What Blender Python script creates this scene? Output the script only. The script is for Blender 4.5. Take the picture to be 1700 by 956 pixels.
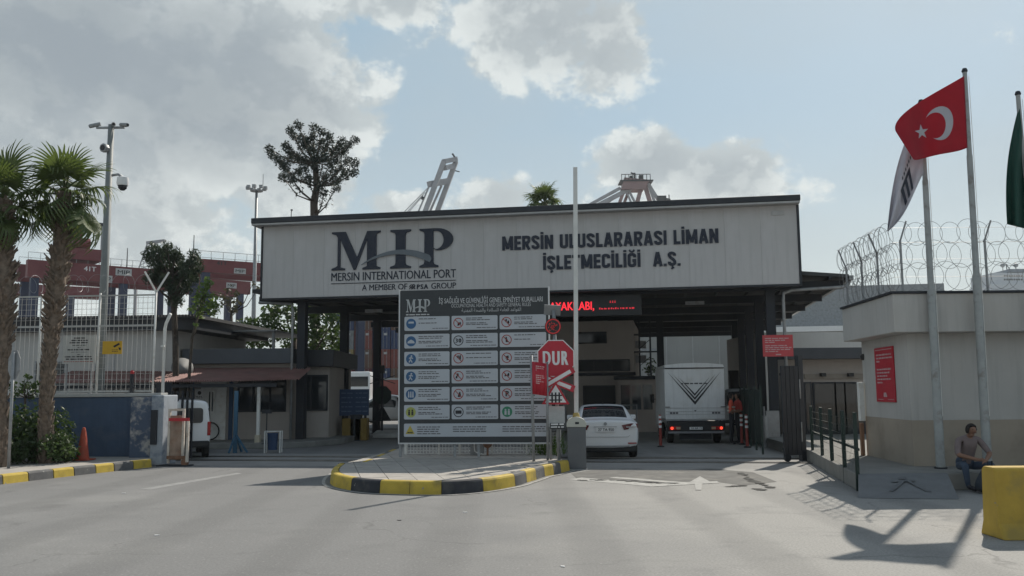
import bpy, bmesh, math, random
from mathutils import Vector, Matrix
for o in list(bpy.data.objects): bpy.data.objects.remove(o)
S = bpy.context.scene
COL = S.collection
R = math.radians
# ---------------------------------------------------------------- camera
FPX, CZ = 1500.0, 1.85
PITCH = math.atan(172 / FPX)
CAMROT = Matrix.Rotation(math.pi / 2 + PITCH, 3, 'X') @ Matrix.Rotation(R(-0.5), 3, 'Z')
cam = bpy.data.cameras.new('camera')
cam.sensor_width = 36; cam.lens = 36 * FPX / 1700; cam.clip_start = .05; cam.clip_end = 4000
camo = bpy.data.objects.new('camera', cam); COL.objects.link(camo)
camo.matrix_world = Matrix.Translation((0, 0, CZ)) @ CAMROT.to_4x4()
S.camera = camo
# ---------------------------------------------------------------- sun and sky
SUN_AZ, SUN_EL = R(30.5), R(41.5)      # azimuth to the right of +Y
SUND = Vector((math.sin(SUN_AZ) * math.cos(SUN_EL), math.cos(SUN_AZ) * math.cos(SUN_EL), math.sin(SUN_EL)))
sl = bpy.data.lights.new('sun', 'SUN'); sl.energy = 5.0; sl.angle = R(0.6); sl.color = (1, .93, .82)
so = bpy.data.objects.new('sun', sl); COL.objects.link(so)
so.rotation_euler = SUND.to_track_quat('Z', 'Y').to_euler(); so.location = (30, 50, 60)
S.view_settings.view_transform = 'Standard'; S.view_settings.look = 'None'
S.view_settings.exposure = 0.0; S.view_settings.gamma = 1; S.view_settings.use_curve_mapping = False

def ray(u, v):
    return CAMROT @ Vector(((u - 850) / FPX, (478 - v) / FPX, -1))
def gnd(u, v, z=0):
    d = ray(u, v); t = (z - CZ) / d.z
    return Vector((d.x * t, d.y * t, z))
def at(u, v, y):
    d = ray(u, v); t = y / d.y
    return Vector((d.x * t, y, CZ + d.z * t))

def make_world():
    w = bpy.data.worlds.new('World'); S.world = w; w.use_nodes = True
    nt = w.node_tree; N = nt.nodes; L = nt.links; N.clear()
    out = N.new('ShaderNodeOutputWorld'); bg = N.new('ShaderNodeBackground'); L.new(bg.outputs[0], out.inputs[0])
    bg.inputs[1].default_value = 0.08
    sky = N.new('ShaderNodeTexSky'); sky.sky_type = 'NISHITA'; sky.sun_disc = False
    sky.sun_elevation = SUN_EL; sky.sun_rotation = SUN_AZ
    sky.altitude = 0; sky.air_density = 1.0; sky.dust_density = 1.6; sky.ozone_density = 2.0
    tc = N.new('ShaderNodeTexCoord')
    def m(op, a, b=None, c=None):
        n = N.new('ShaderNodeMath'); n.operation = op
        for i, x in enumerate((a, b, c)):
            if x is None: continue
            if isinstance(x, (int, float)): n.inputs[i].default_value = x
            else: L.new(x, n.inputs[i])
        return n.outputs[0]
    sx = N.new('ShaderNodeSeparateXYZ'); L.new(tc.outputs['Generated'], sx.inputs[0])
    X, Y, Z = sx.outputs
    az = m('ARCTAN2', X, Y); el = m('ARCSINE', Z)
    cv = N.new('ShaderNodeCombineXYZ'); L.new(az, cv.inputs[0]); L.new(el, cv.inputs[1])
    def vm(op, a, b):
        n = N.new('ShaderNodeVectorMath'); n.operation = op
        for i, x in enumerate((a, b)):
            if isinstance(x, tuple): n.inputs[i].default_value = x
            else: L.new(x, n.inputs[i])
        return n.outputs['Value' if op == 'DOT_PRODUCT' else 'Vector']
    def noise(scale, detail, rough, zs=1.6, off=0.0, sh=(0, 0, 0)):
        mp = N.new('ShaderNodeMapping'); mp.inputs['Scale'].default_value = (1, 1, zs); mp.inputs['Location'].default_value = (off + sh[0], off * .7 + sh[1], off * .3 + sh[2] * zs)
        L.new(tc.outputs['Generated'], mp.inputs[0])
        n = N.new('ShaderNodeTexNoise'); n.inputs['Scale'].default_value = scale; n.inputs['Detail'].default_value = detail; n.inputs['Roughness'].default_value = rough
        L.new(mp.outputs[0], n.inputs['Vector']); return n.outputs['Fac']
    n1 = noise(3.2, 8, .58, 1.8, 3.1); n2 = noise(15, 9, .6, 1.25, 7.7); n3 = noise(2.6, 4, .5, 2.2, 11.3)
    fine = m('MULTIPLY', m('SUBTRACT', n2, .5), 1.45)
    # cumulus banks standing at their own bearings and heights all round the sky
    def bearing(u, v):
        d = ray(u, v).normalized(); return math.atan2(d.x, d.y), math.asin(d.z)
    banks = []
    for u, v, ru, rv, s in ((60, 60, 330, 170, 1.25), (330, 130, 260, 200, 1.2), (470, 190, 130, 190, 1.05), (150, 260, 260, 150, 1.0), (230, 420, 170, 150, .8),
                         (640, -20, 260, 80, .8), (930, 30, 190, 110, 1.05), (1010, 60, 110, 110, .95), (1130, 15, 80, 45, .8),
                         (1090, 265, 95, 60, .95), (1200, 295, 130, 62, .95), (1330, 305, 70, 30, .6), (820, 325, 90, 45, .8), (660, 345, 70, 30, .6), (1150, 345, 240, 50, .7)):
        a, e = bearing(u, v); banks.append((a, e, ru / FPX, rv / FPX, s))
    rg = random.Random(5)
    for i in range(12):
        a = rg.uniform(.75, 2 * math.pi - .75); a = a - 2 * math.pi if a > math.pi else a
        banks.append((a, rg.uniform(.08, .85), rg.uniform(.15, .4), rg.uniform(.06, .18), rg.uniform(.8, 1.2)))
    tot = None
    for a, e, ra, re, s in banks:
        d = vm('MULTIPLY', vm('SUBTRACT', cv.outputs[0], (a, e, 0)), (1 / ra, 1 / re, 0))
        tot = m('MAXIMUM', m('MULTIPLY_ADD', vm('DOT_PRODUCT', d, d), -.5 * s, s), 0.0 if tot is None else tot)
    dens = m('ADD', m('ADD', m('MULTIPLY', tot, .85), fine), m('MULTIPLY', m('SUBTRACT', n1, .5), 1.3))
    def mr(x, a, b, lo=0, hi=1):
        n = N.new('ShaderNodeMapRange'); n.interpolation_type = 'SMOOTHSTEP'
        L.new(x, n.inputs[0]); n.inputs[1].default_value = a; n.inputs[2].default_value = b; n.inputs[3].default_value = lo; n.inputs[4].default_value = hi
        return n.outputs[0]
    n2b = noise(15, 9, .6, 1.25, 7.7, (.022 * SUND.x, .022 * SUND.y, .03))
    lit = mr(m('SUBTRACT', n2, n2b), -.07, .10)
    cover = mr(dens, .33, .56)
    core = mr(m('ADD', m('MULTIPLY', tot, .9), m('ADD', m('MULTIPLY', fine, .35), m('MULTIPLY', m('SUBTRACT', n1, .5), .9))), .45, 1.2)
    def mix(f, a, b):
        n = N.new('ShaderNodeMix'); n.data_type = 'RGBA'
        if isinstance(f, (int, float)): n.inputs[0].default_value = f
        else: L.new(f, n.inputs[0])
        for i, x in ((6, a), (7, b)):
            if isinstance(x, tuple): n.inputs[i].default_value = (*x, 1)
            else: L.new(x, n.inputs[i])
        return n.outputs[2]
    veil = mr(n3, .35, .75, .05, .5)
    base = mix(.70, sky.outputs[0], (5.0, 7.1, 8.4))
    base = mix(mr(el, 0, .32, .9, 0), base, (8.9, 9.5, 9.1))
    base = mix(mr(el, .40, 1.15, 0, .85), base, sky.outputs[0])
    base = mix(veil, base, (6.3, 7.0, 7.3))
    cloud = mix(core, mix(lit, (6.9, 7.5, 7.6), (10.0, 10.5, 10.3)), mix(lit, (4.0, 4.5, 4.95), (4.7, 5.2, 5.5)))
    colr = mix(m('MULTIPLY', cover, .9), base, cloud)
    L.new(colr, bg.inputs[0])
make_world()
S.render.engine = 'CYCLES'

# ---------------------------------------------------------------- materials
MC = {}
def mat(name, col, rough=.75, var=.12, scale=2.5, bump=0.0, bscale=60, metal=0.0, streak=0.0, stain=None, stain_amt=.5, stain_scale=1.2, chip=None, chip_scale=7, emit=0, alpha=1.0, spec=.4, trans=0.0):
    if name in MC: return MC[name]
    M_ = bpy.data.materials.new(name); M_.use_nodes = True
    nt = M_.node_tree; N = nt.nodes; L = nt.links
    b = N['Principled BSDF']; b.inputs['Roughness'].default_value = rough; b.inputs['Metallic'].default_value = metal
    b.inputs['Specular IOR Level'].default_value = spec
    b.inputs['Alpha'].default_value = alpha
    tc = N.new('ShaderNodeTexCoord')
    def noise(sc, det, z=1.0, o=0.0):
        mp = N.new('ShaderNodeMapping'); mp.inputs['Scale'].default_value = (1, 1, z); mp.inputs['Location'].default_value = (o, o, o); L.new(tc.outputs['Object'], mp.inputs[0])
        n = N.new('ShaderNodeTexNoise'); n.inputs['Scale'].default_value = sc; n.inputs['Detail'].default_value = det; n.inputs['Roughness'].default_value = .62
        L.new(mp.outputs[0], n.inputs['Vector']); return n.outputs['Fac']
    def mixc(f, a, c):
        n = N.new('ShaderNodeMix'); n.data_type = 'RGBA'; L.new(f, n.inputs[0])
        for i, x in ((6, a), (7, c)):
            if isinstance(x, tuple): n.inputs[i].default_value = (*x, 1)
            else: L.new(x, n.inputs[i])
        return n.outputs[2]
    def ramp(f, a, c):
        n = N.new('ShaderNodeMapRange'); L.new(f, n.inputs[0]); n.inputs[1].default_value = a; n.inputs[2].default_value = c; return n.outputs[0]
    lo = tuple(max(0, c * (1 - var)) for c in col); hi = tuple(min(1, c * (1 + var)) for c in col)
    c = mixc(ramp(noise(scale, 6), .3, .7), lo, hi)
    if streak:
        dk = tuple(x * (1 - streak) for x in col)
        n = N.new('ShaderNodeMath'); n.operation = 'MULTIPLY'; L.new(ramp(noise(9, 5, .06, 3), .5, .78), n.inputs[0]); n.inputs[1].default_value = .8
        c = mixc(n.outputs[0], c, dk)
    if stain:
        n = N.new('ShaderNodeMath'); n.operation = 'MULTIPLY'; L.new(ramp(noise(stain_scale, 9, 1, 5), .52, .66), n.inputs[0]); n.inputs[1].default_value = stain_amt
        c = mixc(n.outputs[0], c, stain)
    if chip:
        c = mixc(ramp(noise(chip_scale, 7, 1, 9), .655, .675), c, chip)
    L.new(c, b.inputs['Base Color'])
    if emit:
        L.new(c, b.inputs['Emission Color']); b.inputs['Emission Strength'].default_value = emit
    if trans: b.inputs['Transmission Weight'].default_value = trans
    if bump:
        bp = N.new('ShaderNodeBump'); bp.inputs['Strength'].default_value = bump; bp.inputs['Distance'].default_value = .01
        L.new(noise(bscale, 4), bp.inputs['Height']); L.new(bp.outputs[0], b.inputs['Normal'])
    MC[name] = M_
    return M_
def leafmat(name, col, col2, tr=.35):
    if name in MC: return MC[name]
    M_ = bpy.data.materials.new(name); M_.use_nodes = True
    nt = M_.node_tree; N = nt.nodes; L = nt.links; N.clear()
    o = N.new('ShaderNodeOutputMaterial'); d = N.new('ShaderNodeBsdfPrincipled'); t = N.new('ShaderNodeBsdfTranslucent'); mx = N.new('ShaderNodeMixShader')
    d.inputs['Roughness'].default_value = .5; mx.inputs[0].default_value = tr
    tc = N.new('ShaderNodeTexCoord'); n = N.new('ShaderNodeTexNoise'); n.inputs['Scale'].default_value = 2.2; n.inputs['Detail'].default_value = 5; L.new(tc.outputs['Object'], n.inputs['Vector'])
    mr = N.new('ShaderNodeMapRange'); mr.inputs[1].default_value = .32; mr.inputs[2].default_value = .68; L.new(n.outputs['Fac'], mr.inputs[0])
    c = N.new('ShaderNodeMix'); c.data_type = 'RGBA'; L.new(mr.outputs[0], c.inputs[0]); c.inputs[6].default_value = (*col, 1); c.inputs[7].default_value = (*col2, 1)
    L.new(c.outputs[2], d.inputs['Base Color'])
    c2 = N.new('ShaderNodeMix'); c2.data_type = 'RGBA'; c2.inputs[0].default_value = .5; L.new(c.outputs[2], c2.inputs[6]); c2.inputs[7].default_value = (col2[0] * 1.6, col2[1] * 1.6, col2[2] * .8, 1)
    L.new(c2.outputs[2], t.inputs['Color'])
    L.new(d.outputs[0], mx.inputs[1]); L.new(t.outputs[0], mx.inputs[2]); L.new(mx.outputs[0], o.inputs[0])
    MC[name] = M_; return M_
def glassmat(name, col=(.02, .025, .03), rough=.06):
    return mat(name, col, rough, .05, spec=.5)

def roadmat():
    """pale worn asphalt on the left turning paler and warmer in the right lane, with aggregate speckle"""
    M_ = bpy.data.materials.new('asphalt'); M_.use_nodes = True
    nt = M_.node_tree; N = nt.nodes; L = nt.links; b = N['Principled BSDF']; b.inputs['Roughness'].default_value = .85; b.inputs['Specular IOR Level'].default_value = .35
    tc = N.new('ShaderNodeTexCoord'); sx = N.new('ShaderNodeSeparateXYZ'); L.new(tc.outputs['Object'], sx.inputs[0])
    def noise(sc, det, rough=.6):
        n = N.new('ShaderNodeTexNoise'); n.inputs['Scale'].default_value = sc; n.inputs['Detail'].default_value = det; n.inputs['Roughness'].default_value = rough; L.new(tc.outputs['Object'], n.inputs['Vector']); return n.outputs['Fac']
    def mr(x, a, c, lo=0, hi=1):
        n = N.new('ShaderNodeMapRange'); n.interpolation_type = 'SMOOTHSTEP'; L.new(x, n.inputs[0])
        for i, v in enumerate((a, c, lo, hi)): n.inputs[i + 1].default_value = v
        return n.outputs[0]
    def mx(f, a, c, mode='MIX'):
        n = N.new('ShaderNodeMix'); n.data_type = 'RGBA'; n.blend_type = mode
        if isinstance(f, float): n.inputs[0].default_value = f
        else: L.new(f, n.inputs[0])
        for i, x in ((6, a), (7, c)):
            if isinstance(x, tuple): n.inputs[i].default_value = (*x, 1)
            else: L.new(x, n.inputs[i])
        return n.outputs[2]
    big = noise(.35, 6); ad = N.new('ShaderNodeMath'); ad.operation = 'MULTIPLY_ADD'; L.new(big, ad.inputs[0]); ad.inputs[1].default_value = 7; L.new(sx.outputs[0], ad.inputs[2])
    f = mr(ad.outputs[0], 2.2, 7.2)  # base tone turns paler and warmer towards the right, edge broken by noise
    c = mx(f, (.205, .204, .202), (.315, .307, .29))
    c = mx(mr(noise(.9, 8, .7), .50, .72, 0, .5), c, (.15, .15, .15))
    c = mx(mr(noise(.22, 5), .5, .7, 0, .35), c, (.34, .335, .32))
    tv = N.new('ShaderNodeTexVoronoi'); tv.feature = 'DISTANCE_TO_EDGE'; tv.inputs['Scale'].default_value = .33
    wn = N.new('ShaderNodeTexNoise'); wn.inputs['Scale'].default_value = 1.6; wn.inputs['Detail'].default_value = 8; L.new(tc.outputs['Object'], wn.inputs['Vector'])
    va = N.new('ShaderNodeVectorMath'); va.operation = 'MULTIPLY_ADD'; L.new(wn.outputs['Color'], va.inputs[0]); va.inputs[1].default_value = (1.1, 1.1, 0); L.new(tc.outputs['Object'], va.inputs[2]); L.new(va.outputs[0], tv.inputs['Vector'])
    ck = N.new('ShaderNodeMath'); ck.operation = 'MULTIPLY'; L.new(mr(tv.outputs['Distance'], .0, .010, .42, 0), ck.inputs[0]); L.new(mr(noise(.3, 4), .47, .6), ck.inputs[1])
    c = mx(ck.outputs[0], c, (.07, .07, .068))
    c = mx(mr(noise(.55, 3, .4), .66, .78, 0, .45), c, (.1, .098, .095))
    tk_ = N.new('ShaderNodeTexWave'); tk_.wave_type = 'BANDS'; tk_.bands_direction = 'X'; tk_.inputs['Scale'].default_value = .17; tk_.inputs['Distortion'].default_value = 2.0; tk_.inputs['Detail'].default_value = 3; tk_.inputs['Detail Scale'].default_value = .25; L.new(tc.outputs['Object'], tk_.inputs['Vector'])
    c = mx(mr(tk_.outputs['Fac'], .5, .95, 0, .28), c, (.12, .12, .118))
    sp = noise(34, 3, .7); c = mx(mr(sp, .35, .7, .0, .62), c, mx(.55, c, (.06, .06, .06)))
    c = mx(mr(noise(21, 2, .5), .62, .75, 0, .5), c, (.36, .355, .34))
    L.new(c, b.inputs['Base Color'])
    bp = N.new('ShaderNodeBump'); bp.inputs['Strength'].default_value = .5; bp.inputs['Distance'].default_value = .012; L.new(noise(60, 4, .7), bp.inputs['Height']); L.new(bp.outputs[0], b.inputs['Normal'])
    MC['asphalt'] = M_; return M_
def flagmat(name, col, tr=.35):
    M_ = bpy.data.materials.new(name); M_.use_nodes = True
    nt = M_.node_tree; N = nt.nodes; L = nt.links; N.clear()
    o = N.new('ShaderNodeOutputMaterial'); d = N.new('ShaderNodeBsdfPrincipled'); t = N.new('ShaderNodeBsdfTranslucent'); mx = N.new('ShaderNodeMixShader')
    tc = N.new('ShaderNodeTexCoord'); n = N.new('ShaderNodeTexNoise'); n.inputs['Scale'].default_value = 5; L.new(tc.outputs['Object'], n.inputs['Vector'])
    c = N.new('ShaderNodeMix'); c.data_type = 'RGBA'; L.new(n.outputs['Fac'], c.inputs[0]); c.inputs[6].default_value = (*[x * .85 for x in col], 1); c.inputs[7].default_value = (*[min(1, x * 1.1) for x in col], 1)
    d.inputs['Roughness'].default_value = .8; mx.inputs[0].default_value = tr
    for s_ in (d.inputs['Base Color'], t.inputs['Color']): L.new(c.outputs[2], s_)
    L.new(d.outputs[0], mx.inputs[1]); L.new(t.outputs[0], mx.inputs[2]); L.new(mx.outputs[0], o.inputs[0]); MC[name] = M_; return M_
asphalt = roadmat()
concrete_road = mat('concrete_road', (.25, .243, .23), .9, .16, .8, .4, 70, stain=(.15, .148, .142), stain_amt=.6, stain_scale=.5)
oldroad = mat('old_road', (.12, .118, .112), .9, .3, 2.5, .6, 30, stain=(.2, .19, .17), stain_amt=.7, stain_scale=1.5)
paving = mat('paving', (.36, .335, .305), .9, .14, 3, .3, 60, stain=(.25, .235, .215), stain_amt=.5, stain_scale=1.3)
grout = mat('grout', (.1, .097, .09), .95)
kyellow = mat('kerb_yellow', (.50, .36, .055), .75, .14, 4, .25, 50, stain=(.2, .16, .07), stain_amt=.6, stain_scale=3, chip=(.27, .26, .24))
kblack = mat('kerb_black', (.035, .037, .045), .8, .25, 4, .25, 50, stain=(.11, .105, .095), stain_amt=.45, stain_scale=3, chip=(.25, .24, .22))
kgrey = mat('kerb_grey', (.11, .11, .112), .8, .2, 4, .25, 50, stain=(.2, .19, .17), stain_amt=.4, stain_scale=3, chip=(.3, .29, .27))
white_line = mat('road_paint_white', (.36, .355, .335), .85, .2, 6, .2, 60, stain=(.2, .2, .195), stain_amt=.9, stain_scale=5)
steel = mat('rail_steel', (.3, .29, .28), .35, .2, 5, metal=.9)
groove = mat('rail_groove', (.03, .028, .026), .95)
panel_white = mat('panel_white', (.47, .46, .46), .55, .05, .6, .05, 20, streak=.2, stain=(.42, .41, .4), stain_amt=.5, stain_scale=.7)
seam = mat('seam_grey', (.4, .4, .4), .7)
charcoal = mat('charcoal_metal', (.02, .023, .03), .5, .2, 2)
darksteel = mat('dark_steel', (.016, .02, .028), .6, .2, 2, stain=(.03, .028, .028), stain_amt=.5)
soffit = mat('soffit', (.05, .052, .055), .8, .2, 1.5)
navy = mat('letter_navy', (.012, .018, .035), .5, .1)
swoosh = mat('swoosh_grey', (.13, .15, .17), .5, .1)
galv = mat('galvanised', (.28, .29, .3), .5, .15, 6, metal=.3, stain=(.16, .14, .12), stain_amt=.4, stain_scale=5)
whitepaint = mat('white_paint', (.68, .68, .66), .55, .06, 4, stain=(.42, .36, .28), stain_amt=.4, stain_scale=5)
redpaint = mat('red_paint', (.42, .025, .035), .5, .1, 3)
signred = mat('sign_red', (.45, .022, .04), .45, .08, 3)
signwhite = mat('sign_white', (.72, .72, .72), .45, .04)
board_grey = mat('board_grey', (.038, .043, .048), .55, .08, 2)
board_panel = mat('board_panel', (.43, .46, .5), .5, .04, 2)
print_grey = mat('print_grey', (.12, .12, .13), .6)
iblue = mat('icon_blue', (.03, .1, .22), .5); ired = mat('icon_red', (.3, .05, .04), .5); igreen = mat('icon_green', (.03, .2, .11), .5); iyellow = mat('icon_yellow', (.45, .36, .06), .5); ilime = mat('icon_lime', (.33, .36, .1), .5); iblack = mat('icon_black', (.02, .02, .025), .5)
beige = mat('beige_render', (.37, .335, .31), .85, .06, 1.2, .15, 40, streak=.12)
greywall = mat('grey_render', (.44, .43, .415), .85, .07, 1, .12, 40, streak=.22, stain=(.42, .40, .375), stain_amt=.5, stain_scale=.8)
dado = mat('tan_dado', (.33, .285, .235), .85, .08, 1.2, .15, 40, stain=(.2, .175, .145), stain_amt=.5, stain_scale=1)
bluewall = mat('blue_wall', (.055, .085, .14), .8, .18, 1.5, .3, 25, streak=.25, stain=(.09, .11, .15), stain_amt=.6, stain_scale=2)
peeling = mat('peeling_paint', (.075, .10, .15), .85, .2, 2, .4, 20, stain=(.42, .40, .37), stain_amt=.85, stain_scale=3.2)
coping = mat('coping', (.38, .38, .37), .85, .12, 3, .2, 40)
rooftile = mat('roof_sheet', (.27, .155, .14), .8, .2, 2, .1, 30, stain=(.2, .15, .13), stain_amt=.5)
rust = mat('rusty', (.22, .12, .075), .9, .35, 6, .3, 60)
carwhite = mat('car_white', (.72, .73, .74), .25, .02, 2, spec=.55, stain=(.6, .6, .58), stain_amt=.25)
glass = glassmat('dark_glass'); 
tyre = mat('tyre', (.018, .018, .018), .85)
plastic = mat('black_plastic', (.02, .021, .023), .55, .15)
tail_red = mat('tail_lamp', (.35, .015, .015), .25, .1)
tail_lit = mat('tail_lamp_lit', (1, .06, .03), .3, .05, emit=1.6)
led_red = mat('led_red', (1, .03, .05), .4, .02, emit=1.0)
led_dim = mat('led_dim', (.8, .03, .05), .4, .02, emit=.5)
skin = mat('skin', (.22, .12, .08), .6, .1, 8)
hairm = mat('hair', (.018, .014, .012), .8)
shirt = mat('shirt_mauve', (.17, .135, .135), .9, .12, 14, .3, 60)
jeans = mat('jeans', (.045, .065, .1), .9, .2, 10, .3, 80)
vest = mat('vest_orange', (.62, .09, .05), .8, .1, 8)
darkcloth = mat('dark_cloth', (.02, .022, .028), .9, .2, 8)
bagm = mat('bag_dark', (.022, .03, .042), .8, .25, 6, .3, 40)
yellowconc = mat('yellow_concrete', (.45, .30, .05), .8, .14, 2.2, .35, 30, stain=(.26, .2, .07), stain_amt=.6, stain_scale=2.5, chip=(.25, .235, .2), chip_scale=5)
greenmetal = mat('green_metal', (.012, .028, .024), .5, .2, 3)
bark = mat('bark', (.07, .057, .047), .95, .35, 8, .6, 40)
palmbark = mat('palm_bark', (.17, .13, .1), .95, .4, 9, .6, 40)
cranered = mat('crane_red', (.145, .03, .035), .6, .15, .6, stain=(.18, .05, .05), stain_amt=.6, stain_scale=.3)
craneblue = mat('crane_blue', (.025, .035, .075), .6, .15, .6)
cranegrey = mat('crane_grey', (.3, .3, .32), .6, .15, .3)
cranepink = mat('crane_dull_red', (.23, .145, .145), .6, .15, .3)
blueboard = mat('blue_board', (.03, .06, .13), .6, .1, 3)
ochre = mat('ochre_paint', (.2, .135, .035), .75, .15, 3)
# ---------------------------------------------------------------- mesh helpers
def smooth_path(P, n=8):
    out = []
    for i in range(len(P) - 1):
        p0, p1, p2, p3 = P[max(i - 1, 0)], P[i], P[i + 1], P[min(i + 2, len(P) - 1)]
        for k in range(n):
            t = k / n
            out.append(.5 * ((2 * p1) + (p2 - p0) * t + (2 * p0 - 5 * p1 + 4 * p2 - p3) * t * t + (3 * p1 - p0 - 3 * p2 + p3) * t ** 3))
    return out + [P[-1]]
class MB:
    def __init__(s): s.v = []; s.f = []; s.m = []
    def add(s, vs, fs, mi=0):
        o = len(s.v); s.v += [tuple(v) for v in vs]
        for f in fs: s.f.append(tuple(i + o for i in f)); s.m.append(mi)
        return s
    def box(s, x0, x1, y0, y1, z0, z1, mi=0):
        return s.add([(x0, y0, z0), (x1, y0, z0), (x1, y1, z0), (x0, y1, z0), (x0, y0, z1), (x1, y0, z1), (x1, y1, z1), (x0, y1, z1)],
                     [(0, 3, 2, 1), (4, 5, 6, 7), (0, 1, 5, 4), (1, 2, 6, 5), (2, 3, 7, 6), (3, 0, 4, 7)], mi)
    def bar(s, p, q, w, h=None, mi=0, up=(0, 0, 1)):
        p = Vector(p); q = Vector(q); h = h or w; d = (q - p).normalized(); up = Vector(up)
        if abs(d.dot(up)) > .98: up = Vector((0, 1, 0))
        a = d.cross(up).normalized() * w / 2; b = a.cross(d).normalized() * h / 2
        vs = [p - a - b, p + a - b, p + a + b, p - a + b, q - a - b, q + a - b, q + a + b, q - a + b]
        return s.add(vs, [(0, 1, 2, 3), (7, 6, 5, 4), (0, 4, 5, 1), (1, 5, 6, 2), (2, 6, 7, 3), (3, 7, 4, 0)], mi)
    def tube(s, pts, r, n=6, mi=0, cap=True):
        pts = [Vector(p) for p in pts]; k = len(pts); vs = []; fs = []
        rs = r if isinstance(r, (list, tuple)) else [r] * k
        ref = None
        for i, p in enumerate(pts):
            d = (pts[min(i + 1, k - 1)] - pts[max(i - 1, 0)]).normalized()
            if ref is None: ref = Vector((0, 0, 1)) if abs(d.z) < .9 else Vector((1, 0, 0))
            a = d.cross(ref)
            if a.length < 1e-4: a = d.orthogonal()
            a.normalize(); b = d.cross(a).normalized(); ref = a.cross(d)
            for j in range(n):
                t = 2 * math.pi * j / n; vs.append(p + (a * math.cos(t) + b * math.sin(t)) * rs[i])
        for i in range(k - 1):
            for j in range(n):
                fs.append((i * n + j, i * n + (j + 1) % n, (i + 1) * n + (j + 1) % n, (i + 1) * n + j))
        if cap: fs += [tuple(range(n - 1, -1, -1)), tuple((k - 1) * n + j for j in range(n))]
        return s.add(vs, fs, mi)
    def prism(s, poly, y0, y1, mi=0):           # polygon in x/z, extruded along y
        n = len(poly)
        vs = [(x, y0, z) for x, z in poly] + [(x, y1, z) for x, z in poly]
        fs = [tuple(range(n)), tuple(range(2 * n - 1, n - 1, -1))] + [(i, n + i, n + (i + 1) % n, (i + 1) % n) for i in range(n)]
        return s.add(vs, fs, mi)
    def slab(s, poly, z0, z1, mi=0):            # polygon in x/y, extruded along z
        n = len(poly)
        vs = [(x, y, z0) for x, y in poly] + [(x, y, z1) for x, y in poly]
        fs = [tuple(range(n - 1, -1, -1)), tuple(range(n, 2 * n))] + [(i, (i + 1) % n, n + (i + 1) % n, n + i) for i in range(n)]
        return s.add(vs, fs, mi)
    def lathe(s, prof, n=16, mi=0, c=(0, 0, 0), axis='z'):
        vs = []; fs = []
        for r, h in prof:
            for j in range(n):
                t = 2 * math.pi * j / n; a, b = r * math.cos(t), r * math.sin(t)
                p = (a, b, h) if axis == 'z' else ((a, h, b) if axis == 'y' else (h, a, b))
                vs.append((p[0] + c[0], p[1] + c[1], p[2] + c[2]))
        k = len(prof)
        for i in range(k - 1):
            for j in range(n): fs.append((i * n + j, i * n + (j + 1) % n, (i + 1) * n + (j + 1) % n, (i + 1) * n + j))
        fs += [tuple(range(n - 1, -1, -1)), tuple((k - 1) * n + j for j in range(n))]
        return s.add(vs, fs, mi)
    def quad(s, a, b, c, d, mi=0): return s.add([a, b, c, d], [(0, 1, 2, 3)], mi)
    def leaf(s, c, size, rg, mi=0, asp=.5, up=0.0):
        d = Vector((rg.gauss(0, 1), rg.gauss(0, 1), rg.gauss(up, .8))).normalized(); e = d.orthogonal().normalized()
        e = Matrix.Rotation(rg.uniform(0, 6.28), 3, d) @ e; n = d.cross(e)
        l = size * rg.uniform(.6, 1.25); w = l * asp; c = Vector(c)
        s.add([c - d * l / 2, c + e * w / 2 + n * l * .08, c + d * l / 2, c - e * w / 2 + n * l * .08], [(0, 1, 2), (0, 2, 3)], mi)
    def mesh(s, name, mats):
        me = bpy.data.meshes.new(name); me.from_pydata(s.v, [], s.f)
        mats = mats if isinstance(mats, (list, tuple)) else [mats]
        for x in mats: me.materials.append(x)
        if len(mats) > 1: me.polygons.foreach_set('material_index', s.m)
        me.update(); return me
    def build(s, name, mats, parent=None, smooth=False, bevel=0, seg=2, loc=None, fix=True):
        me = s.mesh(name, mats)
        if fix or bevel:
            bm = bmesh.new(); bm.from_mesh(me)
            if fix: bmesh.ops.recalc_face_normals(bm, faces=bm.faces)
            if bevel: bmesh.ops.bevel(bm, geom=[e for e in bm.edges if len(e.link_faces) == 2 and e.calc_face_angle(0) > .5], offset=bevel, segments=seg, affect='EDGES', profile=.5, clamp_overlap=True)
            bm.to_mesh(me); bm.free()
        if smooth:
            me.shade_smooth() if smooth is True else None
            if smooth == 'auto':
                me.polygons.foreach_set('use_smooth', [True] * len(me.polygons)); me.set_sharp_from_angle(angle=R(40))
        return link(name, me, parent, loc)
def link(name, me, parent=None, loc=None):
    o = bpy.data.objects.new(name, me); COL.objects.link(o)
    if parent: o.parent = parent
    if loc is not None: o.location = loc
    return o
def tag(o, label, cat, group=None):
    o['label'] = label; o['category'] = cat
    if group: o['group'] = group
    return o
def thing(name, label, cat, loc=(0, 0, 0), rz=0.0, group=None):
    o = bpy.data.objects.new(name, None); COL.objects.link(o); o.location = loc; o.rotation_euler = (0, 0, rz); o.empty_display_size = .2
    return tag(o, label, cat, group)
def struct(o): o['kind'] = 'structure'; return o
def stuff(o): o['kind'] = 'stuff'; return o
def copy_tree(o, parent=None):
    c = o.copy(); COL.objects.link(c)
    if parent: c.parent = parent
    for ch in list(o.children): copy_tree(ch, c)
    return c
def frame(p, q):
    p = Vector(p); q = Vector(q); d = q - p
    return p, math.atan2(d.y, d.x), math.hypot(d.x, d.y)

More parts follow.
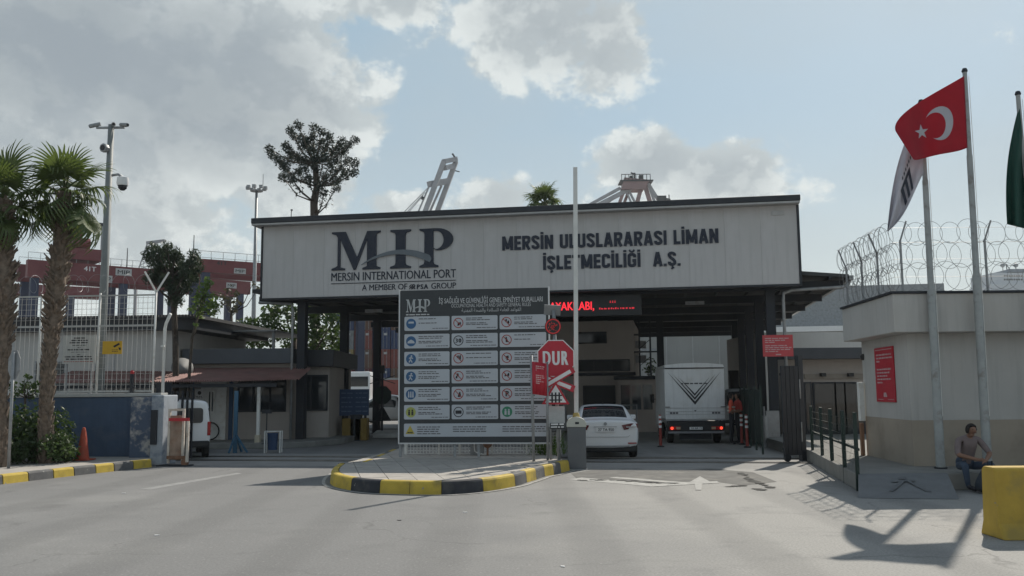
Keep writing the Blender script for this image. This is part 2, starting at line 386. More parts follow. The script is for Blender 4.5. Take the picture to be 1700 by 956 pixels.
# lettering ---------------------------------------------------------------
def text_geo(s, bold=0.0, extrude=0.0, res=3, space=1.0):
    cu = bpy.data.curves.new('lettering', 'FONT'); cu.body = s; cu.offset = bold; cu.extrude = extrude; cu.resolution_u = res; cu.space_character = space
    ob = bpy.data.objects.new('lettering', cu); COL.objects.link(ob)
    dg = bpy.context.evaluated_depsgraph_get(); ev = ob.evaluated_get(dg)
    me = bpy.data.meshes.new_from_object(ev)
    vs = [v.co.copy() for v in me.vertices]; fs = [tuple(p.vertices) for p in me.polygons]
    bpy.data.objects.remove(ob); bpy.data.curves.remove(cu); bpy.data.meshes.remove(me)
    x0 = min(v.x for v in vs); x1 = max(v.x for v in vs); y0 = min(v.y for v in vs); y1 = max(v.y for v in vs)
    return vs, fs, (x0, x1, y0, y1)
TXC = {}
def txt(mb, s, x0, x1, z0, z1, y, bold=.0, extrude=0.0, mi=0, fit=None):
    """lettering in the x/z plane facing -y, cap box fitted to x0..x1, z0..z1"""
    k = (s, extrude > 0)
    if k not in TXC: TXC[k] = text_geo(s, 0, .5 if extrude > 0 else 0, 3, 1.28 if bold > .04 else 1.0)
    vs, fs, (a, b, c, d) = TXC[k]
    if fit:                                   # z box belongs to plain capitals, accents and descenders stick out
        kk = (fit, False)
        if kk not in TXC: TXC[kk] = text_geo(fit, 0)
        c, d = TXC[kk][2][2:]
    sx = (x1 - x0) / (b - a); sz = (z1 - z0) / (d - c)
    bw = bold * abs(z1 - z0); n_ = 1 if bold <= 0 else 3 if bold < .02 else 5      # heavier weight: the same outline laid again a hair beside itself
    for q in range(n_):
        o = (q - (n_ - 1) / 2) * (2 * bw / max(1, n_ - 1)); oz = (0, .35, 0, -.35, 0)[q] * bw * .6 if n_ > 3 else 0
        mb.add([(x0 + bw + (v.x - a) * sx * (x1 - x0 - 2 * bw) / (x1 - x0) + o, y - v.z * extrude - q * .0007, z0 + (v.y - c) * sz + oz) for v in vs], fs, mi)
ARF = {'ا': (0xFE8D, 0xFE8E, 0, 0), 'ل': (0xFEDD, 0xFEDE, 0xFEDF, 0xFEE0), 'ق': (0xFED5, 0xFED6, 0xFED7, 0xFED8), 'و': (0xFEED, 0xFEEE, 0, 0), 'ع': (0xFEC9, 0xFECA, 0xFECB, 0xFECC), 'د': (0xFEA9, 0xFEAA, 0, 0),
       'م': (0xFEE1, 0xFEE2, 0xFEE3, 0xFEE4), 'ة': (0xFE93, 0xFE94, 0, 0), 'س': (0xFEB1, 0xFEB2, 0xFEB3, 0xFEB4), 'ص': (0xFEB9, 0xFEBA, 0xFEBB, 0xFEBC), 'ح': (0xFEA1, 0xFEA2, 0xFEA3, 0xFEA4), 'ه': (0xFEE9, 0xFEEA, 0xFEEB, 0xFEEC), 'ن': (0xFEE5, 0xFEE6, 0xFEE7, 0xFEE8), 'ي': (0xFEF1, 0xFEF2, 0xFEF3, 0xFEF4)}
def arabic(s):
    out = []
    for i, c in enumerate(s):
        if c not in ARF: out.append(c); continue
        f = ARF[c]; pr = i > 0 and s[i - 1] in ARF and ARF[s[i - 1]][2]; nx = i + 1 < len(s) and s[i + 1] in ARF and f[2]
        out.append(chr(f[3] if pr and nx else f[1] if pr else f[2] if nx else f[0]))
    return ''.join(reversed(out))
def dashes(mb, x0, x1, z, h, y, rg, mi=0, right=False):
    """a line of print too small to read: word-long marks"""
    x = x0
    while x < x1 - h:
        w = min(rg.uniform(1.6, 6) * h, x1 - x)
        a, b = (x, x + w) if not right else (x0 + x1 - x - w, x0 + x1 - x)
        mb.quad((a, y, z), (b, y, z), (b, y, z + h * rg.uniform(.75, 1)), (a, y, z + h * .9), mi); x += w + h * .7
def disc(mb, cx, cz, r, y, n=20, mi=0, r0=0):
    if r0:
        vs = []
        for j in range(n):
            t = 6.28318 * j / n; vs += [(cx + r * math.cos(t), y, cz + r * math.sin(t)), (cx + r0 * math.cos(t), y, cz + r0 * math.sin(t))]
        mb.add(vs, [(2 * j, 2 * j + 1, (2 * j + 3) % (2 * n), (2 * j + 2) % (2 * n)) for j in range(n)], mi)
    else: mb.add([(cx + r * math.cos(6.28318 * j / n), y, cz + r * math.sin(6.28318 * j / n)) for j in range(n)], [tuple(range(n))], mi)

# heavy condensed grotesque capitals, drawn as stroked centre lines in a box of height 1
def block_letter(ch):
    t = .205; l = t / 2; T, Bm = 1 - t / 2, t / 2
    def w_(w): return w, w - l
    def sm(P): return [(p.x, p.y) for p in smooth_path([Vector((x, y, 0)) for x, y in P], 6)]
    def S(w): R_ = w - l; return sm([(R_, .70), (R_ - .015, .82), (w / 2, T), (l + .015, .84), (l, .72), (w * .35, .575), (w * .65, .44), (R_, .29), (R_ - .015, .17), (w / 2, Bm), (l + .015, .17), (l, .30)])
    def C(w): R_ = w - l; return sm([(R_, .68), (R_ - .015, .84), (w / 2, T), (l + .015, .84), (l, .65), (l, .35), (l + .015, .16), (w / 2, Bm), (R_ - .015, .16), (R_, .32)])
    if ch in 'IİJ': w, R_ = w_(.2); P = [[(w / 2, 0), (w / 2, 1)]] + ([[(w / 2, 1.07), (w / 2, 1.22)]] if ch == 'İ' else [])
    elif ch == 'M': w, R_ = w_(.78); P = [[(l, 0), (l, 1)], [(R_, 0), (R_, 1)], [(l + .02, .99), (w / 2, .10)], [(R_ - .02, .99), (w / 2, .10)]]
    elif ch == 'N': w, R_ = w_(.6); P = [[(l, 0), (l, 1)], [(R_, 0), (R_, 1)], [(l + .02, .96), (R_ - .02, .04)]]
    elif ch == 'E': w, R_ = w_(.48); P = [[(l, 0), (l, 1)], [(t, T), (w, T)], [(t, .5), (w * .93, .5)], [(t, Bm), (w, Bm)]]
    elif ch == 'L': w, R_ = w_(.46); P = [[(l, 0), (l, 1)], [(t, Bm), (w, Bm)]]
    elif ch == 'T': w, R_ = w_(.52); P = [[(0, T), (w, T)], [(w / 2, 0), (w / 2, 1 - t)]]
    elif ch == 'A': w, R_ = w_(.62); P = [[(l * .85, 0), (w / 2 - .015, 1)], [(w - l * .85, 0), (w / 2 + .015, 1)], [(w * .25, .27), (w * .75, .27)]]
    elif ch == 'U': w, R_ = w_(.58); P = [sm([(l, 1), (l, .6), (l, .32), (l + .02, .16), (w / 2, Bm), (R_ - .02, .16), (R_, .32), (R_, .6), (R_, 1)])]
    elif ch == 'R': w, R_ = w_(.58); P = [[(l, 0), (l, 1)], sm([(t, T), (w * .6, T), (R_ - .01, .86), (R_, .73), (R_ - .02, .58), (w * .6, .49), (t, .49)]), [(w * .58, .42), (w * .60, .28), (R_ + .02, 0)]]
    elif ch in 'SŞ': w = .56; P = [S(w)] + ([[(w / 2, -.02), (w / 2 + .07, -.12), (w / 2 - .06, -.2)]] if ch == 'Ş' else [])
    elif ch == 'C': w = .57; P = [C(w)]
    elif ch in 'GĞ': w = .58; P = [C(w) + [(w - l, .42)], [(w * .55, .46), (w, .46)]] + ([sm([(.12, 1.22), (.2, 1.11), (w / 2, 1.08), (w - .2, 1.11), (w - .12, 1.22)])] if ch == 'Ğ' else [])
    elif ch == '.': w = .2; P = [[(w / 2, 0), (w / 2, .17)]]
    else: return .3, []
    return w, [(p, t * (.6 if (ch in 'ŞĞ' and i == len(P) - 1) else 1)) for i, p in enumerate(P)]
def block_text(mb, s, x0, x1, z0, z1, y, depth):
    gap = .085; tot = sum(block_letter(c)[0] + gap for c in s) - gap; sx = (x1 - x0) / tot; h = z1 - z0; x = 0
    for c in s:
        w, strokes = block_letter(c)
        for i, (P, t) in enumerate(strokes):
            V = [Vector((a, b)) for a, b in P]; lo = []; hi = []
            for k, p in enumerate(V):
                d0 = (V[k] - V[k - 1]).normalized() if k else (V[1] - V[0]).normalized(); d1 = (V[k + 1] - V[k]).normalized() if k < len(V) - 1 else d0
                n0 = Vector((-d0.y, d0.x)); n1 = Vector((-d1.y, d1.x)); n = (n0 + n1).normalized(); n /= max(.5, n.dot(n0)); lo.append(p - n * t / 2); hi.append(p + n * t / 2)
            m = len(V); f = lambda q, yy: (x0 + (x + q.x) * sx, yy, z0 + q.y * h)
            ya, yb = y - depth - i * .0006, y
            vs = [f(q, ya) for q in lo] + [f(q, ya) for q in hi] + [f(q, yb) for q in lo] + [f(q, yb) for q in hi]; fs = []
            for k in range(m - 1): fs += [(k, k + 1, m + k + 1, m + k), (2 * m + k, k, k + 1, 2 * m + k + 1)[::-1], (3 * m + k, m + k, m + k + 1, 3 * m + k + 1)]
            fs += [(0, m, 3 * m, 2 * m), (m - 1, 2 * m - 1, 4 * m - 1, 3 * m - 1)[::-1]]
            mb.add(vs, fs)
        x += w + gap
# serif capitals of the port logo, unit height, drawn from strokes
def logo_polys():
    M1 = [(0, 0), (.30, 0), (.30, .045), (.20, .075), (.195, .80), (.50, 0.0), (.545, 0), (.80, .79), (.80, .085), (.70, .045), (.70, 0), (1.10, 0), (1.10, .045), (1.01, .085), (1.01, .915), (1.10, .955), (1.10, 1), (.80, 1), (.575, .32), (.31, 1), (0, 1), (0, .955), (.10, .915), (.135, .85), (.135, .12), (.10, .085), (0, .045)]
    I1 = [(0, 0), (.46, 0), (.46, .045), (.36, .085), (.34, .14), (.34, .86), (.36, .915), (.46, .955), (.46, 1), (0, 1), (0, .955), (.10, .915), (.12, .86), (.12, .14), (.10, .085), (0, .045)]
    P = [(0, 0), (.46, 0), (.46, .045), (.36, .085), (.34, .14), (.34, .93)]
    for j in range(0, 13):                     # inner bowl
        t = math.pi / 2 - math.pi * j / 12; P.append((.40 + .19 * math.cos(t), .70 + .235 * math.sin(t)))
    P += [(.34, .50), (.34, .475)]
    P += [(.40, .44)]
    for j in range(0, 15):
        t = -math.pi / 2 + math.pi * j / 14; P.append((.44 + .38 * math.cos(t), .715 + .285 * math.sin(t)))
    P += [(0, 1), (0, .955), (.10, .915), (.12, .86), (.12, .14), (.10, .085), (0, .045)]
    top = []; bot = []
    for j in range(21):
        t = j / 20; x = .675 + 1.525 * t; z = .12 + .1 * t + .98 * t * (1 - t); th = .015 + .17 * t ** .8
        top.append((x, z + th * .5)); bot.append((x, z - th * .5))
    top.append((2.235, .24)); bot.append((2.235, .20))
    SW = top + bot[::-1]
    return M1, I1, [(x * .9, z) for x, z in P], SW
LOGO = logo_polys()
def logo(x0, z0, w, h, y0, y1):
    """returns builders for M, I, P and the swoosh fitted in a w x h box"""
    res = []
    sx = w / 2.70
    for poly, off in zip(LOGO, (0, 1.32, 1.97, 0)):
        b = MB(); b.prism([(x0 + (px + off) * sx, z0 + pz * h) for px, pz in poly], y0, y1); res.append(b)
    return res
# ---------------------------------------------------------------- ground and roads
g = MB().quad((-600, -60, 0), (600, -60, 0), (600, 900, 0), (-600, 900, 0)).build('ground', asphalt); struct(g)
def sheet(name, poly, z, m):
    return struct(MB().add([(p[0], p[1], z) for p in poly], [tuple(range(len(poly)))]).build(name, m))
pass
rl = [gnd(948, 786), gnd(985, 780), gnd(1120, 781), gnd(1180, 778), gnd(1250, 784), gnd(1290, 800), gnd(1235, 806), gnd(1190, 800), gnd(1080, 806), gnd(960, 797)]
sheet('worn_road_patch', rl, .003, oldroad)
def lane_sheet(name, pts, z, m): return sheet(name, [gnd(*p) for p in pts], z, m)
# crossing rails run along the gate front
def lerp(a, b, t): return a + (b - a) * t
GL, GR = Vector((-9.15, 32.7, 0)), Vector((9.51, 29.5, 0))
GO, GRZ, GLEN = frame(GL, GR)
GM = Matrix.Translation(GO) @ Matrix.Rotation(GRZ, 4, 'Z')
def gf(x, y, z=0): return GM @ Vector((x, y, z))
for i, (yy, ww) in enumerate(((-5.3, .07), (-6.75, .07))):
    t = thing('railway_rail', ('steel rail of the level crossing nearer to the gate' if i == 0 else 'steel rail of the level crossing farther from the gate, nearer the stop sign'), 'rail', gf(-6, yy, .004), GRZ, 'rails set flush into the road')
    MB().box(0, 40, -.11, .11, 0, .004).build('rail_groove', groove, t)
    MB().box(0, 40, -.035, .035, .004, .022).build('rail_head', steel, t)
    MB().box(0, 40, .30, .38, 0, .004).build('joint_groove', groove, t)
sheet('concrete_crossing_strip', [gf(-6, -8.4), gf(34, -8.4), gf(34, -3.9), gf(-6, -3.9)], .002, mat('crossing_concrete', (.25, .245, .235), .9, .15, 1, .3, 60))
lane_sheet('lane_line', [(232, 812), (250, 813), (402, 786), (392, 785)], .003, mat('road_paint_faded', (.265, .265, .26), .85, .2, 6, .2, 60, stain=(.2, .2, .2), stain_amt=1, stain_scale=4))
for k, pts in enumerate(([(945, 796), (965, 793), (1110, 805), (1085, 808)], [(1010, 793), (1025, 792), (1150, 802), (1135, 804)], [(1085, 808), (1080, 804), (1190, 799), (1195, 802)])):
    lane_sheet('worn_line', pts, .0045 + .001 * k, white_line)
lane_sheet('turn_arrow', [(1155, 814), (1164, 814), (1166, 803), (1184, 803), (1162, 791), (1141, 803), (1153, 803)], .008, mat('road_paint_worn', (.34, .335, .32), .85, .15, 6, .2, 60, stain=(.26, .255, .245), stain_amt=1, stain_scale=6))
rg = random.Random(2)
mb = MB()
for path in ([(1228, 785), (1240, 791), (1246, 798), (1262, 803), (1285, 811)], [(1205, 808), (1240, 807)], [(1255, 812), (1266, 814)], [(960, 798), (1010, 797), (1060, 800), (1130, 804)]):
    for a, b in zip(path, path[1:]):
        for j in range(10):
            p = gnd(lerp(a[0], b[0], j / 10) + rg.uniform(-3, 3), lerp(a[1], b[1], j / 10) + rg.uniform(-.8, .8))
            s_ = rg.uniform(.03, .12)
            mb.add([(p.x + s_ * math.cos(k * 1.05) * rg.uniform(.5, 1.3), p.y + s_ * .8 * math.sin(k * 1.05) * rg.uniform(.5, 1.2), .0095 + .0004 * j) for k in range(6)], [tuple(range(6))])
stuff(tag(mb.build('broken_asphalt', mat('crumbled_asphalt', (.05, .05, .048), .95, .3, 20)), 'dark crumbled asphalt along the cracks in the right lane', 'rubble'))
for i, (u, v, lab) in enumerate(((205, 819, 'white paper scrap on the road before the long lane line'), (260, 889, 'white paper scrap nearest the camera on the left'), (772, 851, 'white paper scrap on the road before the island kerb'), (664, 864, 'grey pebble on the road below the island'), (934, 941, 'pale scrap on the road near the bottom of the picture'))):
    p = gnd(u, v); mb = MB(); n = 6
    mb.slab([(math.cos(k * 6.283 / n) * rg.uniform(.015, .05), math.sin(k * 6.283 / n) * rg.uniform(.012, .035)) for k in range(n)], 0, .005)
    o = mb.build('litter', signwhite if i != 3 else kgrey, loc=(p.x, p.y, .0045)); tag(o, lab, 'litter', 'litter on the road')

# kerbs -------------------------------------------------------------------
def offset_path(P, d):
    out = []
    for i, p in enumerate(P):
        t = (P[min(i + 1, len(P) - 1)] - P[max(i - 1, 0)]).normalized(); out.append(Vector((p.x - t.y * d, p.y + t.x * d, 0)))
    return out
def resample(P, t0, t1, n):
    L_ = [0]
    for a, b in zip(P, P[1:]): L_.append(L_[-1] + (b - a).length)
    out = []
    for k in range(n + 1):
        s_ = L_[-1] * (t0 + (t1 - t0) * k / n)
        for i in range(len(P) - 1):
            if s_ <= L_[i + 1] + 1e-9:
                f = (s_ - L_[i]) / max(1e-9, L_[i + 1] - L_[i]); out.append(P[i].lerp(P[i + 1], f)); break
        else: out.append(P[-1].copy())
    return out
def kerb_stone(P, h, th, m, parent, gap=.006):
    """one stone along path P (outer foot line), inner side to the left of the path"""
    d0 = (P[1] - P[0]).normalized() * gap; P = [P[0] + d0] + P[1:-1] + [P[-1] - (P[-1] - P[-2]).normalized() * gap]
    lines = [(offset_path(P, o), z) for o, z in ((0, 0), (.02, h * .8), (.035, h * .93), (.065, h), (th, h), (th, 0))]
    n = len(P); k = len(lines); vs = [(p.x, p.y, z) for pts, z in lines for p in pts]; fs = []
    for a in range(k):
        b = (a + 1) % k
        for i in range(n - 1): fs.append((a * n + i, a * n + i + 1, b * n + i + 1, b * n + i))
    fs += [tuple(a * n for a in range(k)), tuple(a * n + n - 1 for a in range(k))[::-1]]
    return MB().add(vs, fs).build('kerb_stone', m, parent)
IH = .24
edge_px = [(560, 786), (549, 796), (552, 806), (582, 814), (630, 819), (733, 821), (803, 816), (856, 807), (875, 801), (891, 796), (905, 791), (920, 788), (932, 785), (946, 781)]
EP = [gnd(*p) for p in edge_px]
EPS = smooth_path(EP, 8)
# island and its tiles
island = thing('traffic_island', 'raised island paved with pale tiles and edged with yellow and black kerb', 'island')
island['kind'] = 'structure'; del island['label']; del island['category']
seq = [kyellow, kyellow, kyellow, kblack, kyellow, kblack, kyellow, kgrey, kyellow, kgrey, kyellow, kgrey, kyellow]
for i, m_ in enumerate(seq):
    if i in (0, 1): continue
    a, b = i * 8, i * 8 + 8
    if i == 2: a = 0
    if i == 4:
        kerb_stone(EPS[a:a + 5], IH, .17, m_, island); kerb_stone(EPS[a + 4:b + 1], IH, .17, m_, island)
    else: kerb_stone(EPS[a:b + 1], IH, .17, m_, island)
LE = [Vector((-3.65, 20.6, 0)).lerp(Vector((-3.5, 27.2, 0)), k / 7) for k in range(8)]
LE[0] = EPS[0]
for k in range(7): kerb_stone([LE[k + 1], LE[k].lerp(LE[k + 1], .5), LE[k]], IH, .17, kyellow if k % 2 else kgrey, island)
inner = [p for p in offset_path(EPS, .19)]
poly = [(p.x, p.y) for p in inner] + [(1.2, 27), (-3.3, 27)]
def hull(pts):
    pts = sorted(set(pts)); lo = []
    def cr(o, a, b): return (a[0] - o[0]) * (b[1] - o[1]) - (a[1] - o[1]) * (b[0] - o[0])
    for half in (pts, pts[::-1]):
        h_ = []
        for p in half:
            while len(h_) > 1 and cr(h_[-2], h_[-1], p) <= 0: h_.pop()
            h_.append(p)
        lo += h_[:-1]
    return lo
HP = hull(poly)
MB().slab(HP, 0, IH - .03).build('island_bed', grout, island)
def clip(sub, hp):
    for i in range(len(hp)):
        a, b = hp[i], hp[(i + 1) % len(hp)]
        f = lambda p: (b[0] - a[0]) * (p[1] - a[1]) - (b[1] - a[1]) * (p[0] - a[0])
        out = []
        for j in range(len(sub)):
            p, q = sub[j], sub[(j + 1) % len(sub)]; fp, fq = f(p), f(q)
            if fp >= 0: out.append(p)
            if fp * fq < 0: t = fp / (fp - fq); out.append((p[0] + (q[0] - p[0]) * t, p[1] + (q[1] - p[1]) * t))
        sub = out
        if len(sub) < 3: return []
    return sub
rg = random.Random(4)
ca, sa = math.cos(R(12)), math.sin(R(12))
T_ = .5
for i in range(-14, 16):
    for j in range(-14, 16):
        sq = [((i + dx) * T_, (j + dy) * T_) for dx, dy in ((.012, .012), (.988, .012), (.988, .988), (.012, .988))]
        sq = [(-1.2 + x * ca - y * sa, 21.5 + x * sa + y * ca) for x, y in sq]
        c = clip(sq, HP)
        if len(c) < 3: continue
        ar = abs(sum(c[k][0] * c[(k + 1) % len(c)][1] - c[(k + 1) % len(c)][0] * c[k][1] for k in range(len(c)))) / 2
        if ar < .02: continue
        MB().slab(c, IH - .03, IH - .004 + rg.uniform(-.003, .003)).build('tile', paving, island)
# pale line painted round the island foot
o1 = offset_path(EPS, -.10); o2 = offset_path(EPS, -.17)
mb = MB()
for i in range(len(EPS) - 1): mb.quad((o1[i].x, o1[i].y, .0105), (o2[i].x, o2[i].y, .0105), (o2[i + 1].x, o2[i + 1].y, .0105), (o1[i + 1].x, o1[i + 1].y, .0105))
struct(mb.build('edge_line', white_line))
# left pavement
KP = [gnd(-140, 822), gnd(0, 804.5), gnd(130, 789), gnd(252, 775.5)]
pave = bpy.data.objects.new('pavement', None); COL.objects.link(pave); struct(pave)
PH = .2
KPS = smooth_path(KP, 12)
cuts = [(-60, -2), (-2, 4)][:0]
bx = [-150, -95, -45, 5, 48, 89, 124, 160, 190, 222, 252]
def u_of(p):
    c = CAMROT.transposed() @ (p - Vector((0, 0, CZ))); return 850 - FPX * c.x / c.z
fine_ = resample(KPS, 0, 1, 400); us = [u_of(p) for p in fine_]
for i in range(len(bx) - 1):
    seg_ = [p for p, u in zip(fine_, us) if bx[i] <= u <= bx[i + 1]]
    if len(seg_) < 3: continue
    kerb_stone([seg_[0], seg_[len(seg_) // 2], seg_[-1]], PH, .18, kyellow if i % 2 else kgrey, pave)
ip = offset_path(KPS, .185)
MB().slab([(p.x, p.y) for p in ip] + [(-9.6, 25.5), (-30, 25.5), (-30, 14)], 0, PH - .004).build('paved_surface', paving, pave)
# ---------------------------------------------------------------- gate
gate = thing('gate_canopy', 'port gate canopy with wide white name fascia on dark steel pillars', 'gate', GO, GRZ)
FZ0, FZ1, FLEN = 5.3, 7.93, GLEN - .1
NP = 16
pw = FLEN / NP
pm = MB().box(.002, pw - .002, 0, .06, FZ0, FZ1).mesh('fascia_panel', panel_white)
for i in range(NP): link('fascia_panel', pm, gate, (i * pw + .05, 0, 0))
MB().box(.05, FLEN + .05, .062, .30, FZ0 + .01, FZ1).build('fascia_backing', seam, gate)
MB().box(-.02, .045, -.03, .32, FZ0 - .06, FZ1 + .0).build('edge_trim', charcoal, gate)
MB().box(FLEN + .055, FLEN + .13, -.03, .32, FZ0 - .06, FZ1).build('edge_trim', charcoal, gate)
MB().box(.05, FLEN + .05, -.012, .32, FZ0 - .07, FZ0 - .004).build('bottom_trim', charcoal, gate)
MB().box(-.26, FLEN + .14, -.40, 1.2, FZ1 + .07, FZ1 + .27).build('roof_cap', charcoal, gate, bevel=.02)
MB().box(-.24, FLEN + .12, -.38, .4, FZ1 + .003, FZ1 + .066).build('cap_soffit', mat('soffit_light', (.36, .36, .36), .7), gate)
# logo and lettering on the fascia (positions measured along it)
def fx(u, v): # pixel on the fascia plane -> local x, z
    d = ray(u, v); n = GM.to_3x3() @ Vector((0, 1, 0)); o = Vector((0, 0, CZ)); t = (GO - o).dot(n) / d.dot(n); p = GM.inverted() @ (o + d * t); return p.x, p.z
lx0, lz0 = fx(551, 448); lx1, lz1 = fx(752, 379); _, lz1 = fx(651, 382); _, lz0 = fx(651, 446)
bm_ = logo(lx0, lz0, lx1 - lx0, lz1 - lz0, -.05, -.003)
for b_ in bm_[:3]: b_.build('letter', navy, gate)
logo(lx0, lz0, lx1 - lx0, lz1 - lz0, -.075, -.052)[3].build('swoosh', swoosh, gate)
def line(s, ua, va, ub, vb, hpx, bold, fit='H', m_=navy, name='lettering'):
    x0, z0 = fx(ua, va); x1, z1 = fx(ub, vb); zz = (z0 + z1) / 2; _, zt = fx((ua + ub) / 2, (va + vb) / 2 - hpx)
    mb = MB(); txt(mb, s, x0, x1, zz, zt, -.004, bold, .02, fit=fit)
    return mb.build(name, m_, gate, fix=False)
line('MERSIN INTERNATIONAL PORT', 550, 467, 757, 460, 13.5, 0.012)
x0, z0 = fx(550, 471); x1, z1 = fx(757, 465)
MB().box(x0, x1, -.02, -.003, (z0 + z1) / 2 - .012, (z0 + z1) / 2 + .012).build('rule', navy, gate)
line('A MEMBER OF', 601, 482.5, 676, 480, 9.5, 0.012); line('PSA', 692, 480, 711, 479, 7.5, .06); line('GROUP', 716, 479.5, 757, 478, 9.5, .012)
x0, z0 = fx(680, 480.5); x1, z1 = fx(689, 472)
mb = MB(); w_ = x1 - x0; h_ = z1 - z0
for P in ([(0, .5), (.2, .9), (.55, .85), (.5, .6), (.15, .5)], [(.0, .08), (.15, .32), (.5, .42), (.9, .32), (1, .05)], [(.6, .95), (.95, .88), (.95, .6), (.7, .55)], [(.35, .05), (.5, .2), (.72, .1)]):
    mb.tube(smooth_path([Vector((x0 + w_ * a, -.012, z0 + h_ * b)) for a, b in P], 4), .016, 5)
stuff(mb.build('emblem', navy, gate))
for s_, ua, va, ub, vb, hp in (('MERSİN ULUSLARARASI LİMAN', 834, 416.5, 1193, 402.5, 23.5), ('İŞLETMECİLİĞİ  A.Ş.', 902, 448, 1130, 441, 23.5)):
    x0, z0 = fx(ua, va); x1, z1 = fx(ub, vb); zz = (z0 + z1) / 2; _, zt = fx((ua + ub) / 2, (va + vb) / 2 - hp)
    mb = MB(); block_text(mb, s_, x0, x1, zz, zt, -.004, .03); stuff(mb.build('lettering', navy, gate, fix=False))
cb = MB().box(FLEN - .75, FLEN - .35, -.03, -.003, FZ1 - .32, FZ1 - .18).build('access_hatch', seam, gate)
# roof, beams
RD = 27.0
mb = MB()
mb.add([(-.5, .33, 5.55), (19.0, .33, 5.62), (20.5, .33, 5.50), (20.5, RD, 5.50), (19, RD, 5.62), (-.5, RD, 5.55), (-.5, .33, 5.68), (19.0, .33, 5.75), (20.5, .33, 5.60), (20.5, RD, 5.60), (19, RD, 5.75), (-.5, RD, 5.68)],
       [(0, 1, 4, 5), (1, 2, 3, 4), (6, 11, 10, 7), (7, 10, 9, 8), (0, 6, 7, 1), (1, 7, 8, 2), (2, 8, 9, 3), (5, 4, 10, 11), (4, 3, 9, 10), (0, 5, 11, 6)])
mb.build('roof', soffit, gate)
beam_mesh = MB().box(-.45, 20.4, -.08, .08, 5.18, 5.46).mesh('roof_beam', darksteel)
for k in range(7): link('roof_beam', beam_mesh, gate, (0, .9 + k * 4.3, 0))
pur = MB().box(-.04, .04, .35, RD - .1, 5.462, 5.545).mesh('purlin', darksteel)
for k in range(18): link('purlin', pur, gate, (.2 + k * 1.16, 0, 0))
gut = MB().box(20.505, 20.64, .3, RD, 5.42, 5.56).build('gutter', galv, gate)
MB().tube([(20.56, .55, 5.42), (20.5, .5, 5.28), (20.3, .5, 5.2), (18.7, .5, 5.14), (18.42, .5, 5.05), (18.4, .5, 4.8), (18.4, .5, .05)], .055, 8).build('downpipe', galv, gate, smooth=True)
MB().tube([(-.3, .5, 5.2), (.98, .5, 5.12), (1.03, .5, 4.9), (1.03, .5, .05)], .05, 8).build('downpipe', galv, gate, smooth=True)
pil = MB().box(-.15, .15, -.15, .15, 0, 5.18); pil.box(-.22, .22, -.22, .22, 0, .03)
pilm = pil.mesh('pillar', darksteel)
for x, ys in ((1.3, (.8, 5.2, 9.5, 13.8)), (18.0, (.8, 4.7, 9.0, 13.3, 17.6)), (14.2, (11.9, 17.6)), (8.5, (22,))):
    for y in ys: link('pillar', pilm, gate, (x, y, .004))
mb = MB()                                           # lattice beside the middle pillar
for x in (13.25, 13.75): mb.box(x - .04, x + .04, 11.86, 11.94, 0, 5.17)
for k in range(6): mb.bar((13.27, 11.9, .6 + k * .8), (13.73, 11.9, 1.0 + k * .8), .03)
for z in (2.2, 3.6, 4.4): mb.box(12.95, 14.05, 11.80, 11.855, z, z + .07)
mb.build('lattice', darksteel, gate)
for i in range(7):                                  # lamps hung under the roof
    MB().box(-.35, .35, -.08, .08, 5.05, 5.17).build('strip_lamp', galv, gate, loc=(3 + (i % 4) * 4.2, 3 + (i // 4) * 8.6 + .9, 0))
# LED sign under the fascia
p = gf(10.2, .45, 0)
led = thing('led_display', 'black scrolling display with red letters hung under the canopy front', 'display', (p.x, p.y, 4.42), GRZ)
MB().box(0, 3.5, 0, .18, 0, .72).build('housing', plastic, led, bevel=.01)
for x in (.5, 3.0): MB().box(x, x + .05, .06, .11, .72, .79).build('hanger', darksteel, led)
mb = MB(); txt(mb, 'AYAKKABI,', .33, 1.88, .22, .5, -.006, .02, fit='H'); mb.build('lettering', led_red, led, fix=False)
mb = MB(); rg = random.Random(8)
x = 2.05
while x < 3.25:
    w_ = rg.uniform(.03, .09); mb.quad((x, -.006, .22), (x + w_, -.006, .22), (x + w_, -.006, .22 + rg.uniform(.03, .075)), (x, -.006, .27)); x += w_ + rg.uniform(.02, .06)
for x in (2.42, 2.5, 2.58): mb.quad((x, -.006, .44), (x + .045, -.006, .44), (x + .03, -.006, .52), (x + .015, -.006, .52))
mb.build('fading_letters', led_dim, led)

# ---------------------------------------------------------------- office under the canopy
off = thing('office_building', 'dim two storey beige office under the canopy behind the white car', 'building', gf(6.2, 11.7), GRZ)
OW = 6.8
MB().box(0, OW, 0, 9, .0, 5.1).build('wall', beige, off)
MB().box(-.1, OW + .05, -.16, -.003, 2.55, 2.70).build('ledge', darksteel, off)
def window(parent, x0, x1, z0, z1, y, fm=darksteel, fr=.06, depth=.05, sill=False, mull=0, side=None):
    w = MB()
    for a in ((x0, x1, z0, z0 + fr), (x0, x1, z1 - fr, z1), (x0, x0 + fr, z0 + fr, z1 - fr), (x1 - fr, x1, z0 + fr, z1 - fr)): w.box(a[0], a[1], y - depth, y - .002, a[2], a[3])
    for k in range(mull):
        xx = x0 + (x1 - x0) * (k + 1) / (mull + 1); w.box(xx - fr / 2, xx + fr / 2, y - depth, y - .002, z0 + fr, z1 - fr)
    f = w.build('window', fm, parent)
    MB().box(x0 + fr, x1 - fr, y - depth * .5, y - .003, z0 + fr, z1 - fr).build('pane', glass, f)
    return f
window(off, 4.05, 5.55, 4.05, 4.6, 0)
window(off, 4.1, 6.6, 2.75, 3.3, 0, mull=2)
window(off, 2.0, 2.7, 2.75, 3.3, 0)
